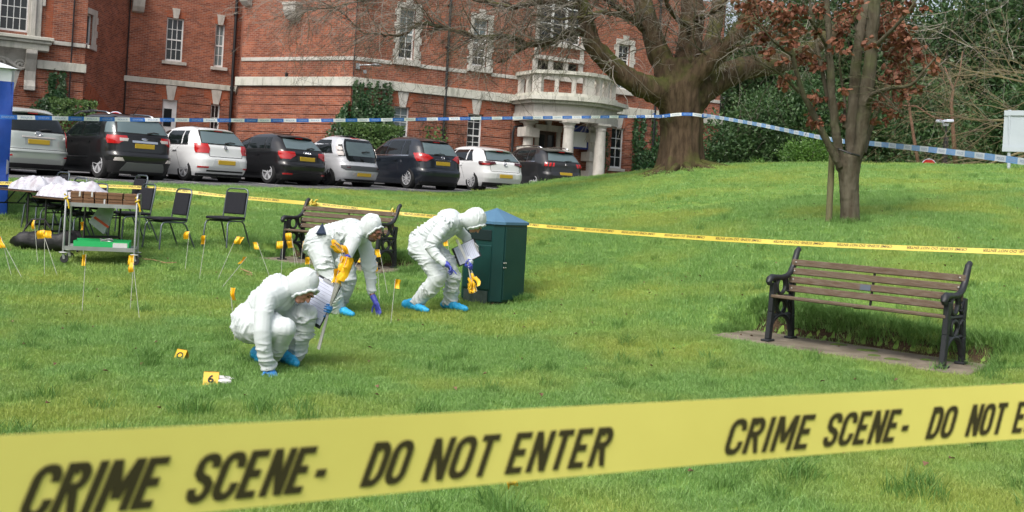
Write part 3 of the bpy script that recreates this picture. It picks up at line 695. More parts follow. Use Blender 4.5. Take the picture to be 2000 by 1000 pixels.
for k in range(2):
    d_ = MB(); fbox(d_, SW, 8.5 + .45 * k + .004, 8.5 + .45 * (k + 1) - .004, 2.0, 4.4, -.16, -.1); dd = part(d_, 'door', m_door)
    for (za, zb) in ((2.3, 3.1), (3.25, 4.25)):
        d_ = MB(); fbox(d_, SW, 8.57 + .45 * k, 8.88 + .45 * k, za, zb, -.1, -.085); part(d_, 'panel' if za < 3 else 'pane', m_door if za < 3 else m_glass, dd, bevel=.01)
mb = MB(); mb.tube([SW.p(7.2, z, .1) for z in (1.9, 4.2)] + [SW.p(7.25, 4.45, .14), SW.p(7.6, 4.5, .14)], .055, 8); part(mb, 'downpipe', m_iron, smooth=40)
sg = thing('wall_sign', 'blue framed white notice hanging behind the portico column', 'sign', SW.p(9.9, 3.9, .5))
m_signblue = M('sign_blue', (.015, .03, .20), .4); m_signw = M('sign_white', (.7, .72, .72), .4)
mb = MB(); fbox(mb, SW, 9.62, 10.72, 3.72, 4.72, .5, .54); mb.build('board', m_signblue, sg, world=True)
mb = MB(); fbox(mb, SW, 9.7, 10.64, 3.8, 4.45, .54, .548); mb.build('notice', m_signw, sg, world=True)
mb = MB(); mb.tube([SW.p(9.86 + .07 * math.cos(k * .5), 4.12 + .09 * math.sin(k * .5), .552) for k in range(3, 11)], .014, 5); mb.build('lettering', m_signblue, sg, world=True)
mb = MB(); fbox(mb, SW, 10.0, 10.4, 4.72, 4.73, .51, .53); mb.tube([SW.p(10.1, 4.7, .52), SW.p(10.1, 5.0, .52)], .01, 5); mb.build('hanger', m_iron, sg, world=True)
# ------------------------------------------------------------------ parked cars
m_tyre = M('tyre_rubber', (.015, .015, .016), .8)
m_rim = M('alloy', (.52, .53, .55), .35, metal=.25)
m_rimdark = M('steel_wheel', (.05, .05, .055), .4, metal=.5)
m_cglass = M('car_glass', (.008, .011, .012), .03, spec=.45)
m_cglassl = M('car_glass_pale_reflection', (.10, .14, .15), .05, spec=.7)  # pale base colour stands in for reflections on the rear glass
m_red = M('tail_lamp_red', (.45, .012, .012), .12, spec=.6, coat=.6)
m_lampw = M('lamp_clear', (.55, .5, .48), .12, spec=.6, coat=.5)
m_lampdk = M('lamp_smoked', (.06, .008, .01), .12, coat=.6)
m_plate = M('number_plate_yellow', (.55, .36, .03), .45)
m_plastic = M('black_plastic', (.02, .02, .021), .55)
m_chrome = M('chrome', (.6, .6, .62), .12, metal=1.0)
m_seal = M('window_seal', (.006, .006, .007), .6)
def paint(name, c, metal=.0): return M('paint_' + name, c, .34, metal=metal, coat=.8, spec=.35)
def interp(tab, z): return float(np.interp(z, [t[0] for t in tab], [t[1] for t in tab]))
class CarShape:
    """body given by horizontal slices: rear y, front y, half width and rear corner squareness against height"""
    def __init__(s, rear, front, width, n_r, n_f=5.0):
        s.rear, s.front, s.width, s.nr, s.nf = rear, front, width, n_r, n_f
    def get(s, z):
        def sm(tab): return (interp(tab, z - .015) + interp(tab, z) * 2 + interp(tab, z + .015)) / 4
        return sm(s.rear), sm(s.front), sm(s.width)
    def pt(s, z, ph):
        r, f, w = s.get(z); c, q = math.cos(ph), math.sin(ph); yc = r + (f - r) * .5; n = s.nr if q < 0 else s.nf
        return Vector((w * math.copysign(abs(c) ** (2 / n), c), yc + (f - r) * .5 * math.copysign(abs(q) ** (2 / n), q), z))
    def phi(s, z, e):
        """e = ('x', v): point of the rear face at lateral x;  ('y', v, side): point of the flank at y"""
        r, f, w = s.get(z)
        if e[0] == 'x':
            c = min(abs(e[1]) / w, .9995) ** (s.nr / 2); c = min(c, 1); a = math.acos(c); return (-a if e[1] >= 0 else -(math.pi - a))
        yc = (r + f) / 2; hl = (f - r) / 2; q = max(-1, min(1, (e[1] - yc) / hl)); n = s.nr if q < 0 else s.nf
        a = math.asin(abs(q) ** (n / 2)) * (1 if q >= 0 else -1)
        return a if e[2] > 0 else (-math.pi - a)
    def norm(s, z, ph):
        a = s.pt(z, ph + .01) - s.pt(z, ph - .01); b = s.pt(z + .01, ph) - s.pt(z - .01, ph); n = a.cross(b)
        return n.normalized() if n.length > 1e-9 else Vector((0, -1, 0))
    def patch(s, rows, off=.006, nu=10, nz=2):
        mb = MB(); g = []; inn = []
        zz = []
        for i in range(len(rows) - 1):
            for k in range(nz): t = k / nz; zz.append((rows[i], rows[i + 1], t))
        zz.append((rows[-1], rows[-1], 0))
        for (r0, r1, t) in zz:
            z = r0[0] + (r1[0] - r0[0]) * t
            a = s.phi(r0[0], r0[1]) * (1 - t) + s.phi(r1[0], r1[1]) * t; b = s.phi(r0[0], r0[2]) * (1 - t) + s.phi(r1[0], r1[2]) * t
            row = []; ri = []
            for k in range(nu + 1):
                ph = a + (b - a) * k / nu; p = s.pt(z, ph); n = s.norm(z, ph); row.append(p + n * off); ri.append(p - n * .015)
            g.append(row); inn.append(ri)
        mb.grid(g); ring = g[0] + [r[-1] for r in g[1:]] + g[-1][::-1][1:] + [r[0] for r in g[::-1][1:-1]]
        rin = inn[0] + [r[-1] for r in inn[1:]] + inn[-1][::-1][1:] + [r[0] for r in inn[::-1][1:-1]]
        mb.grid([ring, rin], close=True); return mb
def wheel(par, x, y, r, spoked, side, wdt=.2):
    T = Matrix.Translation((x, y, r)) @ Matrix.Rotation(R(90) * side, 4, 'Y')
    mb = MB(); mb.lathe([(r * .62, -wdt / 2), (r * .93, -wdt / 2), (r, -wdt * .34), (r, wdt * .34), (r * .93, wdt / 2), (r * .66, wdt / 2), (r * .64, wdt * .3)], 28, T); w = mb.build('wheel', m_tyre, par, smooth=40)
    mb = MB(); mb.lathe([(r * .66, wdt * .47), (r * .69, wdt * .5), (r * .62, wdt * .46), (r * .60, wdt * .1), (.0, wdt * .1)], 28, T); mb.build('rim', M('rim_barrel', (.16, .16, .17), .45, metal=.4) if spoked else m_rimdark, w, smooth=40)
    mb = MB(); ns = spoked or 7
    for k in range(ns):
        a = 2 * math.pi * k / ns
        for d in ((-.13, .13) if ns < 8 else (0,)):
            pa = T @ Vector((r * .1 * math.cos(a), r * .1 * math.sin(a), wdt * .42)); pb = T @ Vector((r * .64 * math.cos(a + d), r * .64 * math.sin(a + d), wdt * .46))
            mb.bar(pa, pb, .03 if ns < 8 else .022, .03, up=T.to_3x3() @ Vector((0, 0, 1)))
    mb.tube([T @ Vector((r * .64 * math.cos(k * math.pi / 14), r * .64 * math.sin(k * math.pi / 14), wdt * .47)) for k in range(29)], .014, 6, cap=False)
    mb.lathe([(r * .17, wdt * .3), (r * .17, wdt * .46), (r * .1, wdt * .49), (0, wdt * .49)], 14, T); mb.build('spokes', m_rim if spoked else m_rimdark, w)
    return w
def car(spec, pos, rz, label):
    L, W, H = spec['L'], spec['W'] / 2, spec['H']
    b = spec['belt']                                     # belt height
    rear = spec['rear']; front = [(.15, L - .22), (.3, L - .04), (.5, L), (.68, L - .06), (.82, L - .22), (b - .02, L - 1.05), (b + .04, L - 1.2), (H - .16, L - 1.95), (H - .08, L - 2.15), (H - .03, L - 2.4), (H, L - 2.8)]
    tw = spec.get('tumble', .78)
    width = [(.15, W * .93), (.28, W * .97), (.5, W), (.75, W), (b - .05, W * .985), (b + .03, W * .955), (b + (H - b) * .5, W * (.955 + tw) / 2 + .01), (H - .13, W * tw), (H - .07, W * (tw - .07)), (H - .03, W * (tw - .2)), (H, W * .3)]
    S = CarShape(rear, front, width, spec.get('n', 8.5))
    root = thing(spec['name'], label, 'car', pos, rz, 'cars parked in a row before the building')
    zs = sorted(set([.15, .2, .28] + [round(x, 3) for x in np.arange(.34, H - .1, .045)] + [t[0] for t in rear] + [H - .12, H - .09, H - .06, H - .04, H - .02, H - .008, H]))
    zs = [z for z in zs if .15 <= z <= H]
    NP = 88; mb = MB(); rows = [[S.pt(z, 2 * math.pi * (k + .5) / NP) for k in range(NP)] for z in zs]
    mb.grid(rows, close=True); n0 = len(rows)
    mb.f.append(tuple(range(NP - 1, -1, -1))); mb.f.append(tuple((n0 - 1) * NP + k for k in range(NP)))
    body = mb.build('body', spec['paint'], root, smooth=None)
    wr = spec.get('wr', .31); wy = spec.get('wy', (.72, L - .82))
    cut = MB()
    for y in wy:
        T = Matrix.Translation((0, y, wr)) @ Matrix.Rotation(R(90), 4, 'Y'); cut.lathe([(wr + .055, -W - .2), (wr + .055, -W + .24)], 32, T); cut.lathe([(wr + .055, W - .24), (wr + .055, W + .2)], 32, T)
    co = cut.build('cutter', m_plastic); bo = body.modifiers.new('arches', 'BOOLEAN'); bo.object = co; bo.operation = 'DIFFERENCE'; bo.solver = 'EXACT'
    me = bake(body); body.modifiers.clear(); body.data = me; bpy.data.objects.remove(co)
    me.shade_smooth(); me.set_sharp_from_angle(angle=R(38))
    if me.materials and len(me.materials) > 1:
        while len(me.materials) > 1: me.materials.pop()
    # interior side of the arches
    mb = MB()
    for y in wy:
        for sd_ in (-1, 1):
            T = Matrix.Translation((sd_ * (W - .30), y, wr)) @ Matrix.Rotation(R(90), 4, 'Y'); mb.lathe([(wr + .06, -.12), (wr + .06, .12)], 24, T)
    mb.box(-W * .8, W * .8, .3, L - .4, .13, .3); mb.build('underbody', m_plastic, root)
    for y in wy:
        for sd_ in (-1, 1): wheel(root, sd_ * (W - .125), y, wr, spec.get('spokes', 5), sd_)
    # glazing
    def P_(name, rows, mat, par=root, off=.006, nu=10, nz=2, smooth=40): return S.patch(rows, off, nu, nz).build(name, mat, par, smooth=smooth)
    zb, zt = b + .035, H - .15
    for sd_ in (-1, 1):
        for (nm, y0b, y1b, y0t, y1t) in spec['side']:
            h = spec.get('rise', 0)
            rows_ = [(zb + .0, ('y', y0b, sd_), ('y', y1b, sd_)), (zb + (zt - zb) * .5, ('y', (y0b + y0t) / 2, sd_), ('y', (y1b + y1t) / 2, sd_)), (zt, ('y', y0t, sd_), ('y', y1t, sd_))]
            P_(nm, rows_, m_cglass, nu=6)
        y0 = min(w[1] for w in spec['side']); y1 = max(w[2] for w in spec['side'])
        P_('window_trim', [(zb - .03, ('y', y0 - .02, sd_), ('y', y1, sd_)), (zb - .005, ('y', y0 - .02, sd_), ('y', y1, sd_))], spec.get('trim', m_seal), off=.008, nu=14, nz=1)
        for yy in spec.get('shuts', ()):
            P_('door_shut', [(.36, ('y', yy, sd_), ('y', yy + .008, sd_)), (b, ('y', yy + .02, sd_), ('y', yy + .028, sd_))], m_seal, off=.002, nu=1, nz=8)
        for yy in spec.get('handles', ()):
            P_('door_handle', [(b - .15, ('y', yy, sd_), ('y', yy + .2, sd_)), (b - .12, ('y', yy, sd_), ('y', yy + .2, sd_))], spec.get('handle', spec['paint']), off=.03, nu=4, nz=1)
        mm = MB(); xm = sd_ * (W + .07); mm.ball((xm, L - 1.55, b + .06), (.10, .06, .075), 12, 8); mm.bar((sd_ * (W - .08), L - 1.5, b + .02), (xm, L - 1.52, b + .04), .05, .03); mm.build('wing_mirror', spec.get('mirror', spec['paint']), root, smooth=0)
    ww = P_('windscreen', [(b + .06, ('y', L - 1.25, 1), ('y', L - 1.25, 1)), (b + .07, ('y', L - 1.25, 1), ('y', L - 1.25, 1))], m_cglass, nu=2) if False else None
    # tail end
    for (nm, rows_, mat, off) in spec['tail']:
        for sd_ in ((-1, 1) if nm.startswith('*') else (1,)):
            rr = []
            for (z, a, c) in rows_:
                f = lambda e: (('x', e[1] * sd_) if e[0] == 'x' else ('y', e[1], sd_))
                rr.append((z, f(a), f(c)))
            P_(nm.strip('*'), rr, mat, off=off, nu=12, nz=3)
    if spec.get('wiper'):
        z, x0, x1 = spec['wiper']; mm = MB(); pa = S.pt(z, S.phi(z, ('x', x0))) + Vector((0, -.03, 0)); pb = S.pt(z + .03, S.phi(z + .03, ('x', x1))) + Vector((0, -.03, 0)); mm.tube([pa, (pa + pb) / 2 + Vector((0, -.012, .02)), pb], [.022, .016, .009], 6); mm.build('rear_wiper', m_plastic, root)
    z = spec['plate']; pp = S.pt(z, S.phi(z, ('x', 0.0))); mm = MB(); mm.box(-.26, .26, pp.y - .018, pp.y + .05, z - .056, z + .056); mm.build('number_plate', m_plate, root, bevel=.006)
    if spec.get('badge'):
        kind, z, sc = spec['badge']; pp = S.pt(z, S.phi(z, ('x', 0.0))); nn = S.norm(z, S.phi(z, ('x', .001))); T = frame(pp + nn * .012, (1, 0, 0), nn); mm = MB()
        def ring(cx, cy, rx, ry, t): mm.tube([T @ Vector((cx + rx * math.cos(k * math.pi / 10), cy + ry * math.sin(k * math.pi / 10), 0)) for k in range(21)], t, 6, cap=False)
        if kind == 'rings':
            for k in range(4): ring((k - 1.5) * sc * 1.25, 0, sc, sc, .009)
        elif kind == 'oval': mm.ball((0, 0, 0), (sc * 1.7, sc * .7, .008), 16, 6, T=T.to_3x3()); mm.v = [tuple(Vector(p) + T.translation) for p in mm.v]
        elif kind == 'triple': ring(0, 0, sc * 1.5, sc, .009); ring(0, 0, sc * .5, sc, .008); ring(0, sc * .45, sc * .9, sc * .4, .008)
        elif kind == 'letters':
            ring(0, 0, sc, sc, .009); mm.tube([T @ Vector((x * sc, y * sc, 0)) for x, y in ((-.4, .85), (0, .15), (.4, .85))], .008, 5); mm.tube([T @ Vector((x * sc, y * sc, 0)) for x, y in ((-.8, .4), (-.4, -.75), (0, 0), (.4, -.75), (.8, .4))], .008, 5)
        elif kind == 'bolt': ring(0, 0, sc, sc, .011); mm.tube([T @ Vector((x * sc, y * sc, 0)) for x, y in ((-1.1, -.35), (.3, .0), (-.3, .1), (1.1, .4))], .013, 5)
        elif kind == 'beast': mm.tube([T @ Vector((x * sc, y * sc, 0)) for x, y in ((-.5, -1), (-.2, 0), (-.5, .5), (.1, 1), (.5, .6))], .012, 5); mm.tube([T @ Vector((x * sc, y * sc, 0)) for x, y in ((-.2, 0), (.4, -.4), (.5, -1))], .012, 5)
        if mm.v: mm.build('badge', m_chrome, root)
    if spec.get('rails'):
        for sd_ in (-1, 1):
            mm = MB(); xr = sd_ * W * (tw - .1); mm.tube([(xr, .75, H - .07), (xr, .95, H - .015), (xr, 1.6, H + .025), (xr, 2.3, H + .0), (xr, 2.55, H - .06)], .022, 8); mm.build('roof_rail', m_chrome, root, smooth=0)
    if spec.get('aerial'):
        y = spec['aerial']; mm = MB(); mm.tube([(0, y, H - .03), (0, y - .28, H + .22)], [.012, .004], 6); mm.build('aerial', m_plastic, root)
    if spec.get('spoiler'):
        z0, y0, y1, wd = spec['spoiler']; mm = MB(); pr = [(-wd, z0), (wd, z0)]
        rows_ = []
        for (y, z, w_) in ((y1 + .25, z0 + .06, wd * .98), (y1, z0 + .055, wd), (y0, z0 + .012, wd * .97), (y0 + .02, z0 - .015, wd * .95), (y1, z0 - .03, wd * .95)):
            rows_.append([(w_ * k / 6, y + .07 * (abs(k) / 6) ** 3, z - .03 * (k / 6) ** 2) for k in range(-6, 7)])
        mm.grid(rows_); mm.build('roof_spoiler', spec.get('spmat', spec['paint']), root, smooth=40)
        mm = MB(); mm.box(-.12, .12, y0 + .005, y0 + .03, z0 - .03, z0 - .008); mm.build('brake_light', m_red, root)
    return root
X = lambda v: ('x', v)
Yy = lambda v: ('y', v)
def tail(zw0, zw1, wb, wt, lamp, bumper, extra=(), glass=m_cglassl, edge=.03):
    t = [('rear_window_seal', [(zw0 - edge, X(-wb - .03), X(wb + .03)), (zw0 + (zw1 - zw0) * .5, X(-(wb + wt) / 2 - .035), X((wb + wt) / 2 + .035)), (zw1 + edge, X(-wt - .03), X(wt + .03))], m_seal, .004),
         ('rear_window', [(zw0, X(-wb), X(wb)), (zw0 + (zw1 - zw0) * .5, X(-(wb + wt) / 2 - .01), X((wb + wt) / 2 + .01)), (zw1, X(-wt), X(wt))], glass, .009)]
    for (rows_, mat) in lamp: t.append(('*tail_light', rows_, mat, .014))
    for e in bumper: t.append(e)
    return t + list(extra)
white, black, silver = paint('white', (.70, .71, .72)), paint('black', (.008, .008, .009)), paint('silver_green', (.46, .49, .46), .35)
navy, grey, silver2 = paint('navy', (.010, .014, .022)), paint('charcoal', (.016, .017, .019)), paint('silver', (.56, .57, .60), .25)
shut = lambda z0, z1, x0, x1: None
def lid(z0, z1, wz0, wz1, th=.012):
    """shut lines of the tailgate"""
    return [('*tailgate_shut', [(z0, X(wz0), X(wz0 + th)), (z1, X(wz1), X(wz1 + th))], m_seal, .003), ('tailgate_shut', [(z0 - .006, X(-wz0), X(wz0)), (z0 + .006, X(-wz0), X(wz0))], m_seal, .003)]
S_TOY = dict(name='silver_people_carrier', L=4.36, W=1.77, H=1.66, belt=.98, paint=silver, n=6.2, tumble=.76, wr=.32, spokes=5, plate=.80, badge=('triple', .985, .055), wiper=(1.07, .02, .34), spoiler=(1.5, .42, .6, .55),
  rear=[(.15, .2), (.25, .08), (.4, .0), (.58, .0), (.62, .05), (.85, .07), (1.0, .1), (1.2, .24), (1.45, .47), (1.55, .62), (1.6, .75), (1.64, 1.2), (1.66, 1.8)],
  side=[('rear_quarter_window', .55, .95, .7, 1.0), ('side_window', 1.02, 1.85, 1.06, 1.8), ('side_window', 1.92, 3.0, 1.87, 2.4)], shuts=(1.0, 1.9), handles=(1.2, 2.1),
  tail=tail(1.06, 1.46, .72, .58, [([(.7, X(.73), Yy(.30)), (.85, X(.70), Yy(.33)), (.98, X(.72), Yy(.36)), (1.1, X(.74), Yy(.36))], m_red), ([(.62, X(.75), Yy(.28)), (.695, X(.74), Yy(.3))], m_lampw)],
   [('bumper_top', [(.55, X(-.86), X(.86)), (.585, X(-.86), X(.86))], silver, .03), ('plate_recess', [(.72, X(-.33), X(.33)), (.88, X(-.33), X(.33))], M('plate_recess', (.3, .32, .31), .4), .003), ('chrome_strip', [(.89, X(-.4), X(.4)), (.92, X(-.4), X(.4))], m_lampw, .02), ('bumper_lower', [(.17, X(-.7), X(.7)), (.28, X(-.74), X(.74))], m_plastic, .006), ('*reflector', [(.44, X(.62), X(.74)), (.47, X(.62), X(.74))], m_red, .008)], lid(.62, 1.0, .7, .7), glass=m_cglass))
S_ECO = dict(name='black_crossover', L=4.1, W=1.77, H=1.65, belt=1.02, paint=black, n=6.6, tumble=.76, wr=.34, spokes=5, rails=True, plate=.83, badge=('oval', 1.0, .05), wiper=(1.15, .1, .42), spoiler=(1.52, .36, .55, .58), trim=m_chrome, aerial=.7,
  rear=[(.15, .22), (.3, .1), (.45, .02), (.58, .0), (.66, .07), (.95, .1), (1.08, .14), (1.3, .29), (1.48, .44), (1.55, .56), (1.6, .8), (1.63, 1.2), (1.65, 1.7)],
  side=[('side_window', .75, 1.55, .86, 1.5), ('side_window', 1.62, 2.75, 1.58, 2.2)], shuts=(.98, 1.6), handles=(1.1, 2.0), 
  tail=tail(1.14, 1.46, .66, .55, [([(.86, X(.66), Yy(.36)), (.97, X(.44), Yy(.42)), (1.06, X(.46), Yy(.42))], m_red), ([(.93, X(.45), X(.64)), (1.0, X(.42), X(.64))], m_lampw)],
   [('bumper_plastic', [(.17, X(-.78), X(.78)), (.3, X(-.84), X(.84)), (.44, X(-.86), X(.86))], m_plastic, .012), ('skid_plate', [(.22, X(-.58), X(.58)), (.42, X(-.48), X(.48))], M('skid_grey', (.16, .17, .16), .5), .02), ('chrome_strip', [(.905, X(-.34), X(.34)), (.955, X(-.34), X(.34))], m_chrome, .025), ('*reflector', [(.45, X(.55), X(.76)), (.53, X(.6), X(.74))], m_lampw, .016)],
   [('*sill_strip', [(.5, Yy(1.15), Yy(3.0)), (.525, Yy(1.15), Yy(3.0))], m_chrome, .012), ('*rear_quarter_glass', [(1.12, X(.69), Yy(.55)), (1.3, X(.66), Yy(.6)), (1.45, X(.62), Yy(.62))], m_cglassl, .008)] + lid(.68, 1.1, .68, .66)))
S_POL = dict(name='white_hatchback', L=3.97, W=1.68, H=1.46, belt=.93, paint=white, n=6.4, tumble=.75, wr=.30, spokes=5, plate=.52, badge=('letters', .90, .05), wiper=(1.02, .02, .34), spoiler=(1.36, .46, .62, .54), aerial=.62,
  rear=[(.15, .2), (.25, .08), (.4, .0), (.58, .0), (.68, .05), (.9, .1), (1.0, .16), (1.3, .47), (1.37, .58), (1.41, .78), (1.44, 1.0), (1.46, 1.5)],
  side=[('rear_quarter_window', .62, .86, .76, .94), ('side_window', .92, 1.62, .98, 1.58), ('side_window', 1.68, 2.72, 1.64, 2.15)], shuts=(.9, 1.65), handles=(1.05, 1.85),
  tail=tail(1.0, 1.30, .63, .52, [([(.74, X(.50), Yy(.28)), (.86, X(.47), Yy(.33)), (.98, X(.50), Yy(.38))], m_red)],
   [('plate_recess', [(.42, X(-.42), X(.42)), (.60, X(-.36), X(.36))], M('recess_white', (.55, .56, .57), .4), .004), ('bumper_slot', [(.27, X(-.55), X(.55)), (.31, X(-.55), X(.55))], m_seal, .006), ('bumper_lower', [(.16, X(-.7), X(.7)), (.22, X(-.72), X(.72))], m_plastic, .008), ('*reflector', [(.36, X(.52), X(.74)), (.40, X(.52), X(.74))], m_red, .01)], lid(.66, .98, .48, .52)))
S_AUD = dict(name='black_hatchback', L=3.95, W=1.72, H=1.42, belt=.92, paint=black, n=6.2, tumble=.73, wr=.31, spokes=5, plate=.72, badge=('rings', .88, .04), wiper=(1.0, .06, .36), spoiler=(1.31, .48, .65, .54), spmat=m_plastic, aerial=.9,
  rear=[(.15, .2), (.25, .08), (.4, .0), (.55, .0), (.62, .06), (.86, .1), (.95, .16), (1.25, .54), (1.32, .66), (1.36, .75), (1.4, 1.1), (1.42, 1.5)],
  side=[('rear_quarter_window', .66, .88, .82, .98), ('side_window', .95, 1.62, 1.03, 1.6), ('side_window', 1.7, 2.72, 1.67, 2.15)], shuts=(.95, 1.66), handles=(1.08, 1.86),
  tail=tail(.98, 1.25, .62, .5, [([(.70, X(.56), Yy(.26)), (.8, X(.40), Yy(.34)), (.9, X(.42), Yy(.36))], m_red)],
   [('plate_recess', [(.64, X(-.34), X(.34)), (.8, X(-.34), X(.34))], m_plastic, .004), ('bumper_lower', [(.16, X(-.72), X(.72)), (.33, X(-.74), X(.74))], m_plastic, .01), ('*reflector', [(.28, X(.5), X(.72)), (.32, X(.5), X(.72))], m_red, .016)], lid(.58, .92, .64, .66)))
S_C1 = dict(name='silver_city_car', L=3.43, W=1.63, H=1.47, belt=.92, paint=silver2, n=4.8, tumble=.76, wr=.28, spokes=0, plate=.36, badge=None, wiper=(1.0, .0, .3), aerial=None,
  rear=[(.15, .2), (.25, .07), (.42, .0), (.58, .02), (.68, .08), (.8, .12), (1.0, .2), (1.3, .34), (1.38, .42), (1.42, .6), (1.45, .9), (1.47, 1.3)],
  side=[('side_window', .58, 1.4, .78, 1.34), ('side_window', 1.47, 2.3, 1.42, 1.8)], shuts=(.8, 1.43), handles=(.86, 1.56), handle=m_chrome,
  tail=[('tailgate_glass', [(.72, X(-.50), X(.50)), (.78, X(-.56), X(.56)), (1.05, X(-.58), X(.58)), (1.3, X(-.52), X(.52)), (1.36, X(-.46), X(.46))], m_cglass, .008), ('rear_window', [(.88, X(-.5), X(.5)), (1.05, X(-.52), X(.52)), (1.28, X(-.47), X(.47))], m_cglassl, .012),
    ('*lamp_panel', [(.86, X(.58), Yy(.36)), (1.0, X(.60), Yy(.42)), (1.2, X(.59), Yy(.46))], m_plastic, .006), ('*tail_light', [(.88, X(.62), X(.72)), (.95, X(.61), X(.73)), (1.0, X(.62), X(.72))], m_lampw, .02), ('*tail_light', [(1.03, X(.62), X(.71)), (1.08, X(.61), X(.71)), (1.13, X(.62), X(.70))], m_lampw, .02),
    ('bumper_strip', [(.46, X(-.62), X(.62)), (.52, X(-.70), X(.70)), (.6, X(-.70), X(.70))], M('grey_plastic', (.07, .075, .08), .5), .012), ('*reflector', [(.53, X(.5), X(.6)), (.56, X(.5), X(.6))], m_lampdk, .018), ('bumper_lower', [(.16, X(-.5), X(.5)), (.22, X(-.6), X(.6))], m_plastic, .006), ('brake_light', [(1.385, X(-.14), X(.14)), (1.41, X(-.14), X(.14))], m_red, .01), ('*fog_light', [(.33, X(.32), X(.4)), (.4, X(.32), X(.4))], m_lampw, .01)])
S_MER = dict(name='navy_people_carrier', L=4.29, W=1.81, H=1.61, belt=.98, paint=navy, n=5.6, tumble=.74, wr=.32, spokes=9, plate=.80, badge=('bolt', .98, .055), wiper=(1.06, -.3, .1), spoiler=(1.47, .46, .65, .53), trim=m_chrome,
  rear=[(.15, .22), (.25, .1), (.42, .0), (.56, .0), (.64, .06), (.9, .1), (1.02, .14), (1.3, .36), (1.44, .52), (1.5, .66), (1.55, .8), (1.59, 1.2), (1.61, 1.7)],
  side=[('rear_quarter_window', .72, 1.05, .86, 1.1), ('side_window', 1.12, 1.85, 1.16, 1.8), ('side_window', 1.92, 3.1, 1.87, 2.35)], shuts=(1.08, 1.88), handles=(1.25, 2.1),
  tail=tail(1.06, 1.40, .62, .52, [([(.84, X(.60), Yy(.34)), (.95, X(.36), Yy(.42)), (1.04, X(.5), Yy(.5)), (1.08, X(.66), Yy(.52))], m_red)],
   [('chrome_strip', [(.885, X(-.3), X(.3)), (.91, X(-.3), X(.3))], m_chrome, .02), ('bumper_lower', [(.16, X(-.7), X(.7)), (.24, X(-.74), X(.74))], m_plastic, .008)], lid(.62, 1.0, .64, .62)))
S_AST = dict(name='white_sports_hatchback', L=4.37, W=1.81, H=1.48, belt=.95, paint=white, n=6, tumble=.71, wr=.32, spokes=10, plate=.50, badge=('bolt', .88, .06), wiper=(1.02, .0, .28), spoiler=(1.33, .42, .62, .55),
  rear=[(.15, .2), (.25, .08), (.42, .0), (.58, .0), (.68, .05), (.9, .09), (1.0, .18), (1.27, .5), (1.34, .62), (1.4, .85), (1.45, 1.2), (1.48, 1.7)],
  side=[('rear_quarter_window', .72, 1.05, .98, 1.12), ('side_window', 1.12, 1.9, 1.18, 1.86), ('side_window', 1.97, 3.1, 1.92, 2.4)], shuts=(1.1, 1.93), handles=(1.25, 2.15),
  tail=tail(1.0, 1.27, .64, .5, [([(.82, X(.60), Yy(.34)), (.88, X(.36), Yy(.4)), (.95, X(.40), Yy(.42))], m_lampdk), ([(.84, X(.62), Yy(.26)), (.89, X(.58), Yy(.28))], m_red)],
   [('plate_recess', [(.42, X(-.4), X(.4)), (.58, X(-.36), X(.36))], M('recess_white', (.55, .56, .57), .4), .004), ('bumper_lower', [(.16, X(-.72), X(.72)), (.28, X(-.76), X(.76))], m_plastic, .008)], lid(.64, .98, .56, .58)))
S_PEU = dict(name='charcoal_crossover', L=4.45, W=1.84, H=1.62, belt=1.04, paint=grey, n=6.2, tumble=.73, wr=.34, spokes=5, rails=True, plate=.66, badge=('beast', 1.0, .06), wiper=(1.1, .0, .32), spoiler=(1.45, .34, .55, .6), trim=m_chrome,
  rear=[(.15, .22), (.3, .1), (.45, .0), (.62, .0), (.72, .06), (.98, .08), (1.06, .14), (1.36, .42), (1.44, .5), (1.5, .7), (1.57, 1.0), (1.6, 1.4), (1.62, 1.8)],
  side=[('rear_quarter_window', .75, 1.2, .98, 1.26), ('side_window', 1.27, 2.0, 1.32, 1.95), ('side_window', 2.07, 3.15, 2.02, 2.45)], shuts=(1.24, 2.03), handles=(1.4, 2.25),
  tail=tail(1.1, 1.38, .66, .52, [([(.9, X(.50), X(.57)), (1.03, X(.46), X(.53))], m_red), ([(.9, X(.62), X(.69)), (1.03, X(.58), X(.65))], m_red), ([(.9, X(.73), X(.80)), (1.03, X(.70), X(.78))], m_red)],
   [('lamp_band', [(.89, X(-.84), X(.84)), (1.04, X(-.84), X(.84))], m_plastic, .005), ('bumper_lower', [(.16, X(-.74), X(.74)), (.4, X(-.8), X(.8))], m_plastic, .01)], lid(.66, .89, .6, .66)))
CARS = [(S_TOY, (75, 345, 24.2), 52, 'silver people carrier at the left end, beside the blue tent'), (S_ECO, (283, 350, 25.1), 50, 'black crossover with chrome strip and skid plate beside the silver people carrier'),
 (S_POL, (441, 357, 26.7), 50, 'white hatchback with red lamps between the two black cars'), (S_AUD, (601, 363, 28.1), 51, 'black hatchback with four ring badge beside the small silver car'),
 (S_C1, (711, 368, 29.5), 50, 'small silver city car with dark rear glass'), (S_MER, (866, 373, 30.9), 42, 'dark navy people carrier with large red tail lamps'),
 (S_AST, (987, 373, 33.1), 37, 'white sporty hatchback half behind the grass rise'), (S_PEU, (1105, 372, 35.7), 34, 'charcoal crossover with three bar red lamps in front of the portico')]
for (sp, (u, v, Y), hd, lab) in CARS:
    p = at(u, v, Y); car(sp, (p.x, p.y, float(park_z(Y))), R(hd), lab)
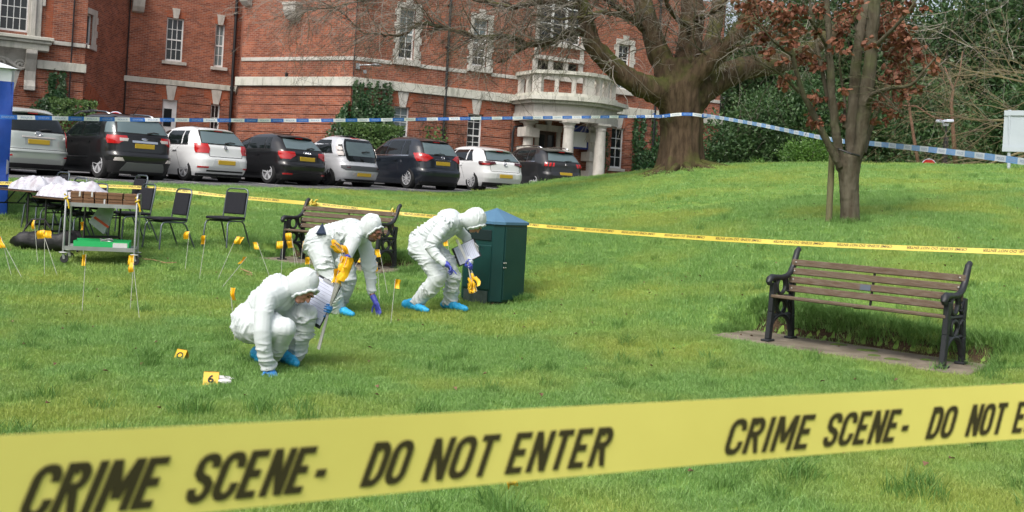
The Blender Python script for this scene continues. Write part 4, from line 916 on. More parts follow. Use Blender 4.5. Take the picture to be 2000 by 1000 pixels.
# bay lines between the cars
for i in range(len(CARS) - 1):
    a = at(CARS[i][1][0], 350, CARS[i][1][2]); b = at(CARS[i + 1][1][0], 350, CARS[i + 1][1][2]); h = R((CARS[i][2] + CARS[i + 1][2]) / 2); c = (a + b) / 2
    f = Vector((-math.sin(h), math.cos(h), 0)); q = Vector((math.cos(h), math.sin(h), 0)) * .05; mb = MB(); P = []
    for t in (-.5, 4.6):
        for sg_ in (-1, 1): w_ = c + f * t + q * sg_; P.append((w_.x, w_.y, float(park_z(w_.y)) + .006))
    mb.add(P, [(0, 1, 3, 2)]); mb.build('bay_line', m_line, car_park)
# ------------------------------------------------------------------ people in white coveralls
m_suit = M('coverall', (.58, .625, .63), .85, col2=(.545, .59, .60), ns=5, spec=.1)
_nt = m_suit.node_tree; _tc = nd(_nt, 'TexCoord'); _n1 = nd(_nt, 'TexNoise', Scale=4.0, Detail=3.0, Distortion=.8); _n1.noise_type = 'RIDGED_MULTIFRACTAL'
_bp = nd(_nt, 'Bump', Strength=.10, Distance=.012); _nt.links.new(_tc.outputs['Object'], _n1.inputs['Vector']); _nt.links.new(_n1.outputs['Fac'], _bp.inputs['Height']); _nt.links.new(_bp.outputs[0], _nt.nodes['Principled BSDF'].inputs['Normal'])
m_glove = M('nitrile_violet', (.045, .055, .36), .45, col2=(.06, .08, .42), ns=30, bump=.2, bs=60)
m_glove2 = M('nitrile_blue', (.03, .19, .52), .45, col2=(.05, .25, .6), ns=30, bump=.2, bs=60)
m_shoe = M('shoe_cover', (.02, .30, .60), .42, col2=(.03, .40, .70), ns=24, bump=.6, bs=40)
m_sole = M('shoe_sole', (.012, .012, .014), .7)
m_skin = M('skin_tan', (.30, .14, .085), .5, sub=.1, col2=(.26, .11, .07), ns=14)
m_skin2 = M('skin_pale', (.46, .24, .17), .5, sub=.1, col2=(.42, .20, .14), ns=14)
m_hair = M('dark_hair', (.02, .014, .01), .7, bump=.6, bs=90)
m_eye = M('eye_dark', (.01, .008, .007), .2)
m_navy = M('navy_cloth', (.02, .035, .07), .85, bump=.4, bs=60)
def chain(mb, pts):
    """tapered capsule chain; pts = [(Vector, radius)]"""
    P, Q = [], []
    for i in range(len(pts) - 1):
        (a, ra), (b, rb) = pts[i], pts[i + 1]; n = max(2, int((b - a).length / .03))
        for k in range(n): t = k / n; P.append(a.lerp(b, t)); Q.append(ra + (rb - ra) * t)
    P.append(pts[-1][0]); Q.append(pts[-1][1]); mb.tube(P, Q, 14)
    for (p, r) in pts: mb.ball(p, r, 14, 9)
def remesh(mb, name, vox, smooth=3, fac=.5):
    me = mb.mesh(name); bm = bmesh.new(); bm.from_mesh(me); bmesh.ops.recalc_face_normals(bm, faces=bm.faces); bm.to_mesh(me); bm.free()
    o = bpy.data.objects.new(name, me); COL.objects.link(o)
    r = o.modifiers.new('r', 'REMESH'); r.mode = 'VOXEL'; r.voxel_size = vox
    if smooth: s = o.modifiers.new('s', 'SMOOTH'); s.factor = fac; s.iterations = smooth
    out = bake(o); bpy.data.objects.remove(o); return out
def wrinkle(me, limbs, amp=.011, seed=0.0, ftwist=1.0):
    """cloth folds: ridges running across each limb, deeper towards the joints, plus loose creases"""
    n = len(me.vertices); co = np.empty(n * 3); me.vertices.foreach_get('co', co); co = co.reshape(-1, 3)
    no = np.empty(n * 3); me.vertices.foreach_get('normal', no); no = no.reshape(-1, 3)
    segs = []
    for L in limbs:
        for i in range(len(L) - 1): segs.append((np.array(L[i][0]), np.array(L[i + 1][0])))
    best = np.full(n, 1e9); ax = np.zeros((n, 3)); tt = np.zeros(n); bs_ = np.zeros((n, 3)); sid = np.zeros(n); si = 0
    for a, b in segs:
        d = b - a; ln = np.linalg.norm(d); d = d / ln; t = (co - a) @ d; tc = np.clip(t, 0, ln); ds = np.linalg.norm(co - a - tc[:, None] * d, axis=1)
        m = ds < best; best[m] = ds[m]; ax[m] = d; bs_[m] = a; si += 1; sid[m] = si; e = np.minimum(tc, ln - tc) / ln; tt[m] = e[m]
    out = co.copy()
    for i in range(n):
        p = Vector(co[i]); a = Vector(ax[i])
        wv = Vector((mnoise.noise(p * 2.3 + Vector((seed, 0, 5))), mnoise.noise(p * 2.3 + Vector((3, seed, 1))), mnoise.noise(p * 2.3 + Vector((9, 2, seed)))))
        q = p - Vector(bs_[i]); tl = (a + wv * .9).normalized(); al = tl * q.dot(tl); pe = q - al; so = Vector((seed + sid[i] * 1.7, seed * 2, 3))
        s1 = mnoise.noise(pe * 3.0 + al * 15 + so); s2 = mnoise.noise(pe * 4.0 + al * 26 + so * 1.3); s3 = mnoise.noise(p * 4 + Vector((seed, 4, 4)))
        mk = min(1, max(.1, .62 + 1.5 * mnoise.noise(p * 3.6 + Vector((2, seed, 8))))); k = 1.35 - 1.2 * min(tt[i] * 2, 1); amp_ = amp * (.4 if sid[i] == si else 1)
        r1 = max(0, 1 - abs(s1) / .24) ** 1.6; r2 = max(0, 1 - abs(s2) / .24) ** 1.6
        h = r1 * amp_ * mk * (.9 + .5 * k) + r2 * amp_ * .5 * mk * (.5 + .9 * k) + s3 * amp_ * .9 - amp_ * .5
        out[i] = co[i] + no[i] * h
    me.vertices.foreach_set('co', out.ravel()); me.update()
def limb_dir(a, b): return (b - a).normalized()
def hand(par, name, wrist, fdir, palm_n, thumb_side, mat, curl=.4, spread=.16, size=.185, wrist_r=.028, curls=None, cuff=None):
    """palm, four unequal bent fingers and a thumb leaving the side of the palm, grown into one skin"""
    f = fdir.normalized(); n = (palm_n - f * palm_n.dot(f)).normalized(); s = n.cross(f).normalized() * thumb_side       # s points to the thumb side
    mb = MB(); pl = size * .5; pw = size * .43
    T = frame(wrist + f * (pl * .55), s, n).to_3x3()
    mb.ball(wrist + f * pl * .55, (pw * .56, pl * .62, size * .085), 16, 10, T=T)
    if cuff is not None: chain(mb, [(cuff, wrist_r * 1.12), (wrist, wrist_r), (wrist + f * pl * .3, wrist_r * .95)])
    lens = (.46, .52, .48, .38)
    for i in range(4):
        off = (.36 - .24 * i) * pw * 1.05; base = wrist + f * pl * (1.0 - .05 * abs(i - 1)) + s * off
        d = (f + s * (spread * (1.2 - .85 * i))).normalized(); c = (curls[i] if curls else curl); L = lens[i] * size; p = base - f * .015; a = 0; pts = [(p, .0098)]
        for k, (fr, ba) in enumerate(((.42, .55), (.32, 1.0), (.26, .8))):
            a += c * ba; dd = (d * math.cos(a) + n * math.sin(a)).normalized(); p = p + dd * (L * fr + (.015 if k == 0 else 0)); pts.append((p, (.0092, .0085, .007)[k]))
        chain(mb, pts)
    tb = wrist + f * pl * .28 + s * pw * .42; td = (f * .62 + s * .75 + n * .25).normalized()
    p1 = tb + td * size * .2; p2 = p1 + (td * .7 + f * .5 + n * curl * .8).normalized() * size * .17; p3 = p2 + (f * .8 + n * curl * 1.1 + td * .15).normalized() * size * .12
    chain(mb, [(tb - td * .01, .014), (p1, .0115), (p2, .0105), (p3, .008)])
    me = remesh(mb, name, .0045, 2); finish(me, mat, 0, fix=False); o = link(name, me, par); me.transform(Matrix.Translation(-parent_origin(par))); return o
def shoe(par, heel, toe, r=.05, up=Vector((0, 0, 1)), ankle=None, mat=None, mess=1.0):
    f = (toe - heel).normalized(); mb = MB(); L = (toe - heel).length
    for (t, h, rr) in ((.08, .052, .058), (.25, .055, .060), (.45, .052, .058), (.65, .045, .058), (.82, .038, .052), (.94, .032, .040)):
        s_ = f.cross(up).normalized(); T = frame((0, 0, 0), s_, up).to_3x3()
        mb.ball(heel + f * L * t + up * h, (rr * .92, L * .17, h + .004), 14, 9, T=T)
    if ankle is not None: chain(mb, [(heel + f * L * .22 + up * .07, .056), (ankle, .062)])
    me = remesh(mb, 'shoe_cover', .009, 3)
    roughen(me, lambda c: (mnoise.noise(c * 26) * .006 + abs(mnoise.noise(c * 55)) * .004) * mess)
    finish(me, mat or m_shoe, 0, fix=False); me.transform(Matrix.Translation(-parent_origin(par)))
    return link('shoe_cover', me, par)
def face(par, c, look, up, skin, beard=False, glasses=False, k=1.0):
    """skin-coloured face standing in the hood opening: brow, nose, lips, chin, eyes at half the height"""
    look = look.normalized(); up = (up - look * up.dot(look)).normalized(); s = look.cross(up).normalized()
    def q(x, y, z): return c + (s * x + look * y + up * z) * k
    T = frame((0, 0, 0), s, up).to_3x3(); mb = MB()
    mb.ball(q(0, .045, -.01), (.070 * k, .080 * k, .098 * k), 18, 12, T=T)
    mb.ball(q(0, .085, -.085), (.036 * k, .034 * k, .030 * k), 12, 8, T=T)          # chin
    mb.ball(q(0, .112, .034), (.052 * k, .018 * k, .016 * k), 12, 8, T=T)           # brow
    chain(mb, [(q(0, .118, .02), .010 * k), (q(0, .142, -.018), .015 * k)]); mb.ball(q(.014, .128, -.022), .010 * k, 8, 6); mb.ball(q(-.014, .128, -.022), .010 * k, 8, 6)
    mb.ball(q(0, .120, -.052), (.024 * k, .012 * k, .008 * k), 10, 6, T=T); mb.ball(q(0, .117, -.066), (.021 * k, .012 * k, .008 * k), 10, 6, T=T)
    for sg in (-1, 1): mb.ball(q(.036 * sg, .092, -.02), (.026 * k, .024 * k, .024 * k), 10, 7, T=T)
    me = remesh(mb, 'face', .0055, 2); me.transform(Matrix.Translation(-parent_origin(par))); finish(me, skin, 0, fix=False); f = link('face', me, par)
    for sg in (-1, 1):
        e = MB(); e.ball(q(.03 * sg, .112, .008), (.014 * k, .010 * k, .007 * k), 10, 6, T=T); e.build('eye', m_eye, f, smooth=0, world=True)
        e = MB(); e.tube([q(.012 * sg, .127, .03), q(.03 * sg, .126, .037), q(.05 * sg, .112, .03)], [.004 * k, .005 * k, .003 * k], 6); e.build('eyebrow', m_hair, f, world=True)
    if beard:
        e = MB(); e.ball(q(0, .072, -.075), (.056 * k, .052 * k, .042 * k), 14, 9, T=T); e.ball(q(0, .118, -.040), (.03 * k, .012 * k, .008 * k), 10, 6, T=T); me = remesh(e, 'beard', .006, 2); me.transform(Matrix.Translation(-parent_origin(par))); finish(me, M('beard', (.085, .05, .035), .8, bump=.6, bs=120), 0, fix=False); link('beard', me, par)
    if glasses:
        e = MB()
        for sg in (-1, 1): e.tube([q(.031 * sg + .024 * math.cos(a * .524), .128, .006 + .019 * math.sin(a * .524)) for a in range(13)], .003 * k, 6, cap=False); e.bar(q(.055 * sg, .127, .01), q(.078 * sg, .03, .012), .004, .005)
        e.bar(q(-.008, .13, .01), q(.008, .13, .01), .004, .004); e.build('glasses', m_eye, par, world=True)
    return f
def hood_rim(par, c, look, up, k=1.0):
    look = look.normalized(); up = (up - look * up.dot(look)).normalized(); s = look.cross(up).normalized(); mb = MB()
    mb.tube([c + (s * .080 * math.cos(a * .2244) + up * (.104 * math.sin(a * .2244) - .006) + look * (.062 + .03 * math.sin(a * .2244) + .008 * math.sin(a * 1.9))) * k for a in range(29)], .013 * k, 7, cap=False)
    return mb.build('hood_elastic', m_suit, par, smooth=0, world=True)
def J(u, v, Y, r): return (at(u, v, Y), r)
def suit(par, limbs, balls, seed, amp=.019, vox=.009):
    mb = MB()
    for L in limbs: chain(mb, L)
    for (p, r, T) in balls: mb.ball(p, r, 20, 14, T=T)
    me = remesh(mb, 'coverall', vox, 7, .5); wrinkle(me, limbs, amp, seed); finish(me, m_suit, 0, fix=False)
    me.transform(Matrix.Translation(-parent_origin(par))); return link('coverall', me, par)
def hoodball(c, look, up, k=1.0):
    look = look.normalized(); up = (up - look * up.dot(look)).normalized(); s = look.cross(up)
    return (c - look * .012 * k + up * .012 * k, (.108 * k, .125 * k, .140 * k), frame((0, 0, 0), s, up).to_3x3())
TORSO = None
def trunk_mesh(limbs, pel, chest, neck, sl, sr_, rp=.17, rc=.165):
    """pelvis to chest to shoulders as overlapping tapered chains"""
    mid = pel.lerp(chest, .5)
    limbs.append([(pel, rp), (mid, rp * .97), (chest, rc)]); limbs.append([(chest, rc * .8), (neck, .085)])
    limbs.append([(sl, .095), (chest.lerp(neck, .35), .125), (sr_, .095)])

# --- crouching person in front
p1 = thing('person', 'crouching person in white hooded coverall touching the grass, clipboard in the far hand', 'person', at(540, 725, 8.7), group='people in white coveralls')
p1.location.z = gz(p1.location.x, p1.location.y)
pel, chest, neck = at(492, 622, 8.85), at(540, 575, 8.72), at(572, 556, 8.68)
shR, shL = at(520, 585, 8.50), at(570, 575, 8.92)
limbs = []; trunk_mesh(limbs, pel, chest, neck, shL, shR, .165, .17)
limbs.append([(shR, .098), (at(514, 612, 8.42), .090), (at(512, 645, 8.38), .078), (at(514, 680, 8.38), .074), (at(523, 712, 8.42), .062)])       # near arm, straight down to the grass
limbs.append([(shL, .09), (at(600, 600, 9.0), .075), (at(622, 604, 8.98), .068), (at(634, 603, 8.95), .05)])                                       # far arm to the clipboard
limbs.append([(at(488, 640, 8.70), .145), (at(530, 640, 8.52), .125), (at(557, 641, 8.48), .098), (at(546, 672, 8.56), .088), (at(528, 702, 8.72), .075)])   # near leg
limbs.append([(at(500, 632, 8.98), .14), (at(560, 618, 8.88), .125), (at(598, 612, 8.82), .098), (at(593, 650, 8.86), .094), (at(578, 692, 8.92), .088), (at(566, 706, 8.92), .08)])  # far leg
look1 = Vector((.55, -.28, -.78)); up1 = Vector((.75, .05, .6)); hd1 = at(589, 557, 8.66)
limbs.append([(neck, .085), (hd1 - look1 * .02, .09)])
suit(p1, limbs, [hoodball(hd1, look1, up1, 1.08)], 1.3, .018)
face(p1, hd1 + look1 * .018, look1, up1, m_skin2, k=.95); hood_rim(p1, hd1 + look1 * .024, look1, up1)
hg = at(527, 725, 8.44); hg.z = gz(hg.x, hg.y) + .055
hand(p1, 'glove', hg, Vector((.35, -.55, -.42)), Vector((.1, -.3, -1)), 1, m_glove2, curl=.12, spread=.2, size=.2, cuff=at(523, 710, 8.42), wrist_r=.036)
hl = at(638, 604, 8.93)
hand(p1, 'glove', hl, Vector((.55, -.75, .1)), Vector((-.4, -.5, .2)), -1, m_glove2, curl=1.0, spread=.05, size=.18, cuff=at(630, 603, 8.95))
tz = lambda u, v, Y: Vector((at(u, v, Y).x, at(u, v, Y).y, gz(at(u, v, Y).x, at(u, v, Y).y) + .012))
shoe(p1, tz(548, 712, 8.93), tz(578, 726, 8.72), ankle=at(562, 702, 8.92)); shoe(p1, tz(497, 712, 8.95), tz(516, 722, 8.74), ankle=at(512, 700, 8.85))

# --- bending person in the middle
p2 = thing('person', 'bending person with glasses and beard in white coverall reaching down with a violet glove', 'person', at(660, 615, 12.2), group='people in white coveralls')
p2.location.z = gz(p2.location.x, p2.location.y)
pel, chest, neck = at(623, 468, 12.3), at(684, 453, 12.2), at(706, 448, 12.15)
shR, shL = at(690, 470, 12.0), at(708, 466, 12.42)
limbs = []; trunk_mesh(limbs, pel, chest, neck, shL, shR, .175, .175)
limbs.append([(shL, .10), (at(716, 495, 12.42), .09), (at(721, 525, 12.40), .083), (at(724, 548, 12.38), .078), (at(725, 568, 12.36), .062)])
limbs.append([(shR, .095), (at(676, 500, 11.9), .085), (at(668, 512, 11.86), .075), (at(674, 508, 11.84), .055)])
limbs.append([(at(618, 480, 12.22), .15), (at(634, 520, 12.1), .125), (at(645, 550, 12.05), .10), (at(655, 580, 12.12), .098), (at(660, 604, 12.18), .095)])
limbs.append([(at(634, 480, 12.45), .145), (at(676, 520, 12.38), .115), (at(683, 548, 12.36), .096), (at(668, 585, 12.42), .09), (at(650, 610, 12.48), .085)])
look2 = Vector((.72, -.35, -.55)); up2 = Vector((.55, -.12, .8)); hd2 = at(723, 444, 12.1)
limbs.append([(neck, .085), (hd2 - look2 * .02, .09)])
suit(p2, limbs, [hoodball(hd2, look2, up2, 1.10)], 4.1, .019)
face(p2, hd2 + look2 * .032, look2, up2, m_skin, beard=True, glasses=True, k=1.05); hood_rim(p2, hd2 + look2 * .028, look2, up2, 1.05)
wr = at(727, 577, 12.34)
hand(p2, 'glove', at(733, 588, 12.30), Vector((.38, -.2, -.85)), Vector((-.5, -.6, -.2)), -1, m_glove, curl=.22, spread=.16, size=.215, cuff=at(729, 580, 12.33), wrist_r=.034)
mb = MB(); chain(mb, [(at(725, 566, 12.36), .034), (at(729, 582, 12.33), .030)]); mb.build('wrist', m_skin, p2, smooth=0, world=True)
hh2 = at(675, 507, 11.82)
hand(p2, 'glove', hh2, Vector((.5, -.55, .35)), Vector((-.3, -.7, -.2)), 1, m_glove, curl=1.05, spread=.05, size=.185, cuff=at(671, 511, 11.85), wrist_r=.032)
shoe(p2, tz(645, 610, 12.3), tz(687, 617, 12.0), ankle=at(658, 600, 12.2)); shoe(p2, tz(636, 612, 12.62), tz(672, 614, 12.36), ankle=at(650, 606, 12.5))
mb = MB(); T = frame(at(628, 452, 12.12), (.8, .2, .5), (-.15, -1, .25)); mb.prism([(-.075, .0), (.03, -.07), (.06, .085)], -.03, .03, T); mb.build('shirt_patch', m_navy, p2, world=True, bevel=.01)
mb = MB(); mb.tube([at(664, 478, 11.98), at(671, 492, 11.92), at(676, 502, 11.9)], [.03, .04, .03], 8); mb.build('strap', m_navy, p2, world=True, smooth=0)

# --- bending person beside the bin
p3 = thing('person', 'bending person in white coverall beside the green bin, reading a clipboard', 'person', at(845, 606, 12.8), group='people in white coveralls')
p3.location.z = gz(p3.location.x, p3.location.y)
pel, chest, neck = at(826, 470, 12.85), at(878, 434, 12.8), at(904, 430, 12.78)
shR, shL = at(868, 440, 12.58), at(892, 446, 13.0)
limbs = []; trunk_mesh(limbs, pel, chest, neck, shL, shR, .178, .172)
limbs.append([(shR, .102), (at(850, 463, 12.48), .088), (at(839, 481, 12.44), .078), (at(852, 499, 12.40), .068), (at(866, 511, 12.36), .054)])
limbs.append([(shL, .09), (at(910, 463, 13.04), .072), (at(915, 480, 13.0), .066), (at(917, 500, 12.9), .056), (at(917, 512, 12.8), .045)])
limbs.append([(at(820, 482, 12.78), .15), (at(840, 515, 12.68), .128), (at(856, 541, 12.6), .108), (at(838, 565, 12.68), .105), (at(818, 588, 12.78), .092)])
limbs.append([(at(838, 478, 12.98), .145), (at(872, 515, 12.92), .118), (at(885, 540, 12.88), .100), (at(883, 568, 12.92), .1), (at(881, 590, 12.95), .095)])
look3 = Vector((.48, -.12, -.85)); up3 = Vector((.85, -.15, .45)); hd3 = at(925, 430, 12.76)
limbs.append([(neck, .09), (hd3 - look3 * .03, .095)])
suit(p3, limbs, [hoodball(hd3, look3, up3, 1.14)], 8.7, .018)
face(p3, hd3 + look3 * .02, look3, up3, m_skin2, k=.95); hood_rim(p3, hd3 + look3 * .026, look3, up3, 1.05)
hand(p3, 'glove', at(871, 515, 12.34), Vector((.75, -.3, -.5)), Vector((-.3, -.3, -.8)), -1, m_glove, curls=(.1, .9, 1.0, 1.0), curl=.6, spread=.05, size=.19, cuff=at(865, 510, 12.36), wrist_r=.036)
hand(p3, 'glove', at(912, 518, 12.74), Vector((.6, -.65, .1)), Vector((-.2, -.6, -.3)), 1, m_glove, curl=1.05, spread=.06, size=.185, cuff=at(916, 511, 12.8), wrist_r=.032)
shoe(p3, tz(790, 598, 12.9), tz(833, 606, 12.62), ankle=at(806, 592, 12.8)); shoe(p3, tz(865, 600, 13.0), tz(909, 609, 12.72), ankle=at(880, 594, 12.95))
# ------------------------------------------------------------------ benches
m_cast = M('black_cast_iron', (.014, .016, .019), .42, bump=.15, bs=60, rough2=.6, ns=12)
m_slat = M('weathered_slat', (.105, .07, .045), .8, col2=(.175, .14, .105), ns=5, stretch=(2, 14, 14), bump=.5, bs=24, spec=.2)
m_screw = M('screw_steel', (.4, .39, .36), .4, metal=.8)
m_plaque = M('plaque', (.10, .12, .15), .4, metal=.5)
def bench(loc, rz, label, plaque_t):
    """local x along the bench, -y the front; cast ends with rings between the legs, plain timber slats"""
    L = 1.76; b = thing('park_bench', label, 'bench', loc, rz, 'park benches')
    for sx in (-1, 1):
        x = sx * L / 2; T = Matrix.Translation((x, 0, 0)) @ Matrix(((0, 0, 1, 0), (1, 0, 0, 0), (0, 1, 0, 0), (0, 0, 0, 1)))     # (y, z, x) plane
        mb = MB()
        def bar2(pts, w, d=.05):      # flat iron bar following pts in the y-z plane
            for i in range(len(pts) - 1):
                mb.bar((x, pts[i][0], pts[i][1]), (x, pts[i + 1][0], pts[i + 1][1]), d, w, up=(1, 0, 0)) if False else mb.bar((x, pts[i][0], pts[i][1]), (x, pts[i + 1][0], pts[i + 1][1]), w, d, up=(1, 0, 0))
        bar2([(-.27, .02), (-.235, .30), (-.22, .60)], .07); end = mb.build('front_leg', m_cast, b, bevel=.006)
        mb = MB(); bar2([(.22, .02), (.20, .25), (.175, .42), (.20, .62)], .062); mb.build('back_leg', m_cast, b, bevel=.006)
        mb = MB(); n = 26; top = []
        prof = [(-.30, .585), (-.315, .61), (-.30, .64), (-.26, .655), (-.18, .655), (-.05, .65), (.05, .66), (.13, .70), (.185, .77), (.225, .86), (.255, .925), (.285, .945), (.30, .93)]
        mb.tube([(x, p[0], p[1]) for p in prof], [.026, .034, .038, .036, .030, .029, .030, .031, .032, .032, .031, .029, .022], 8); mb.build('arm_rail', m_cast, end, smooth=50)
        mb = MB()
        for (cy, cz, ry, rz_) in ((-.06, .565, .085, .085), (-.04, .345, .085, .075)):
            mb.tube([(x, cy + ry * math.cos(k * .314), cz + rz_ * math.sin(k * .314)) for k in range(21)], .021, 7, cap=False)
        for pts in ([(-.215, .455), (.18, .45)], [(-.225, .44), (-.15, .52), (-.20, .63)], [(.05, .645), (.08, .54), (.17, .47)], [(.17, .62), (.09, .50)], [(-.24, .25), (-.18, .40), (-.23, .44)], [(.19, .25), (.1, .38), (.17, .44)], [(-.13, .45), (-.15, .36), (-.05, .27)], [(.05, .44), (.07, .35), (-.02, .27)]):
            mb.tube([(x, p[0], p[1]) for p in pts], .019, 6)
        mb.tube([(x, -.265 + .0 + .225 * (1 - math.cos(t)), .06 + .205 * math.sin(t)) for t in np.linspace(.15, math.pi - .15, 15)], .026, 7)
        mb.tube([(x, -.24, .265), (x, .19, .265)], .016, 6)
        mb.build('end_tracery', m_cast, end, smooth=50)
        for y in (-.27, .22):
            mb = MB(); mb.box(x - .045, x + .045, y - .075, y + .06, .0, .022); mb.build('foot', m_cast, end, bevel=.005)
    hw = L / 2 + .02
    for i, (y, z, tl) in enumerate(((.155, .515, 13), (.175, .605, 13), (.198, .695, 13), (.222, .785, 13))):
        T = Matrix.Translation((0, y - .045, z + .02)) @ Matrix.Rotation(R(-tl), 4, 'X'); mb = MB(); mb.box(-hw + .01, hw - .01, -.014, .014, -.034, .034, T); sl = mb.build('back_slat', m_slat, b, bevel=.006)
        for sx in (-1, 1):
            mb = MB(); mb.ball(T @ Vector((sx * (hw - .06), -.016, 0)), (.011, .006, .011), 8, 5); mb.build('screw', m_screw, sl, smooth=0)
    for k in range(4):
        y = -.225 + k * .105; z = .462 - .01 * k; mb = MB(); mb.box(-hw + .02, hw - .02, y - .046, y + .046, z - .015, z + .017); mb.build('seat_slat', m_slat, b, bevel=.008)
    mb = MB(); mb.bar((0, -.2, .44), (0, .12, .42), .04, .015); mb.bar((0, .135, .45), (0, .205, .80), .035, .012, up=(1, 0, 0)); mb.build('centre_strut', m_cast, b)
    mb = MB(); T = Matrix.Translation((.0 + plaque_t, .175 - .062, .625)) @ Matrix.Rotation(R(-13), 4, 'X'); mb.box(-.055, .055, -.004, .004, -.028, .028, T); mb.build('plaque', m_plaque, b)
    return b
def slab_pt(i, a, b_):
    s = SLABS[i]; c, n = math.cos(s[2]), math.sin(s[2]); return (s[0] + a * c - b_ * n, s[1] + a * n + b_ * c, s[5])
bench(slab_pt(0, .16, .0), SLABS[0][2], 'weathered wooden bench with black iron ends standing alone on the right', -.05)
bench(slab_pt(1, .05, .08), SLABS[1][2], 'weathered wooden bench with black iron ends behind the bending people', .0)

# ------------------------------------------------------------------ litter bin
m_bin = M('bin_green', (.006, .042, .040), .38, col2=(.008, .050, .048), ns=3, spec=.5)
m_bind = M('bin_dark', (.004, .016, .017), .5)
m_roof = M('bin_roof_blue', (.06, .15, .25), .45, col2=(.08, .18, .28), ns=5)
m_zinc = M('zinc_plate', (.10, .13, .12), .5, metal=.3, col2=(.05, .07, .065), ns=12)
bz = gz(-.15, 14.05)
binn = thing('litter_bin', 'dark green metal litter bin with pale blue pyramid roof', 'bin', (-.19, 13.75, gz(-.19, 13.5) - .01), R(-38))
h = .345; ch = .105; H1 = 1.06
octo = [(-h, -h + ch), (-h + ch, -h), (h - ch, -h), (h, -h + ch), (h, h - ch), (h - ch, h), (-h + ch, h), (-h, h - ch)]
mb = MB(); mb.prism(octo, .05, H1); mb.build('body', m_bin, binn, bevel=.006)
mb = MB(); mb.prism([(x * .93, y * .93) for x, y in octo], -.1, .05); mb.build('plinth', m_bind, binn)
mb = MB(); rim = [(x * 1.06, y * 1.06, H1 + .035) for x, y in octo]; rim0 = [(x * 1.06, y * 1.06, H1) for x, y in octo]; mb.grid([rim0, rim], close=True); mb.add(rim + [(0, 0, H1 + .21)], [(i, (i + 1) % 8, 8) for i in range(8)]); mb.add(rim0, [tuple(range(8))]); mb.build('roof', m_roof, binn)
mb = MB(); mb.box(h - .0, h + .016, -h + ch + .01, h - ch - .01, .07, H1 - .03); mb.v = [(p[0] * 1.0, p[1], p[2]) for p in mb.v]; dr = mb.build('door', m_bin, binn, bevel=.008)
mb = MB()
for (y, z) in ((-.2, .5), (-.24, .5), (-.2, .56), (-.24, .56)): mb.ball((h + .02, y, z), .01, 8, 5)
mb.build('lock_screws', m_screw, dr)
mb = MB(); mb.box(-h + ch + .01, h - ch - .01, -h - .016, -h, .2, .78); mb.build('panel', m_bin, binn, bevel=.006)
mb = MB(); mb.box(-h + ch + .02, h - ch - .02, -h - .012, -h, .84, .98); mb.build('aperture_flap', m_bind, binn, bevel=.005)
mb = MB(); mb.box(-.2, .2, -h - .012, -h - .0, .02, .18); mb.build('kick_plate', m_zinc, binn)
mb = MB()
for i in range(6): mb.tube([(-.12 + i * .045 + .014 * math.cos(k * .7), -h - .018, .745 + .02 * math.sin(k * .7)) for k in range(2 + i % 3, 8)], .005, 4)
mb.build('lettering', m_bind, binn)

# ------------------------------------------------------------------ stacking chairs
m_chrome2 = M('chair_tube', (.13, .155, .17), .35, metal=.7)
m_pad = M('charcoal_fabric', (.018, .019, .024), .9, col2=(.026, .027, .033), ns=60, bump=.3, bs=200, spec=.2)
def chair_mesh():
    c = thing('stacking_chair', 'x', 'chair')
    mb = MB(); mb.box(-.22, .22, -.22, .21, .43, .475); st = mb.build('seat', m_pad, c, bevel=.022, seg=3)
    T = Matrix.Translation((0, .235, .66)) @ Matrix.Rotation(R(-9), 4, 'X'); mb = MB(); mb.box(-.185, .185, -.022, .022, -.15, .2, T); mb.build('backrest', m_pad, c, bevel=.018, seg=3)
    def q(z): return .21 + (z - .45) * .16
    arc = [(-.2, q(.42), .42), (-.2, q(.60), .60), (-.2, q(.86), .86), (-.175, q(.90), .90), (-.13, q(.915), .915), (.13, q(.915), .915), (.175, q(.90), .90), (.2, q(.86), .86), (.2, q(.6), .6), (.2, q(.42), .42)]
    mb = MB(); mb.tube(arc, .0125, 8); mb.build('back_frame', m_chrome2, c, smooth=50)
    for sx in (-1, 1):
        mb = MB(); mb.tube([(sx * .2, q(.42), .42), (sx * .2, .12, .405), (sx * .2, -.12, .41), (sx * .2, -.19, .40), (sx * .205, -.225, .36), (sx * .225, -.25, 0)], .0125, 8); mb.build('leg', m_chrome2, c, smooth=50)
        mb = MB(); mb.tube([(sx * .2, .14, .405), (sx * .205, .20, .36), (sx * .225, .37, 0)], .0125, 8); mb.build('leg', m_chrome2, c, smooth=50)
    mb = MB(); mb.tube([(-.2, -.12, .405), (.2, -.12, .405)], .011, 6); mb.tube([(-.2, .12, .405), (.2, .12, .405)], .011, 6); mb.build('stretcher', m_chrome2, c)
    return c
chair0 = chair_mesh(); first = True
CH = [((437, 489), 16.0, -20, 'charcoal padded chair crossed by the yellow tape, rightmost of the chairs'), ((322, 500), 15.6, -38, 'charcoal padded chair standing alone right of the trolley'),
      ((252, 488), 15.9, -42, 'charcoal padded chair right behind the trolley, the nearer of two in line'), ((238, 480), 16.7, -42, 'charcoal padded chair behind the trolley, the farther of two in line'),
      ((158, 470), 15.65, -40, 'charcoal padded chair under the table top, right of the three behind the table'), ((118, 466), 16.0, -40, 'charcoal padded chair behind the table, middle of three'), ((84, 462), 16.35, -40, 'charcoal padded chair behind the table, left of three')]
for (u, v), Y, az, lab in CH:
    p = at(u, v, Y); loc = (p.x, p.y, gz(p.x, p.y) + .005)
    if first: chair0.location = loc; chair0.rotation_euler = (0, 0, R(az)); chair0['label'] = lab; chair0['group'] = 'padded stacking chairs'; first = False
    else: dup(chair0, loc, R(az), lab, 'padded stacking chairs')

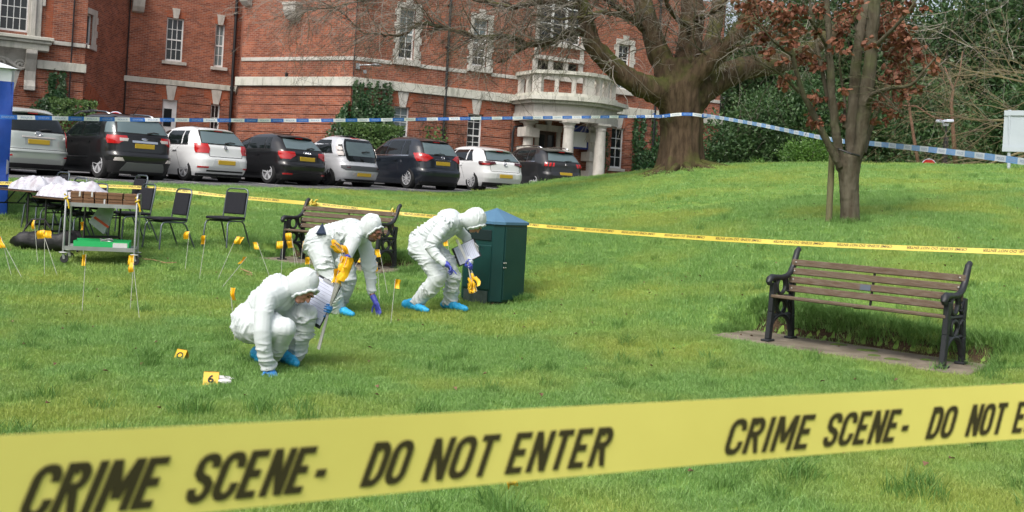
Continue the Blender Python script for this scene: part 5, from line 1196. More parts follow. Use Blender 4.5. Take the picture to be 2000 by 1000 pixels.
# ------------------------------------------------------------------ folding tables, trolley and what lies on them
m_wood = M('table_ply', (.14, .075, .04), .6, col2=(.10, .05, .028), ns=6, stretch=(1, 12, 12))
m_black = M('black_steel', (.012, .012, .013), .5)
m_steel = M('trolley_steel', (.42, .43, .44), .35, metal=.7, rough2=.5, ns=10)
def table(loc, rz, label, w=1.75):
    t = thing('folding_table', label, 'table', loc, rz, 'folding tables in a line')
    mb = MB(); mb.box(-w / 2, w / 2, -.36, .36, .715, .742); mb.build('table_top', m_wood, t, bevel=.006)
    mb = MB(); mb.box(-w / 2 - .004, w / 2 + .004, -.364, .364, .742, .746); mb.build('edge_trim', m_black, t)
    for sx in (-1, 1):
        x = sx * (w / 2 - .28)
        for sy in (-1, 1):
            mb = MB(); mb.tube([(x, sy * .27, .715), (x, sy * .27, .22), (x + .0, sy * .30, .14), (x, sy * .36, 0)], .015, 8); mb.build('leg', m_black, t, smooth=50)
        mb = MB(); mb.bar((x, -.27, .5), (x, .27, .5), .02, .02); mb.build('cross_bar', m_black, t)
        mb = MB(); mb.bar((x, -.27, .22), (x, .27, .22), .025, .035); mb.build('cross_bar', m_black, t)
        for yb_ in (-.1, .1): mb = MB(); mb.bar((x, yb_, .5), (x - sx * .35, yb_, .71), .018, .012); mb.build('brace', m_black, t)
    return t
tr, tl = at(222, 395, 14.75), at(78, 390, 16.2); d = (tl - tr); ang = math.atan2(d.y, d.x)
dv = Vector((math.cos(ang), math.sin(ang), 0)); nv = Vector((-dv.y, dv.x, 0))
ctr = tr + dv * .88
tz1 = gz(ctr.x, ctr.y); table((ctr.x, ctr.y, tz1), ang, 'wooden folding table with black legs behind the trolley')
c2 = ctr + dv * 1.78; tz2 = tz1 + .07; table((c2.x, c2.y, tz2), ang, 'wooden folding table at the left edge, running up to the tent')
def tpt(s, o, z): p = tr + dv * s + nv * o; return Vector((p.x, p.y, (tz1 if s < 1.77 else tz2) + .746 + z))
m_bag = M('clear_plastic_bag', (.60, .60, .65), .25, col2=(.42, .38, .42), ns=7, bump=.5, bs=16, lo=.45, hi=.65)
m_bagr = M('orange_contents', (.6, .10, .04), .6)
m_paper = M('paper', (.62, .61, .60), .8, col2=(.52, .52, .53), ns=20)
m_card = M('cardboard', (.20, .105, .055), .85, col2=(.15, .078, .04), ns=9)
m_green = M('green_box', (.02, .42, .12), .5)
def lump(name, c, r, mat, label, cat, group, seed, parent=None, ax=ang):
    mb = MB(); mb.ball(c, r, 44, 26, T=Matrix.Rotation(ax, 3, 'Z'))
    for i, p in enumerate(mb.v):
        q = Vector(p) - Vector(c); k = mnoise.noise(Vector(p) * 5 + Vector((seed, 0, 0))) * .3 + (.3 - abs(mnoise.noise(Vector(p) * 9 + Vector((0, seed, 0))))) * .5
        q = q * (1 + k); mb.v[i] = tuple(Vector(c) + Vector((q.x, q.y, max(q.z, -r[2] * .55))))
    o = thing(name, label, cat, (c[0], c[1], c[2] - r[2] * .55), 0, group) if parent is None else parent
    mb.build('bag' if parent is None else name, mat, o, smooth=0, world=True); return o
def plastic(s0, s1, o0, o1, hgt, seed, lab):
    """crumpled plastic bag spread over the table top"""
    c = tpt((s0 + s1) / 2, (o0 + o1) / 2, 0); t = thing('evidence_bag', lab, 'bag', c, group='plastic evidence bags'); mb = MB(); rows = []; NX, NY = 46, 28
    for j in range(NY + 1):
        r_ = []
        for i in range(NX + 1):
            a, b = i / NX, j / NY; w = 1 + .12 * mnoise.noise(Vector((a * 4, b * 4, seed))); e = min(1, 5 * min(a, 1 - a, b, 1 - b)); q = Vector((a * 6, b * 4, seed * 3.1))
            z = hgt * e ** .6 * (.55 + .5 * (.5 + mnoise.noise(q * .6)) + .4 * (.35 - abs(mnoise.noise(q * .9))) + .18 * (.3 - abs(mnoise.noise(q * 2.9 + Vector((5, 5, 5))))))
            sx = s0 + (s1 - s0) * (.5 + (a - .5) * w); so = o0 + (o1 - o0) * (.5 + (b - .5) * (2 - w)); p = tpt(sx, so, max(z, .002)); r_.append(p)
        rows.append(r_)
    mb.grid(rows); low = [Vector((p.x, p.y, c.z + .001)) for p in rows[0]]; mb.build('film', m_bag, t, smooth=35, world=True, fix=False)
plastic(.62, 1.5, -.34, .3, .23, 2, 'crumpled clear plastic evidence bag in the middle of the table')
plastic(1.30, 1.74, -.34, .32, .2, 5, 'crumpled plastic evidence bag behind the orange bundle')
mb = MB(); mb.ball(tpt(1.42, -.33, .035), (.15, .07, .045), 14, 8); mb.v = [tuple(Vector(p) + Vector((0, 0, .02)) * mnoise.noise(Vector(p) * 14)) for p in mb.v]; o = mb.build('orange_bundle', m_bagr, None, smooth=0); tag(o, 'bright orange bundle at the front edge of the table', 'bundle')
plastic(1.8, 2.75, -.34, .3, .22, 9, 'crumpled plastic evidence bag on the table at the left edge')
for i, (s, o_, az, col) in enumerate(((.22, -.12, .1, m_paper), (.28, -.18, -.25, m_paper), (.35, -.1, .4, m_paper), (.7, -.2, .15, m_card), (1.0, -.28, -.1, m_paper), (.15, .1, .3, m_paper))):
    c = tpt(s, o_, .004 + .012 * i); T = Matrix.Translation(c) @ Matrix.Rotation(ang + az, 4, 'Z'); mb = MB(); mb.box(-.17, .17, -.12, .12, 0, .01, T); ob = mb.build('paper_folder', col, None)
    tag(ob, ['white paper folder lying at the table end, lowest', 'white paper folder turned askew at the table end', 'white paper folder on top at the table end', 'flat brown cardboard folder on the table', 'white sheet hanging over the table edge', 'white folder at the back of the table end'][i], 'folder', 'papers on the table')
# paper bag hanging from the table end
bg_ = thing('hanging_paper_bag', 'grey paper evidence bag with a red stripe hanging from the table end', 'bag', tpt(.06, -.3, -.02))
m_gbag = M('grey_paper', (.36, .40, .40), .8, col2=(.27, .31, .31), ns=7, bump=.4, bs=14); m_rs = M('red_stripe', (.45, .06, .02), .7)
o0 = at(206, 399, 14.6); hang = [at(225, 399, 14.56), at(196, 402, 14.66), at(174, 434, 14.7), at(204, 458, 14.66), at(213, 440, 14.6)]
mb = MB(); mb.v = []; n = len(hang); F_ = [p + Vector((0, -.03, 0)) for p in hang]; B_ = [p + Vector((0, .04, 0)) for p in hang]; mb.add(F_ + B_, [tuple(range(n)), tuple(range(2 * n - 1, n - 1, -1))] + [(i, (i + 1) % n, n + (i + 1) % n, n + i) for i in range(n)]); mb.build('sack', m_gbag, bg_, world=True, bevel=.01)
mb = MB(); mb.bar(at(184, 424, 14.58), at(212, 444, 14.55), .035, .006, up=(0, -1, .2)); mb.build('stripe', m_rs, bg_, world=True)
# trolley
tA = [at(110, 504, 14.75), at(137, 511, 14.2), at(262, 500, 15.0), at(233, 505, 15.4)]
tc = (tA[0] + tA[1] + tA[2] + tA[3]) / 4; td = (at(262, 500, 14.5) - at(137, 511, 14.05)); ta = math.atan2(td.y, td.x)
tro = thing('steel_trolley', 'two shelf steel trolley on castors stacked with cardboard boxes', 'trolley', (-5.72, 14.4, gz(-5.72, 14.4)), R(15))
LX, LY = .46, .25
for sx in (-1, 1):
    mb = MB(); hx = sx * LX; mb.tube([(hx, -LY, .14), (hx, -LY, .93), (hx, -LY + .03, .97), (hx, -LY + .07, .985), (hx, LY - .07, .985), (hx, LY - .03, .97), (hx, LY, .93), (hx, LY, .14)], .0145, 8); mb.build('handle_frame', m_steel, tro, smooth=50)
    for sy in (-1, 1):
        mb = MB(); mb.lathe([(.045, .135), (.055, .145), (.045, .15)], 14, Matrix.Translation((hx, sy * LY, 0))); w_ = mb.build('bumper_ring', m_paper, tro)
        mb = MB(); T = Matrix.Translation((hx + .02, sy * LY, .055)) @ Matrix.Rotation(R(90), 4, 'X') @ Matrix.Translation((0, 0, -.014)); mb.lathe([(.0, 0), (.05, 0), (.055, .006), (.055, .022), (.05, .028), (0, .028)], 16, T); cw = mb.build('castor_wheel', M('castor_rubber', (.03, .03, .032), .6), tro, smooth=40)
        mb = MB(); mb.bar((hx, sy * LY - .022, .14), (hx + .02, sy * LY - .022, .055), .03, .006, up=(0, 1, 0)); mb.bar((hx, sy * LY + .022, .14), (hx + .02, sy * LY + .022, .055), .03, .006, up=(0, 1, 0)); mb.build('fork', m_steel, cw)
for z in (.2, .80):
    mb = MB(); mb.box(-LX, LX, -LY, LY, z, z + .006); mb.box(-LX, LX, -LY - .006, -LY, z - .02, z + .035); mb.box(-LX, LX, LY, LY + .006, z - .02, z + .035); mb.build('shelf', m_steel, tro)
TT = Matrix.Translation(tro.location) @ Matrix.Rotation(R(15), 4, 'Z')
k = 0
names = ['at the left end', 'second from the left', 'third from the left', 'fourth from the left', 'at the right end']
for lay in range(2):
    for i in range(5):
        w_ = (.16, .14, .16, .19, .2)[i]; x0 = (-.42, -.25, -.10, .07, .27)[i] + random.uniform(-.006, .006); mb = MB(); y0 = -.2 + random.uniform(-.01, .01)
        bx_ = thing('cardboard_box', 'small brown cardboard box %s of the %s layer on the trolley' % (names[i], ('lower', 'upper')[lay]), 'box', TT @ Vector((x0 + w_ / 2, y0 + .17, .808 + lay * .092)), R(15) + random.uniform(-.04, .04), 'cardboard boxes on the trolley')
        mb.box(-w_ / 2 + .003, w_ / 2 - .003, -.17, .17, 0, .088); mb.build('carton', m_card, bx_, bevel=.004)
        mb = MB(); mb.box(-w_ / 2 + .004, w_ / 2 - .004, -.173, -.17, .052, .056); mb.box(-.0025, .0025, -.172, .12, .088, .0895); mb.build('flap_gap', M('card_shadow', (.07, .035, .02), .9), bx_)
        if (lay, i) in ((1, 1), (0, 2), (1, 0)):
            mb = MB(); mb.box(w_ * .2, w_ * .2 + .022, -.174, -.17, .02, .088); mb.box(w_ * .2, w_ * .2 + .022, -.174, .1, .0895, .091); mb.build('tape_strip', m_paper, bx_)
gb_ = thing('green_carton', 'open bright green carton on the lower trolley shelf', 'box', TT @ Vector((.02, -.05, .207)), R(15))
for (x0, x1, y0, y1, z1) in ((-.36, .36, -.17, -.165, .105), (-.36, .36, .16, .165, .12), (-.36, -.355, -.165, .16, .1), (.355, .36, -.165, .16, .1), (-.36, .36, -.17, .165, .005)):
    mb = MB(); mb.box(x0, x1, y0, y1, 0, z1); mb.build('side', m_green, gb_)
mb = MB(); mb.box(.15, .34, -.173, -.17, .01, .09); mb.build('label_sticker', m_paper, gb_)
mb = MB(); mb.tube([(.08 * math.cos(k * .6) + .05, -.02 + .05 * math.sin(k * .6), .11 + .02 * math.sin(k * .9)) for k in range(24)], .012, 6); ob = mb.build('coiled_tubing', m_steel, None); ob.location = gb_.location; ob.rotation_euler = gb_.rotation_euler; tag(ob, 'coil of clear tubing lying in the green carton', 'coil')
for sx in (-1, 1):
    mb = MB(); c = TT @ Vector((sx * LX, -LY, .9)); mb.tube([c + Vector((.022 * math.cos(k * .8), .022 * math.sin(k * .8), -.05 + .012 * k * .6)) for k in range(14)], .012, 5); mb.tube([c, c + Vector((.05, -.03, -.08)), c + Vector((.06, -.03, -.15))], .011, 5)
    ob = mb.build('tape_knot', M('tape_yellow', (.62, .42, .01), .5), None); tag(ob, 'yellow tape knotted round the %s trolley post' % ('left' if sx < 0 else 'right'), 'tape', 'yellow tape knots on the trolley')
# black holdall under the table
hc = at(88, 482, 15.0); hz = gz(hc.x, hc.y); m_bagb = M('black_nylon', (.008, .008, .01), .6, bump=.5, bs=14)
hb = thing('black_holdall', 'slumped black holdall on the grass under the table', 'holdall', (hc.x, hc.y, hz))
mb = MB(); rows = []
for i in range(15):
    t = i / 14; xx = -.5 + t; hh = .13 + .22 * t ** .8 + .05 * math.sin(t * 7); ww = .2 + .04 * math.sin(t * 9); e = (1 - abs(2 * t - 1) ** 6)
    rows.append([(hc.x + xx + .03 * math.sin(k), hc.y + ww * e * math.copysign(abs(math.cos(k * .5236)) ** .5, math.cos(k * .5236)), hz + max(0, hh * .5 * e * math.copysign(abs(math.sin(k * .5236)) ** .6, math.sin(k * .5236)) + hh * .5) + .06 * mnoise.noise(Vector((i * .6, k * .8, 2)))) for k in range(12)])
mb.grid(rows, close=True); mb.build('bag', m_bagb, hb, smooth=60, world=True)
mb = MB(); mb.tube([(hc.x - .2, hc.y - .22, hz + .3), (hc.x - .12, hc.y - .2, hz + .44), (hc.x + .06, hc.y - .19, hz + .45), (hc.x + .15, hc.y - .2, hz + .33)], .014, 6); mb.build('strap', m_bagb, hb, world=True)
# ------------------------------------------------------------------ tent
m_tb = M('tent_blue', (.006, .045, .27), .45, col2=(.008, .06, .34), ns=3, bump=.5, bs=5)
m_tw = M('tent_white', (.66, .70, .72), .5, col2=(.58, .62, .65), ns=4, bump=.4, bs=6)
tp0 = at(9, 440, 17.2); tgz = gz(tp0.x, tp0.y); tpx, tpy = tp0.x + .02, tp0.y
tent = thing('gazebo_tent', 'blue sided gazebo tent with white roof at the left edge', 'tent', (tpx, tpy, tgz), R(33))
def wavy(a, b, z0, z1, amp, seed, n=30, m=14, bulge=0):
    a, b = Vector(a), Vector(b); d = (b - a).normalized(); nn = Vector((d.y, -d.x, 0)); rows = []
    for j in range(m + 1):
        z = z0 + (z1 - z0) * j / m; rows.append([a.lerp(b, i / n) + Vector((0, 0, z)) + nn * (amp * mnoise.noise(Vector((i * .35 + seed, j * .3, seed))) + amp * .6 * mnoise.noise(Vector((i * .5, j * 1.1 + seed, 1)))) for i in range(n + 1)])
    return rows
A_, B_, C_, D_ = (0, 0, 0), (-3, .3, 0), (-3, 3.2, 0), (0, 3, 0)
for (a, b, sdd) in ((A_, B_, 1), (D_, A_, 2), (B_, C_, 3)):
    mb = MB(); mb.grid(wavy(a, b, .02, 2.25, .05, sdd)); mb.build('side_wall', m_tb, tent, smooth=0)
    mb = MB(); r_ = wavy(a, b, 2.12, 2.48, .03, sdd + 5, m=4); mb.grid([[p + (Vector((b[1] - a[1], a[0] - b[0], 0)).normalized() * .03) for p in r] for r in r_]); mb.build('valance', m_tw, tent, smooth=0)
mb = MB(); mb.add([(.05, -.05, 2.47), (-3.05, .25, 2.47), (-3.05, 3.25, 2.47), (.05, 3.05, 2.47), (-1.5, 1.6, 3.1)], [(0, 1, 4), (1, 2, 4), (2, 3, 4), (3, 0, 4)]); mb.build('roof', m_tw, tent)
for q in (A_, B_, C_, D_): mb = MB(); mb.box(q[0] - .04, q[0] - .005, q[1] + .02, q[1] + .06, 0, 2.45); mb.build('leg', m_steel, tent)

# ------------------------------------------------------------------ evidence markers
m_mark = M('marker_yellow', (.72, .45, .02), .4); m_markd = M('marker_side', (.55, .22, .01), .5); m_ink = M('black_ink', (.012, .012, .012), .6)
_TX = {}
def text_mesh(body, size, bold=.0, shear=0.0, space=1.0):
    key = (body, size, bold, shear)
    if key in _TX: return _TX[key]
    cu = bpy.data.curves.new('t', 'FONT'); cu.body = body; cu.size = size; cu.shear = shear; cu.offset = bold; cu.space_character = space; cu.resolution_u = 3; cu.align_x = 'LEFT'
    o = bpy.data.objects.new('t', cu); COL.objects.link(o); me = bake(o); bpy.data.objects.remove(o)
    v = np.empty(len(me.vertices) * 3); me.vertices.foreach_get('co', v); v = v.reshape(-1, 3); v[:, 0] -= v[:, 0].min(); v[:, 1] -= v[:, 1].min()
    fs = [tuple(p.vertices) for p in me.polygons]; bpy.data.meshes.remove(me); _TX[key] = (v, fs); return v, fs
for (u, v, ch, az, lab) in ((355, 704, 'Q', -28, 'small yellow tent-shaped evidence marker with the letter Q'), (412, 751, '6', 8, 'small yellow tent-shaped evidence marker with the number 6')):
    g = on_ground(u, v); w_ = .115; hgt = .095
    mk = thing('evidence_marker', lab, 'marker', g, R(az), 'yellow evidence markers')
    for sg in (-1, 1):
        mb = MB(); mb.add([(-w_ / 2, sg * .045, 0), (w_ / 2, sg * .045, 0), (w_ / 2, 0, hgt), (-w_ / 2, 0, hgt), (-w_ / 2, sg * .042, 0), (w_ / 2, sg * .042, 0), (w_ / 2, -sg * .003, hgt - .002), (-w_ / 2, -sg * .003, hgt - .002)], [(0, 1, 2, 3), (7, 6, 5, 4), (0, 4, 5, 1), (1, 5, 6, 2), (3, 2, 6, 7), (0, 3, 7, 4)]); mb.build('face', m_mark if sg < 0 else m_markd, mk)
    tv, tf = text_mesh(ch, .095, .003); tw_ = tv[:, 0].max(); th_ = tv[:, 1].max(); mb = MB(); sl = math.hypot(.045, hgt)
    mb.add([(x - tw_ / 2, -.0465 + .045 * ((y / th_ * .064 + .016) / sl), hgt * ((y / th_ * .064 + .016) / sl) + .0006) for x, y, z in tv], tf); mb.build('character', m_ink, mk)
# plaster cast scraps beside the marker
for (u, v, r, lab) in ((436, 745, .06, 'larger scrap of white plaster behind the number 6 marker'), (441, 752, .045, 'smaller scrap of white plaster right of the number 6 marker')):
    g = on_ground(u, v); mb = MB(); mb.ball((0, 0, .025), (r * 1.3, r * .8, .02), 12, 6)
    mb.v = [tuple(Vector(p) * (1 + .35 * mnoise.noise(Vector(p) * 25))) for p in mb.v]; ob = mb.build('plaster_scrap', m_paper, None); ob.location = g; tag(ob, lab, 'plaster', 'plaster scraps')

# ------------------------------------------------------------------ yellow marker flags
m_flag = M('flag_yellow', (.86, .50, .010), .5, col2=(.80, .42, .008), ns=20)
m_wire = M('flag_wire', (.50, .50, .46), .5)
def flag_shape(mb, top, down, w, h, az, fold, seed):
    """cloth flag hung from the top of a wire, with folds"""
    out = Vector((math.cos(az), math.sin(az), 0)); nn = down.cross(out).normalized(); rows = []
    for j in range(6):
        r = []
        for i in range(8):
            t = i / 7; s = j / 5
            p = top + down * (h * s + .25 * w * t * t * fold) + out * (w * t * (1 - .25 * fold)) + nn * (.035 * math.sin(t * 7 + seed + s) * t + .015 * math.sin(s * 5 + seed))
            r.append(p)
        rows.append(r)
    mb.grid(rows)
def flag(u, v, gu, gv, az, lab, w=.12, h=.10, fold=.4, seed=0, extra=None):
    g = on_ground(gu, gv); t = at(u, v, g.y); ln = (t - g).length
    f = thing('marker_flag', lab, 'flag', g, group='yellow marker flags in the grass')
    mb = MB(); mb.tube([g + Vector((0, 0, -.02)), t], .0034, 5); mb.build('wire', m_wire, f, world=True)
    mb = MB(); flag_shape(mb, t, (g - t).normalized(), w, h, R(az), fold, seed); mb.build('flag', m_flag, f, smooth=0, world=True)
FL = [(2, 462, 24, 542, 200, 'left edge, left of two crossing'), (4, 470, 46, 546, 190, 'left edge, leaning left over the other'), (67, 430, 74, 515, 170, 'narrow, in front of the black holdall'), (87, 450, 87, 540, 180, 'middle one of the cluster before the holdall'), (82, 449, 114, 542, 0, 'right one of the cluster before the holdall'),
 (164, 433, 163, 500, 185, 'in front of the trolley shelf'), (168, 497, 160, 612, 200, 'tall wire, left of the double flag'), (262, 498, 254, 608, 190, 'upper flag of the pair below the trolley castor'), (260, 512, 273, 626, 170, 'lower flag of the pair below the trolley castor'),
 (370, 452, 361, 531, 160, 'tiny, just right of the lone chair'), (402, 460, 389, 546, 175, 'narrow upright, between the two right chairs'), (462, 462, 424, 547, 0, 'slanting right, below the rightmost chair'), (482, 502, 431, 563, 180, 'strongly slanting with a folded flag'), (502, 473, 528, 542, 180, 'slanting left, left of the bench'),
 (553, 471, 549, 538, 180, 'rounded, before the bench iron end'), (569, 455, 577, 522, 190, 'upper of two before the bench seat'), (571, 470, 583, 520, 185, 'lower of two before the bench seat'), (592, 471, 587, 521, 0, 'beside the middle person hip'), (450, 562, 460, 672, 0, 'left of the crouching person back'),
 (741, 487, 758, 576, 180, 'right of the middle person arm'), (737, 512, 742, 589, 190, 'long narrow, behind the reaching hand'), (772, 545, 763, 634, 10, 'standing alone right of the reaching hand'), (705, 500, 690, 525, 0, 'low behind the middle person legs'), (606, 502, 604, 524, 180, 'small, behind the middle person knee'), (874, 466, 882, 540, 185, 'behind the knee of the person at the bin')]
for i, (u, v, gu, gv, az, lab) in enumerate(FL):
    big = (i in (13, 14, 15, 16, 11, 3, 4, 17)); narrow = i in (2, 10, 12, 18, 20, 6, 5)
    flag(u, v, gu, gv, az + random.uniform(-15, 15), 'yellow flag on a thin wire, ' + lab, w=.10 if big else .045 if narrow else .075, h=.105 if not narrow else .12, fold=random.uniform(.1, .7), seed=i)
def bunch(name, lab, root, tip, n, spread, seed, wire_end=None):
    """a handful of flags with their wires, held in a glove; flags at the tip end"""
    rr = random.Random(seed); b = thing(name, lab, 'flags', root, group='bunches of flags held in the hand')
    d = (tip - root).normalized(); s = d.orthogonal().normalized(); q = d.cross(s)
    for i in range(n):
        a = rr.uniform(0, 6.28); k = rr.uniform(.2, 1) * spread; e = tip + (s * math.cos(a) + q * math.sin(a)) * k + d * rr.uniform(-.1, .06); st = (wire_end or root) + (s * math.cos(a) + q * math.sin(a)) * k * .35
        mb = MB(); mb.tube([st, root + (s * math.cos(a) + q * math.sin(a)) * .008, e], .003, 5); mb.build('wire', m_wire, b, world=True)
        mb = MB(); flag_shape(mb, e, (root - e).normalized(), .055, .125, rr.uniform(0, 6.28), rr.uniform(.1, .5), i); mb.build('flag', m_flag, b, smooth=0, world=True)
bunch('flag_bunch', 'bunch of yellow flags held upright by the crouching person', at(644, 600, 8.84), at(673, 512, 8.82), 12, .05, 1, at(622, 682, 8.8))
bunch('flag_bunch', 'bunch of yellow flags held before the chest of the middle person', at(675, 503, 11.76), at(648, 474, 11.7), 7, .06, 2)
bunch('flag_bunch', 'bunch of yellow flags pointing down in front of the bin', at(914, 514, 12.68), at(929, 566, 12.6), 8, .055, 3, at(892, 468, 12.72))
# ------------------------------------------------------------------ clipboards
m_board = M('clipboard_black', (.012, .014, .018), .5); m_sheet = M('form_sheet', (.60, .63, .76), .7, col2=(.56, .59, .72), ns=8); m_print = M('form_print', (.30, .32, .42), .8)
def clipboard(o, xd, up, w, h, lab, clip_up=True):
    c = thing('clipboard', lab, 'clipboard', o); nrm = xd.cross(up).normalized(); T = frame((0, 0, 0), xd, nrm)
    mb = MB(); mb.box(-w / 2, w / 2, -h / 2, h / 2, -.003, .0, T); mb.build('board', m_board, c, bevel=.002)
    mb = MB(); mb.box(-w / 2 + .008, w / 2 - .012, -h / 2 + .03, h / 2 - .02, .001, .004, T); sh = mb.build('sheet', m_sheet, c)
    mb = MB()
    for i in range(11): y = h * .36 - i * h * .068; mb.box(-w * .40, w * (.40 if i % 3 else .1), y, y + .003, .0045, .005, T)
    mb.box(-w * .4, w * .4, h * .02, h * .02 + .006, .0045, .005, T); mb.build('printed_lines', m_print, sh)
    mb = MB(); mb.box(-.06, .06, h / 2 - .03, h / 2 - .005, .004, .012, T); mb.tube([T @ Vector((-.05, h / 2 - .01, .012)), T @ Vector((0, h / 2 + .012, .014)), T @ Vector((.05, h / 2 - .01, .012))], .003, 5); mb.build('clip', m_steel, c)
def board_from(c, xa, ya, w, h, lab):
    xd = (xa[1] - xa[0]).normalized(); up = (ya[1] - ya[0]); up = (up - xd * up.dot(xd)).normalized(); clipboard(c, xd, up, w, h, lab)
board_from(at(624, 589, 8.90), (at(612, 533, 8.9), at(654, 557, 8.8)), (at(628, 644, 8.88), at(654, 557, 8.93)), .25, .41, 'black clipboard with a form, held upright by the crouching person')
board_from(at(911, 493, 12.86), (at(887, 481, 12.9), at(902, 519, 12.84)), (at(895, 500, 12.9), at(938, 485, 12.8)), .25, .34, 'black clipboard with a form, held sideways by the person at the bin')
# ------------------------------------------------------------------ trees
m_bark = M('ridged_bark', (.085, .062, .042), .95, col2=(.15, .115, .08), ns=3.2, stretch=(3.5, 3.5, .8), bump=1.0, bs=7, spec=.15)
def bark_mat(name, c1, c2, moss, k, st=(3, 3, .7)):
    m = M(name, c1, .95, col2=c2, ns=4, stretch=st, bump=.9, bs=9, spec=.15)
    nt = m.node_tree; b = nt.nodes['Principled BSDF']; src = b.inputs['Base Color'].links[0].from_socket
    tc = nd(nt, 'TexCoord'); tx = nd(nt, 'TexNoise', Scale=1.4, Detail=6.0); nt.links.new(tc.outputs['Object'], tx.inputs['Vector'])
    ge = nd(nt, 'NewGeometry'); sx = nd(nt, 'SeparateXYZ'); nt.links.new(ge.outputs['Normal'], sx.inputs[0])       # moss settles on the upper sides of limbs
    ad = nd(nt, 'Math', operation='MULTIPLY_ADD'); ad.inputs[1].default_value = .22; nt.links.new(sx.outputs['Z'], ad.inputs[0]); nt.links.new(tx.outputs['Fac'], ad.inputs[2])
    rp = nd(nt, 'MapRange'); rp.inputs[1].default_value = .52; rp.inputs[2].default_value = .72; rp.inputs[4].default_value = k; nt.links.new(ad.outputs[0], rp.inputs[0])
    mx = nd(nt, 'Mix', data_type='RGBA'); mx.inputs[7].default_value = c4(moss); nt.links.new(src, mx.inputs[6]); nt.links.new(rp.outputs[0], mx.inputs[0]); nt.links.new(mx.outputs[2], b.inputs['Base Color']); return m
m_bark1 = bark_mat('chestnut_bark', (.050, .034, .022), (.115, .080, .052), (.075, .09, .022), .75)
m_bark2 = bark_mat('oak_bark', (.070, .058, .040), (.125, .112, .082), (.075, .095, .032), .75)
m_twig = M('twig_grey', (.17, .145, .12), .85, col2=(.28, .255, .22), ns=2.5)
m_twigd = M('twig_dark', (.06, .05, .04), .85, col2=(.11, .095, .06), ns=2.5)
def bend(pts, n=5, jit=0.0, rr=random):
    """Catmull-Rom through control points [(Vector, r)]"""
    P = [p for p, r in pts]; Q = [r for p, r in pts]; out = []; rad = []
    for i in range(len(P) - 1):
        a, b, c, d = P[max(i - 1, 0)], P[i], P[i + 1], P[min(i + 2, len(P) - 1)]
        for k in range(n):
            t = k / n; q = .5 * ((2 * b) + (c - a) * t + (2 * a - 5 * b + 4 * c - d) * t * t + (-a + 3 * b - 3 * c + d) * t ** 3)
            if jit: q = q + Vector((rr.uniform(-1, 1), rr.uniform(-1, 1), rr.uniform(-1, 1))) * jit
            out.append(q); rad.append(Q[i] + (Q[i + 1] - Q[i]) * t)
    out.append(P[-1]); rad.append(Q[-1]); return out, rad
def grow(mb, p, d, ln, r, lv, rr, droop=.0, spread=.7, kids=(5, 5, 4), n=6, wild=.25, up=.0):
    """a branch that wanders, tapers and forks into finer ones"""
    pts, rad = [Vector(p)], [r]; d = Vector(d).normalized(); seg = ln / n
    for i in range(n):
        d = (d + Vector((rr.uniform(-1, 1), rr.uniform(-1, 1), rr.uniform(-1, 1))) * wild + Vector((0, 0, up - droop * (i / n)))).normalized()
        pts.append(pts[-1] + d * seg); rad.append(max(r * (1 - .8 * (i + 1) / n), .0035))
    mb.tube(pts, rad, 5 if r > .03 else 4 if r > .012 else 3, cap=False)
    if lv > 0:
        for k in range(kids[len(kids) - lv] if lv <= len(kids) else 4):
            i = rr.randint(1, n); b = pts[i]; dd = (pts[i] - pts[i - 1]).normalized()
            s = Vector((rr.uniform(-1, 1), rr.uniform(-1, 1), rr.uniform(-.8, .8))); s = (s - dd * s.dot(dd)).normalized()
            grow(mb, b, (dd * (1 - spread * .5) + s * spread), ln * rr.uniform(.38, .62), rad[i] * .6, lv - 1, rr, droop, spread, kids, max(3, n - 1), wild, up)
    return pts
# --- big bare tree by the building
rr = random.Random(11); TY = 28.6
def tb(u, v, dy=0.0): return at(u, v, TY + dy)
big = thing('bare_tree', 'huge bare tree with spreading mossy limbs and thick ridged trunk before the portico', 'tree', (tb(1330, 324).x, TY, gz(tb(1330, 324).x, TY)))
mb = MB(); n = 26; rows = []
ctl = [(1330, 334, .66), (1330, 318, .60), (1331, 297, .56), (1332, 262, .53), (1331, 228, .545), (1330, 200, .60), (1327, 175, .62), (1322, 145, .48), (1320, 115, .36)]
cp, crd = bend([(tb(u, v), r) for (u, v, r) in ctl], 5)
NA = 48
for i, (p, r) in enumerate(zip(cp, crd)):
    row = []; hgt = i / (len(cp) - 1)
    for k in range(NA):
        a = 2 * math.pi * k / NA; fl = 1 + (.10 * math.sin(a * 5 + .6) + .07 * math.sin(a * 9 + 2) + .05 * math.sin(a * 14 + hgt * 3)) * (1.0 if hgt > .15 else 1.25) + .05 * mnoise.noise(Vector((math.cos(a) * 4, math.sin(a) * 4, hgt * 7)))
        row.append(p + Vector((math.cos(a) * r * fl, math.sin(a) * r * fl * .9, 0)))
    rows.append(row)
rows.insert(0, [p + Vector((0, 0, -.35)) for p in rows[0]])
mb.grid(rows, close=True); mb.f.append(tuple(range(NA))); mb.f.append(tuple((len(rows) - 1) * NA + k for k in range(NA)))
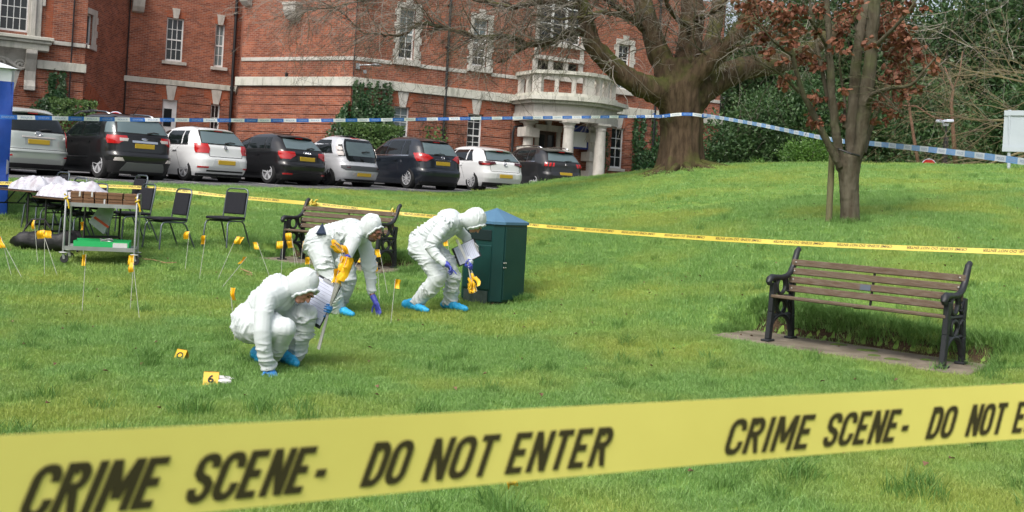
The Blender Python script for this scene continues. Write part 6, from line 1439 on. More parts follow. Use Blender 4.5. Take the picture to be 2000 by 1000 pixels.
LIMBS = [
 [(1318, 205, 0, .40), (1285, 178, -.3, .36), (1240, 162, -.6, .31), (1195, 128, -.8, .27), (1160, 90, -1.0, .24), (1148, 55, -1.0, .21), (1140, 15, -1.0, .18), (1115, -40, -1.0, .15)],
 [(1322, 180, 0, .42), (1298, 130, .1, .34), (1278, 80, .2, .30), (1262, 30, .2, .27), (1245, -40, .2, .2)],
 [(1330, 180, .2, .45), (1342, 120, .4, .38), (1350, 60, .5, .34), (1352, -40, .6, .28)],
 [(1338, 170, -.2, .36), (1378, 125, -.4, .28), (1415, 95, -.5, .25), (1450, 55, -.6, .22), (1485, -30, -.6, .17)],
 [(1345, 200, .1, .42), (1395, 160, .4, .37), (1440, 138, .8, .34), (1500, 125, 1.2, .31), (1550, 115, 1.6, .27), (1620, 70, 2.2, .2), (1680, 20, 2.6, .14)],
 [(1328, 190, .5, .34), (1372, 120, 1.6, .27), (1395, 60, 2.2, .22), (1410, -40, 2.6, .18)],
]
lim_pts = []
for L in LIMBS:
    p, r = bend([(tb(u, v, dy), q) for (u, v, dy, q) in L], 6, .02, rr); mb.tube(p, r, 14, cap=True); lim_pts.append((p, r))
me = remesh(mb, 'trunk', .055, 2, .5); me.transform(Matrix.Translation(-big.location)); 
roughen(me, lambda q: .04 * mnoise.noise(Vector((q.x * 5, q.y * 5, q.z * 1.2))) + .03 * (.5 - abs(mnoise.noise(Vector((q.x * 9, q.y * 9, q.z * 1.6))))))
finish(me, m_bark1, 0, fix=False); link('trunk', me, big)
mb = MB()
for k in range(11):           # surface roots
    a = k * .571 + .2; b0 = tb(1333, 326); p = [b0 + Vector((math.cos(a) * d_, math.sin(a) * d_, 0)) for d_ in (.5, .8, 1.15, 1.5)]
    for i, q in enumerate(p): q.z = gz(q.x, q.y) + (.10, .03, -.01, -.08)[i]
    mb.tube(p, [.13, .09, .06, .03], 8)
mb.build('roots', m_bark1, big, smooth=0, world=True)
# long boughs and their twigs
BOUGH = [[(1158, 68, -1.0, .12), (1120, 62, -1.2, .10), (1085, 78, -1.4, .085), (1040, 88, -1.6, .08), (990, 72, -1.8, .07), (940, 74, -2.0, .06), (900, 62, -2.2, .052), (862, 54, -2.3, .045), (822, 46, -2.4, .04), (785, 68, -2.5, .032), (745, 68, -2.6, .027), (705, 60, -2.6, .02), (676, 30, -2.6, .012)],
 [(1150, 20, -1.0, .10), (1080, 2, -1.4, .085), (1000, 14, -1.8, .07), (945, 4, -2.0, .06), (880, -14, -2.2, .05), (780, -20, -2.4, .03), (690, 6, -2.6, .018), (600, 20, -2.6, .01)],
 [(1262, 60, .2, .11), (1220, 30, -.6, .08), (1170, 25, -1.2, .06), (1110, 38, -1.6, .04), (1040, 30, -1.8, .02)],
 [(1040, 88, -1.6, .05), (1010, 100, -1.8, .035), (985, 118, -2.0, .02), (968, 120, -2.0, .012)],
 [(1240, 40, .2, .09), (1200, 10, -.4, .07), (1150, -20, -.8, .05)], [(1420, 90, -.5, .08), (1460, 90, -1.4, .05), (1500, 60, -2.0, .03), (1530, 10, -2.4, .02)],
 [(1350, 60, .4, .09), (1310, 20, -1.2, .06), (1290, -30, -1.6, .04)], [(1352, 40, .4, .09), (1400, 20, -1.0, .06), (1430, -20, -1.2, .04)]]
mb = MB(); bp = []
for L in BOUGH:
    p, r = bend([(tb(u, v, dy), q) for (u, v, dy, q) in L], 5, .03, rr); mb.tube(p, r, 8, cap=False); bp.append((p, r))
mb.build('boughs', m_bark1, big, smooth=0, world=True)
tw1, tw2 = MB(), MB()
for (p, r), cnt in zip(bp, (115, 80, 42, 16, 16, 16, 14, 14)):
    for k in range(cnt):
        i = rr.randint(1, len(p) - 1); dd = (p[i] - p[i - 1]).normalized(); s = Vector((rr.uniform(-1, 1), rr.uniform(-1.3, .5), rr.uniform(-.75, .8)))
        grow(tw1 if rr.random() < .62 else tw2, p[i], dd * .7 + s.normalized() * .7, rr.uniform(.9, 2.3), max(.010, min(r[i] * .4, .022)), 2, rr, droop=.14, spread=.75, kids=(4, 3), n=6, wild=.24)
for (p, r), cnt in zip(lim_pts, (18, 15, 16, 14, 14, 10)):
    for k in range(cnt):
        i = rr.randint(len(p) // 3, len(p) - 1); s = Vector((rr.uniform(-1, 1), rr.uniform(-1.2, .5), rr.uniform(-.3, .9)))
        grow(tw1 if rr.random() < .62 else tw2, p[i], s, rr.uniform(1.2, 3.0), .022, 2, rr, droop=.2, spread=.75, kids=(5, 3), n=7, wild=.28)
# outermost sprays hanging towards the left, in front of the wall
for k in range(60):
    u = rr.uniform(600, 1150); v = rr.uniform(-60, 10); p = tb(u, v, rr.uniform(-3, .5)); grow(tw1 if rr.random() < .5 else tw2, p, (rr.uniform(-1, .1), rr.uniform(-.4, .4), rr.uniform(-.8, .0)), rr.uniform(1.0, 2.4), .012, 2, rr, droop=.05, spread=.6, kids=(4, 3), n=6, wild=.2)
tw1.build('twigs', m_twigd, big, world=True, fix=False)['kind'] = 'stuff'; tw2.build('twigs', m_twig, big, world=True, fix=False)['kind'] = 'stuff'

# --- young tree with brown leaves
YY_ = 16.0
def ty(u, v, dy=0.0): return at(u, v, YY_ + dy)
yb = ty(1660, 430); yt = thing('young_oak', 'young tree with several stems still carrying rust brown leaves', 'tree', (yb.x, YY_, gz(yb.x, YY_)))
mb = MB(); NA = 22; cp, crd = bend([(ty(1661, 445), .19), (ty(1660, 425), .15), (ty(1659, 395), .138), (ty(1657, 360), .148), (ty(1657, 325), .175), (ty(1659, 303), .15)], 5)
rows = []
for i, (p, r) in enumerate(zip(cp, crd)):
    rows.append([p + Vector((math.cos(2 * math.pi * k / NA), math.sin(2 * math.pi * k / NA), 0)) * r * (1 + .06 * math.sin(6 * math.pi * k / NA + i * .15) + .04 * mnoise.noise(Vector((k * .9, i * .3, 0)))) for k in range(NA)])
mb.grid(rows, close=True); mb.f.append(tuple(range(NA))); mb.f.append(tuple((len(rows) - 1) * NA + k for k in range(NA)))
STEM = [[(1642, 330, 0, .085), (1636, 285, -.05, .075), (1628, 220, -.1, .066), (1622, 140, -.1, .06), (1618, 60, -.1, .052), (1612, -30, -.1, .045)],
 [(1660, 335, .06, .09), (1662, 275, .12, .092), (1668, 180, .2, .09), (1676, 90, .2, .08), (1690, 20, .25, .07), (1700, -40, .3, .06)],
 [(1666, 338, -.03, .09), (1680, 275, -.12, .102), (1692, 190, -.2, .11), (1700, 110, -.2, .10), (1706, 40, -.25, .095), (1712, -40, -.3, .085)],
 [(1640, 325, -.1, .06), (1618, 282, -.2, .055), (1590, 225, -.3, .048), (1565, 175, -.4, .042), (1548, 110, -.5, .036), (1530, 50, -.5, .028), (1512, -20, -.5, .02)],
 [(1632, 235, -.1, .04), (1618, 195, .1, .034), (1604, 130, .2, .03), (1590, 60, .3, .024), (1578, -20, .3, .018)],
 [(1690, 215, -.2, .045), (1705, 185, -.5, .036), (1740, 172, -.8, .03), (1780, 165, -1.0, .024), (1812, 130, -1.2, .016), (1832, 105, -1.2, .008)],
 [(1686, 300, .1, .05), (1700, 250, .4, .04), (1718, 200, .6, .03), (1722, 150, .7, .02)],
 [(1560, 180, -.4, .025), (1530, 150, -.6, .018), (1500, 130, -.8, .01), (1480, 118, -.9, .006)], [(1648, 250, .2, .03), (1650, 200, .5, .025), (1640, 120, .6, .02), (1646, 40, .7, .014)],
 [(1700, 100, -.2, .04), (1730, 70, -.5, .03), (1760, 40, -.7, .02), (1790, 0, -.8, .012)], [(1615, 90, -.1, .03), (1590, 50, -.5, .02), (1560, 10, -.8, .012)], [(1548, 110, -.5, .02), (1510, 80, -.9, .014), (1480, 40, -1.1, .008)], [(1720, 180, -.6, .02), (1745, 205, -.8, .014), (1765, 225, -.9, .008)]]
yl = []
for L in STEM: p, r = bend([(ty(u, v, dy), q) for (u, v, dy, q) in L], 6, .008, rr); mb.tube(p, r, 10); yl.append((p, r))
me = remesh(mb, 'trunk', .02, 7, .5); roughen(me, lambda q: .012 * mnoise.noise(Vector((q.x * 14, q.y * 14, q.z * 3))) + .006 * mnoise.noise(q * 22)); me.transform(Matrix.Translation(-yt.location)); finish(me, m_bark2, 0, fix=False); link('trunk', me, yt)
mb = MB()
for L in STEM[3:]: p, r = bend([(ty(u, v, dy), q) for (u, v, dy, q) in L], 6); mb.tube(p, [q * 1.02 for q in r], 7, cap=False)
for (p, r) in yl:
    for k in range(9):
        i = rr.randint(len(p) // 3, len(p) - 1); grow(mb, p[i], (rr.uniform(-1, 1), rr.uniform(-1, 1), rr.uniform(-.1, .9)), rr.uniform(.3, .8), .009, 1, rr, 0, .7, (4,), 5, .25)
mb.build('branches', m_bark2, yt, smooth=0, world=True, fix=False)
m_bleaf = leaf_mat('brown_leaf', (.165, .060, .033), (.32, .145, .085), (.13, .045, .026), rough=.6, transl=.25, patch=2.5)
CL = [(1478, 20, 26), (1490, 70, 22), (1500, 100, 14), (1530, 45, 24), (1545, 75, 20), (1560, 20, 22), (1572, 112, 20), (1590, 125, 12), (1606, 128, 14), (1600, 20, 18), (1642, 55, 20), (1632, 85, 14), (1650, 30, 16), (1655, 100, 8), (1648, 175, 8), (1530, 118, 8), (1534, 150, 16), (1530, 165, 10), (1590, 185, 12), (1605, 190, 10), (1588, 228, 14), (1598, 240, 10), (1580, 240, 8),
 (1706, 80, 14), (1720, 60, 26), (1735, 40, 22), (1760, 60, 26), (1772, 85, 24), (1740, 90, 22), (1700, 85, 12), (1790, 100, 18), (1815, 115, 16), (1825, 135, 12), (1760, 120, 24), (1742, 140, 20), (1765, 150, 22), (1740, 165, 18), (1765, 180, 18), (1785, 170, 14), (1742, 220, 14), (1725, 195, 14), (1705, 205, 12), (1730, 235, 8), (1750, 20, 18), (1720, 10, 18), (1780, 5, 14), (1670, 10, 18), (1690, 25, 10), (1810, 15, 8), (1710, 235, 6), (1640, 200, 8), (1645, 230, 6), (1460, 40, 16), (1455, 0, 20), (1510, 10, 22), (1600, 60, 10), (1560, 60, 12)]
mb = MB()
for (u, v, rp) in CL:
    c0 = ty(u, v, rr.uniform(-1.0, .4)); rad = rp / 125
    for k in range(int(5 + rp * rp * .09)):
        q = Vector((rr.gauss(0, 1), rr.gauss(0, 1), rr.gauss(0, 1))); c = c0 + q.normalized() * rad * rr.random() ** .5
        d = Vector((rr.uniform(-1, 1), rr.uniform(-1, 1), rr.uniform(-1.2, .3))).normalized(); s = d.orthogonal().normalized(); s = (Matrix.Rotation(rr.uniform(0, 6.28), 3, d) @ s); nn = d.cross(s)
        L_ = rr.uniform(.07, .125); w = L_ * rr.uniform(.28, .42); b_ = rr.uniform(-.25, .5) * L_
        P = [c, c + d * L_ * .3 + s * w * .8 + nn * b_ * .3, c + d * L_ * .7 + s * w + nn * b_, c + d * L_ + nn * b_ * .8, c + d * L_ * .7 - s * w + nn * b_ * .9, c + d * L_ * .3 - s * w * .8 + nn * b_ * .3, c + d * L_ * .55 - nn * L_ * .12]
        mb.add(P, [(0, 1, 6), (1, 2, 6), (2, 3, 6), (3, 4, 6), (4, 5, 6), (5, 0, 6)])
mb.build('crown', m_bleaf, yt, world=True, fix=False)['kind'] = 'stuff'
# stake and tie
m_stake = M('stake_wood', (.17, .155, .075), .85, col2=(.12, .115, .06), ns=6, stretch=(6, 6, 1), bump=.4, bs=20)
sk = ty(1619, 427, .1); sk.z = gz(sk.x, sk.y); st = thing('tree_stake', 'round wooden stake tied to the young brown leaved tree', 'stake', sk)
mb = MB(); tpk = ty(1626, 281, .1); mb.tube([sk + Vector((0, 0, -.1)), sk.lerp(tpk, .5), tpk], [.052, .05, .047], 14); mb.build('post', m_stake, st, smooth=40, world=True)
mb = MB(); a0 = ty(1626, 288, .1); mb.tube([a0 + Vector((.056 * math.cos(k * .42), .056 * math.sin(k * .42), 0)) for k in range(16)], .02, 6, cap=False); mb.tube([a0 + Vector((.05, -.03, 0)), ty(1640, 292, -.2), ty(1662, 300, -.28), ty(1678, 304, -.2), ty(1682, 303, 0)], .016, 6); mb.build('rubber_tie', m_plastic, st, world=True)

# ------------------------------------------------------------------ evergreen background
m_ever = leaf_mat('evergreen_leaf', (.028, .070, .024), (.085, .155, .050), (.042, .088, .034), rough=.4, transl=.2, patch=.6)
m_ever2 = leaf_mat('laurel_leaf', (.065, .15, .025), (.13, .25, .045), (.05, .115, .025), rough=.4, transl=.25, patch=.8)
m_ivy = leaf_mat('ivy_leaf', (.015, .05, .018), (.04, .10, .03), (.07, .12, .05), rough=.35, transl=.15, patch=3)
def leaf_cloud(mb, blobs, n, size, rr, flat=.0):
    """leaf-sized faces through the outer part of a set of overlapping lobes, in small sprays"""
    tot = sum(b[3] * b[4] for b in blobs)
    for (x, y, z, rx, rz) in blobs:
        cnt = int(n * rx * rz / tot / 6)
        for k in range(cnt):
            q = Vector((rr.gauss(0, 1), rr.gauss(0, 1), rr.gauss(0, 1))).normalized() * (rr.uniform(.55, 1.06) if rr.random() < .8 else rr.random())
            w = 1 + .28 * mnoise.noise(q * 2.4 + Vector((x, y, z)))
            c = Vector((x + q.x * rx * w, y + q.y * rx * w, z + q.z * rz * w)); out = Vector((q.x, q.y, q.z + .5))
            for j in range(6):
                cc = c + Vector((rr.gauss(0, 1), rr.gauss(0, 1), rr.gauss(0, 1))) * size * .9
                d = (out + Vector((rr.uniform(-1, 1), rr.uniform(-1, 1), rr.uniform(-1, .6))) * 1.1).normalized(); s = d.orthogonal().normalized(); s = Matrix.Rotation(rr.uniform(0, 6.28), 3, d) @ s; nn = d.cross(s)
                L_ = size * rr.uniform(.7, 1.3); wd = L_ * .26
                mb.add([cc, cc + d * L_ * .5 + s * wd + nn * L_ * .08, cc + d * L_, cc + d * L_ * .5 - s * wd + nn * L_ * .08], [(0, 1, 2, 3)])
def bush_mesh(name, w, h, nl, size, mat, seed, lobes=14):
    rr = random.Random(seed); blobs = []
    for k in range(lobes):
        a = rr.uniform(0, 6.28); t = rr.random(); r = w * .5 * rr.uniform(.1, .8) * (1 - .45 * t); blobs.append((r * math.cos(a), r * math.sin(a), h * (.16 + .68 * t), w * rr.uniform(.16, .28), h * rr.uniform(.12, .2)))
    mb = MB(); leaf_cloud(mb, blobs, nl, size, rr); me = mb.mesh(name); finish(me, mat, None, fix=False)
    st = MB()
    st.tube([(0, 0, -.2), (.05, .02, h * .3), (-.04, .05, h * .62), (.05, 0, h * .85)], [w * .028, w * .024, w * .015, w * .006], 8)
    for b in blobs: st.tube([(0, 0, h * .12), (b[0] * .5, b[1] * .5, b[2] * .6), (b[0], b[1], b[2])], [w * .016, w * .012, w * .005], 5)
    sm = st.mesh(name + '_stem'); finish(sm, m_twigd, None)
    return me, sm
def plant(name, meshes, loc, rz, sc, label, cat, group):
    t = thing(name, label, cat, loc, rz, group); t.scale = (sc, sc, sc) if not hasattr(sc, '__len__') else sc
    link('crown', meshes[0], t); link('trunk', meshes[1], t); return t
tall = [bush_mesh('tall%d' % i, 8, 13, 15000, .26, m_ever, 30 + i, 34) for i in range(2)]
mids = [bush_mesh('mid%d' % i, 5, 5.4, 13000, .17, m_ever, 50 + i, 22) for i in range(2)]
lows = [bush_mesh('low%d' % i, 3.6, 3.2, 9000, .13, m_ever2, 70 + i, 16) for i in range(2)]
def bgl(u, Y): return at(u, 300, Y).x
TALLS = [(1435, 58, 'behind the right corner of the building'), (1560, 56, 'behind the big bare limb'), (1690, 55, 'directly behind the young oak stems'), (1810, 53, 'behind the lamp post'), (1930, 52, 'behind the sign board'), (2060, 50, 'at the right edge'), (1500, 66, 'farthest, between the tree limbs'), (1750, 64, 'farthest, right of the young oak'), (1900, 63, 'farthest, above the sign board'), (2120, 58, 'beyond the right edge')]
for i, (u, Y, lab) in enumerate(TALLS): plant('evergreen_tree', tall[i % 2], (bgl(u, Y), Y, 1.4), i * 1.7, .95 + .12 * (i % 3), 'tall dark evergreen tree ' + lab, 'tree', 'tall evergreen trees')
MIDS = [(1440, 44, 'against the building corner'), (1510, 46, 'second from the building corner'), (1590, 45, 'left of the young oak'), (1670, 46, 'behind the young oak trunk'), (1745, 45, 'right of the young oak'), (1820, 46, 'behind the lamp post'), (1890, 44, 'left of the sign board'), (1965, 43, 'behind the sign board'), (2040, 42, 'at the right edge')]
for i, (u, Y, lab) in enumerate(MIDS): plant('evergreen_shrub', mids[i % 2], (bgl(u, Y), Y, 1.2), i * 2.1, (1.0, 1.0, 1.0 + .12 * (i % 3)), 'dense dark evergreen shrub ' + lab, 'shrub', 'dense evergreen shrubs')
LOWS = [(1568, 40.5, .95, 'pale, behind the police tape left of the young oak'), (1872, 40, .78, 'right of the lamp post'), (1925, 39, .7, 'left of the sign board'), (1480, 41, .7, 'beside the building corner'), (1770, 41, .62, 'low, left of the lamp post')]
for i, (u, Y, sc, lab) in enumerate(LOWS): plant('laurel_bush', lows[i % 2], (bgl(u, Y), Y, 1.6), i * 1.3, sc, 'lighter green laurel bush ' + lab, 'bush', 'laurel bushes')
# bare tree reaching in from the right
m_ybr = M('lichen_branch', (.20, .17, .085), .9, col2=(.13, .10, .07), ns=2); rb = random.Random(5)
bt = thing('bare_spreading_tree', 'bare tree with tangled lichen yellow branches reaching in from the right edge', 'tree', (bgl(2150, 33), 33, 2.6))
mb = MB(); b0 = Vector(bt.location); mb.tube([b0 + Vector((0, 0, -.3)), b0 + Vector((-.2, 0, 2)), b0 + Vector((-.4, 0, 4)), b0 + Vector((-.2, .2, 7))], [.4, .33, .28, .15], 10); mb.build('trunk', m_twigd, bt, smooth=0, world=True)
mb = MB(); m2 = MB()
for (u, v, du, dv, ln, r) in ((2100, 255, -1, .05, 5.0, .06), (2090, 285, -1, .25, 4.6, .05), (2100, 230, -1, -.05, 4.6, .06), (2080, 200, -1, .2, 4.2, .05), (2100, 180, -1, -.1, 4.8, .05), (2050, 300, -1, .15, 3.4, .035), (2080, 150, -1, .1, 4.5, .05)):
    grow(mb, at(u, v, 32 + rb.uniform(-1, 1)), (du, rb.uniform(-.3, .3), -dv), ln, r, 3, rb, .0, .6, (7, 5, 3), 9, .2)
for k in range(24):
    grow(m2, at(rb.uniform(1740, 2080), rb.uniform(-60, 120), 32 + rb.uniform(-2, 2)), (rb.uniform(-1, .6), rb.uniform(-.4, .4), rb.uniform(-.7, .5)), rb.uniform(1.5, 3.2), .011, 2, rb, .1, .7, (4, 3), 7, .25)
mb.build('branches', m_ybr, bt, world=True, fix=False)['kind'] = 'stuff'; m2.build('twigs', m_twig, bt, world=True, fix=False)['kind'] = 'stuff'
m_red_b = M('reddish_branch', (.16, .085, .055), .9)
sl_ = thing('slender_bare_tree', 'slender bare tree with reddish stems beside the lamp post', 'tree', (bgl(1868, 37), 37, 2.0))
mb = MB(); mb.tube([at(1868, 345, 37), at(1862, 262, 37), at(1858, 200, 37), at(1862, 175, 37), at(1845, 130, 37)], [.09, .075, .06, .05, .025], 7); mb.tube([at(1858, 185, 37), at(1875, 140, 37), at(1880, 100, 37)], [.04, .03, .015], 6); mb.tube([at(1795, 330, 37), at(1785, 270, 37.3), at(1775, 205, 37.5), at(1770, 160, 37.5)], [.07, .06, .05, .03], 6)
mb.tube([at(1862, 240, 37), at(1820, 228, 36.8), at(1790, 208, 36.6), at(1740, 205, 36.5), at(1710, 214, 36.5)], [.045, .04, .035, .025, .012], 6); mb.build('trunk', m_red_b, sl_, smooth=0, world=True)
mb = MB()
for k in range(16): grow(mb, at(rb.uniform(1720, 1880), rb.uniform(130, 240), 37), (rb.uniform(-1, 1), rb.uniform(-.5, .5), rb.uniform(-.2, .8)), 1.2, .014, 1, rb, 0, .7, (4,), 5, .25)
mb.build('branches', m_red_b, sl_, world=True, fix=False)
# ------------------------------------------------------------------ ivy and hedges on the building
def wall_ivy(name, S, fn, n, size, lab, seed, depth=.25, mat=None, cat='ivy'):
    rr = random.Random(seed); mb = MB(); k = 0
    while k < n:
        s, z, o = fn(rr); k += 1; c = S.p(s, z, o); d = (S.d * rr.uniform(-1, 1) + Vector((0, 0, rr.uniform(-1.2, .4))) + S.n * rr.uniform(.0, .5)).normalized(); sd_ = (S.n.cross(d) + S.n * rr.uniform(-.4, .4)).normalized(); L_ = size * rr.uniform(.6, 1.3)
        mb.add([c, c + d * L_ * .45 + sd_ * L_ * .42, c + d * L_, c + d * L_ * .45 - sd_ * L_ * .42], [(0, 1, 2, 3)])
    b = fn(random.Random(0)); t = thing(name, lab, cat, S.p(b[0], 1.9, .1)); mb.build('foliage', mat or m_ivy, t, world=True, fix=False)['kind'] = 'stuff'
    st = MB(); rs = random.Random(seed)
    for q in range(8):
        s, z, o = fn(rs); st.tube([S.p(s, 1.9, .05), S.p(s + .1, (1.9 + z) / 2, .06), S.p(s, z, .06)], [.02, .015, .006], 5)
    st.build('stems', m_twigd, t, world=True)
def ivy_main(rr):
    s = rr.uniform(.02, 1.72)
    if rr.random() < .12:
        st = rr.choice((.05, .32, .62, .95, 1.25, 1.5)); return st + rr.gauss(0, .05), rr.uniform(4.6, 5.75 - .2 * rr.random()), .2 + rr.random() * .03
    z = rr.uniform(2.2, 5.0 + .35 * math.sin(s * 5) - (.5 if s > 1.45 else 0)); return s, z, .06 + .2 * rr.random()
wall_ivy('ivy', SW, ivy_main, 5200, .11, 'dark ivy climbing the building corner below the floodlight', 3)
def ivy_c(rr):
    s = SC.L - abs(rr.gauss(0, .38)); return s, rr.uniform(2.2, 4.9 - (SC.L - s) * 1.2), .07 + .15 * rr.random()
wall_ivy('ivy', SC, ivy_c, 1700, .11, 'thin edge of ivy on the canted wall left of the corner', 4)
def hedge_fn(s0, s1, z1, o0, o1):
    def f(rr):
        t = rr.random(); 
        if t < .62: return rr.uniform(s0, s1), rr.uniform(2.0, z1), o1 + rr.uniform(-.12, .06)
        return rr.uniform(s0, s1), z1 + rr.uniform(-.1, .07), rr.uniform(o0, o1)
    return f
m_hedge = leaf_mat('hedge_leaf', (.035, .085, .018), (.08, .15, .035), (.10, .17, .04), rough=.45, transl=.2, patch=3)
wall_ivy('clipped_hedge', SW, hedge_fn(-.5, 1.95, 3.95, .3, .85), 4200, .085, 'clipped green hedge below the ivy behind the small silver car', 6, mat=m_hedge, cat='hedge')
wall_ivy('clipped_hedge', SLB, hedge_fn(4.8, 6.5, 4.25, .6, 1.1), 2200, .085, 'clipped green hedge behind the silver people carrier', 7, mat=m_hedge, cat='hedge')
def ivy_l(rr):
    b = rr.random()
    if b < .3: st = rr.choice((4.9, 5.25)); return st + rr.gauss(0, .06), rr.uniform(4.3, 5.5 - .3 * rr.random()), .1 + .05 * rr.random()
    s = rr.gauss(5.1, .42); return s, rr.uniform(3.6, 4.7 - abs(s - 5.1) * .8), .1 + .15 * rr.random()
wall_ivy('ivy', SLB, ivy_l, 1500, .12, 'young ivy climbing the left pavilion in two strands', 8)
def ivy_w3(rr):
    s = rr.uniform(13.35, 15.7)
    if rr.random() < .2: st = rr.choice((13.5, 13.9, 14.5, 15.0, 15.4)); return st + rr.gauss(0, .06), rr.uniform(4.2, 5.42), .1
    return s, rr.uniform(2.2, 4.5 + .5 * math.sin(s * 3)), .08 + .25 * rr.random()
wall_ivy('ivy', SW, ivy_w3, 3600, .12, 'ivy on the wall left of the big trunk', 9)
def ivy_w4(rr):
    s = rr.uniform(16.6, 18.3); 
    if rr.random() < .2: st = rr.choice((16.8, 17.2, 17.9)); return st + rr.gauss(0, .06), rr.uniform(3.4, 4.6), .1
    return s, rr.uniform(2.2, 3.6), .08 + .5 * rr.random()
wall_ivy('ivy', SW, ivy_w4, 2000, .12, 'ivy on the wall right of the big trunk', 10)
def ivy_p(rr): return 11.6 + rr.gauss(0, .15), rr.uniform(2.2, 4.6), .1 + .3 * rr.random()
wall_ivy('ivy', SW, ivy_p, 900, .11, 'narrow strip of ivy between portico and sash window', 12)
def shrub_w(rr): return rr.gauss(3.55, .3), min(4.1, 2.9 + abs(rr.gauss(0, .5))), .1 + .3 * rr.random()
wall_ivy('wall_shrub', SW, shrub_w, 520, .11, 'sparse wall shrub beside the downpipe', 13, mat=m_hedge, cat='shrub')
mb = MB(); rs = random.Random(21)
for k in range(70): s = rs.uniform(2.6, 5.0); grow(mb, SW.p(s, rs.uniform(2.3, 4.4), .07), SW.d * rs.uniform(-.4, .4) + Vector((0, 0, 1)), rs.uniform(.8, 1.6), .006, 1, rs, 0, .5, (3,), 5, .18)
vb = thing('bare_creeper', 'bare creeper stems on the brick between the ground floor windows', 'creeper', SW.p(3.6, 1.9, .1)); mb.v = [tuple(p) for p in mb.v]; mb.build('stems', m_twigd, vb, world=True, fix=False)['kind'] = 'stuff'

# ------------------------------------------------------------------ unseen wood added behind the camera so glass and paint reflect something dark
rw = random.Random(77); blobs = []
for k in range(64):
    a = R(100 + 340 * k / 63.0 * .62 + 25); rd = rw.uniform(38, 48); blobs.append((rd * math.cos(a), 4 + rd * math.sin(a), rw.uniform(2, 9), rw.uniform(3.0, 4.8), rw.uniform(2.6, 4.2)))
mb = MB(); leaf_cloud(mb, blobs, 30000, 1.1, rw); o = mb.build('added_reflection_wood', m_ever, None, fix=False); tag(o, 'unseen wood added behind the viewer for dark reflections', 'wood', kind='stuff')
# ------------------------------------------------------------------ barrier tapes
m_tape = M('tape_yellow_film', (.78, .70, .19), .35, col2=(.72, .64, .165), ns=3)
m_tape2 = M('tape_yellow_far', (.68, .53, .08), .5, col2=(.62, .48, .07), ns=4)
m_tink = M('tape_print', (.035, .026, .008), .6)
class Ribbon:
    def __init__(s, pts, width, n=60, sag=0.0, twist=0.0, tilt=(0, 0, 1), wob=0.0, seed=1):
        P, _ = bend([(Vector(p), 1) for p in pts], 14); s.P = P; s.w = width
        s.d = [0.0]
        for i in range(1, len(P)): s.d.append(s.d[-1] + (P[i] - P[i - 1]).length)
        s.L = s.d[-1]; s.tilt = Vector(tilt); s.wob = wob; s.seed = seed
    def fr(s, t):
        t = max(0, min(t, s.L - 1e-6)); i = int(np.searchsorted(s.d, t, side='right')) - 1; i = min(i, len(s.P) - 2)
        f = (t - s.d[i]) / (s.d[i + 1] - s.d[i]); p = s.P[i].lerp(s.P[i + 1], f); d = (s.P[i + 1] - s.P[i]).normalized(); up = s.tilt.copy()
        if s.wob: up = (Matrix.Rotation(s.wob * mnoise.noise(Vector((t * .8, s.seed, 0))) + s.wob * .5 * mnoise.noise(Vector((t * 2.3, s.seed, 4))), 3, d) @ up)
        up = (up - d * up.dot(d)).normalized(); return p, d, up, d.cross(up)
    def at(s, t, y, o=0.0):
        p, d, up, n = s.fr(t); return p + up * y + n * o
    def strip(s, mb, y0, y1, t0=0, t1=None, step=.1, o=0.0, th=.0008, bow=.0):
        t1 = s.L if t1 is None else t1; n = max(2, int((t1 - t0) / step)); rows = []
        ys = [y0 + (y1 - y0) * k / 4 for k in range(5)]
        for i in range(n + 1):
            t = t0 + (t1 - t0) * i / n; b = [bow * (1 - (2 * (y - (y0 + y1) / 2) / (y1 - y0)) ** 2) for y in ys]
            rows.append([s.at(t, y, o + q) for y, q in zip(ys, b)] + [s.at(t, y, o + q - th) for y, q in zip(ys[::-1], b[::-1])])
        mb.grid(rows, close=True)
    def text(s, mb, body, t0, t1, y0, y1, o, bold=.02, shear=.28, flip=False):
        tv, tf = text_mesh(body, 1.0, bold, shear); W_, H_ = tv[:, 0].max(), tv[:, 1].max()
        pts = []
        for x, y, z in tv:
            a, b = x / W_, y / H_
            if flip: a, b = 1 - a, 1 - b
            pts.append(s.at(t0 + (t1 - t0) * a, y0 + (y1 - y0) * b, o))
        mb.add(pts, tf)
# near tape across the foreground
def npt(u): 
    vt = 850 - .0505 * u + .0 * u; vb = 1046 - .1125 * u + 9e-6 * u * u
    return vt, vb
np_ = []
for u in (-260, 0, 400, 800, 1200, 1600, 2000, 2300):
    vt, vb = npt(u); Y = .075 / ((vb - vt) / 2000.0); Y = .075 * 2000 / (vb - vt); np_.append(at(u, (vt + vb) / 2, Y))
rbn = Ribbon(np_, .075, tilt=(0, 0, 1), wob=.22, seed=3)
tape = thing('crime_scene_tape', 'blurred yellow tape lettered CRIME SCENE- DO NOT ENTER across the foreground', 'tape', np_[0])
mb = MB(); rbn.strip(mb, -.0375, .0375, step=.02, bow=.0); mb.build('tape', m_tape, tape, smooth=25, world=True)
TS = np.linspace(0, rbn.L, 500)
def t_of(u):
    best = min(((abs(CU + FPX * (rbn.at(t, 0).x / rbn.at(t, 0).y) * cr - (-FPX * (rbn.at(t, 0).z - EYE) / rbn.at(t, 0).y) * sr - u), t) for t in TS))
    return best[1]
words = [('CRIME', 40, 333), ('SCENE-', 362, 660), ('DO', 707, 812), ('NOT', 830, 975), ('ENTER', 986, 1200), ('CRIME', 1416, 1593), ('SCENE-', 1605, 1786), ('DO', 1808, 1872), ('NOT', 1886, 1968), ('ENTER', 1976, 2105)]
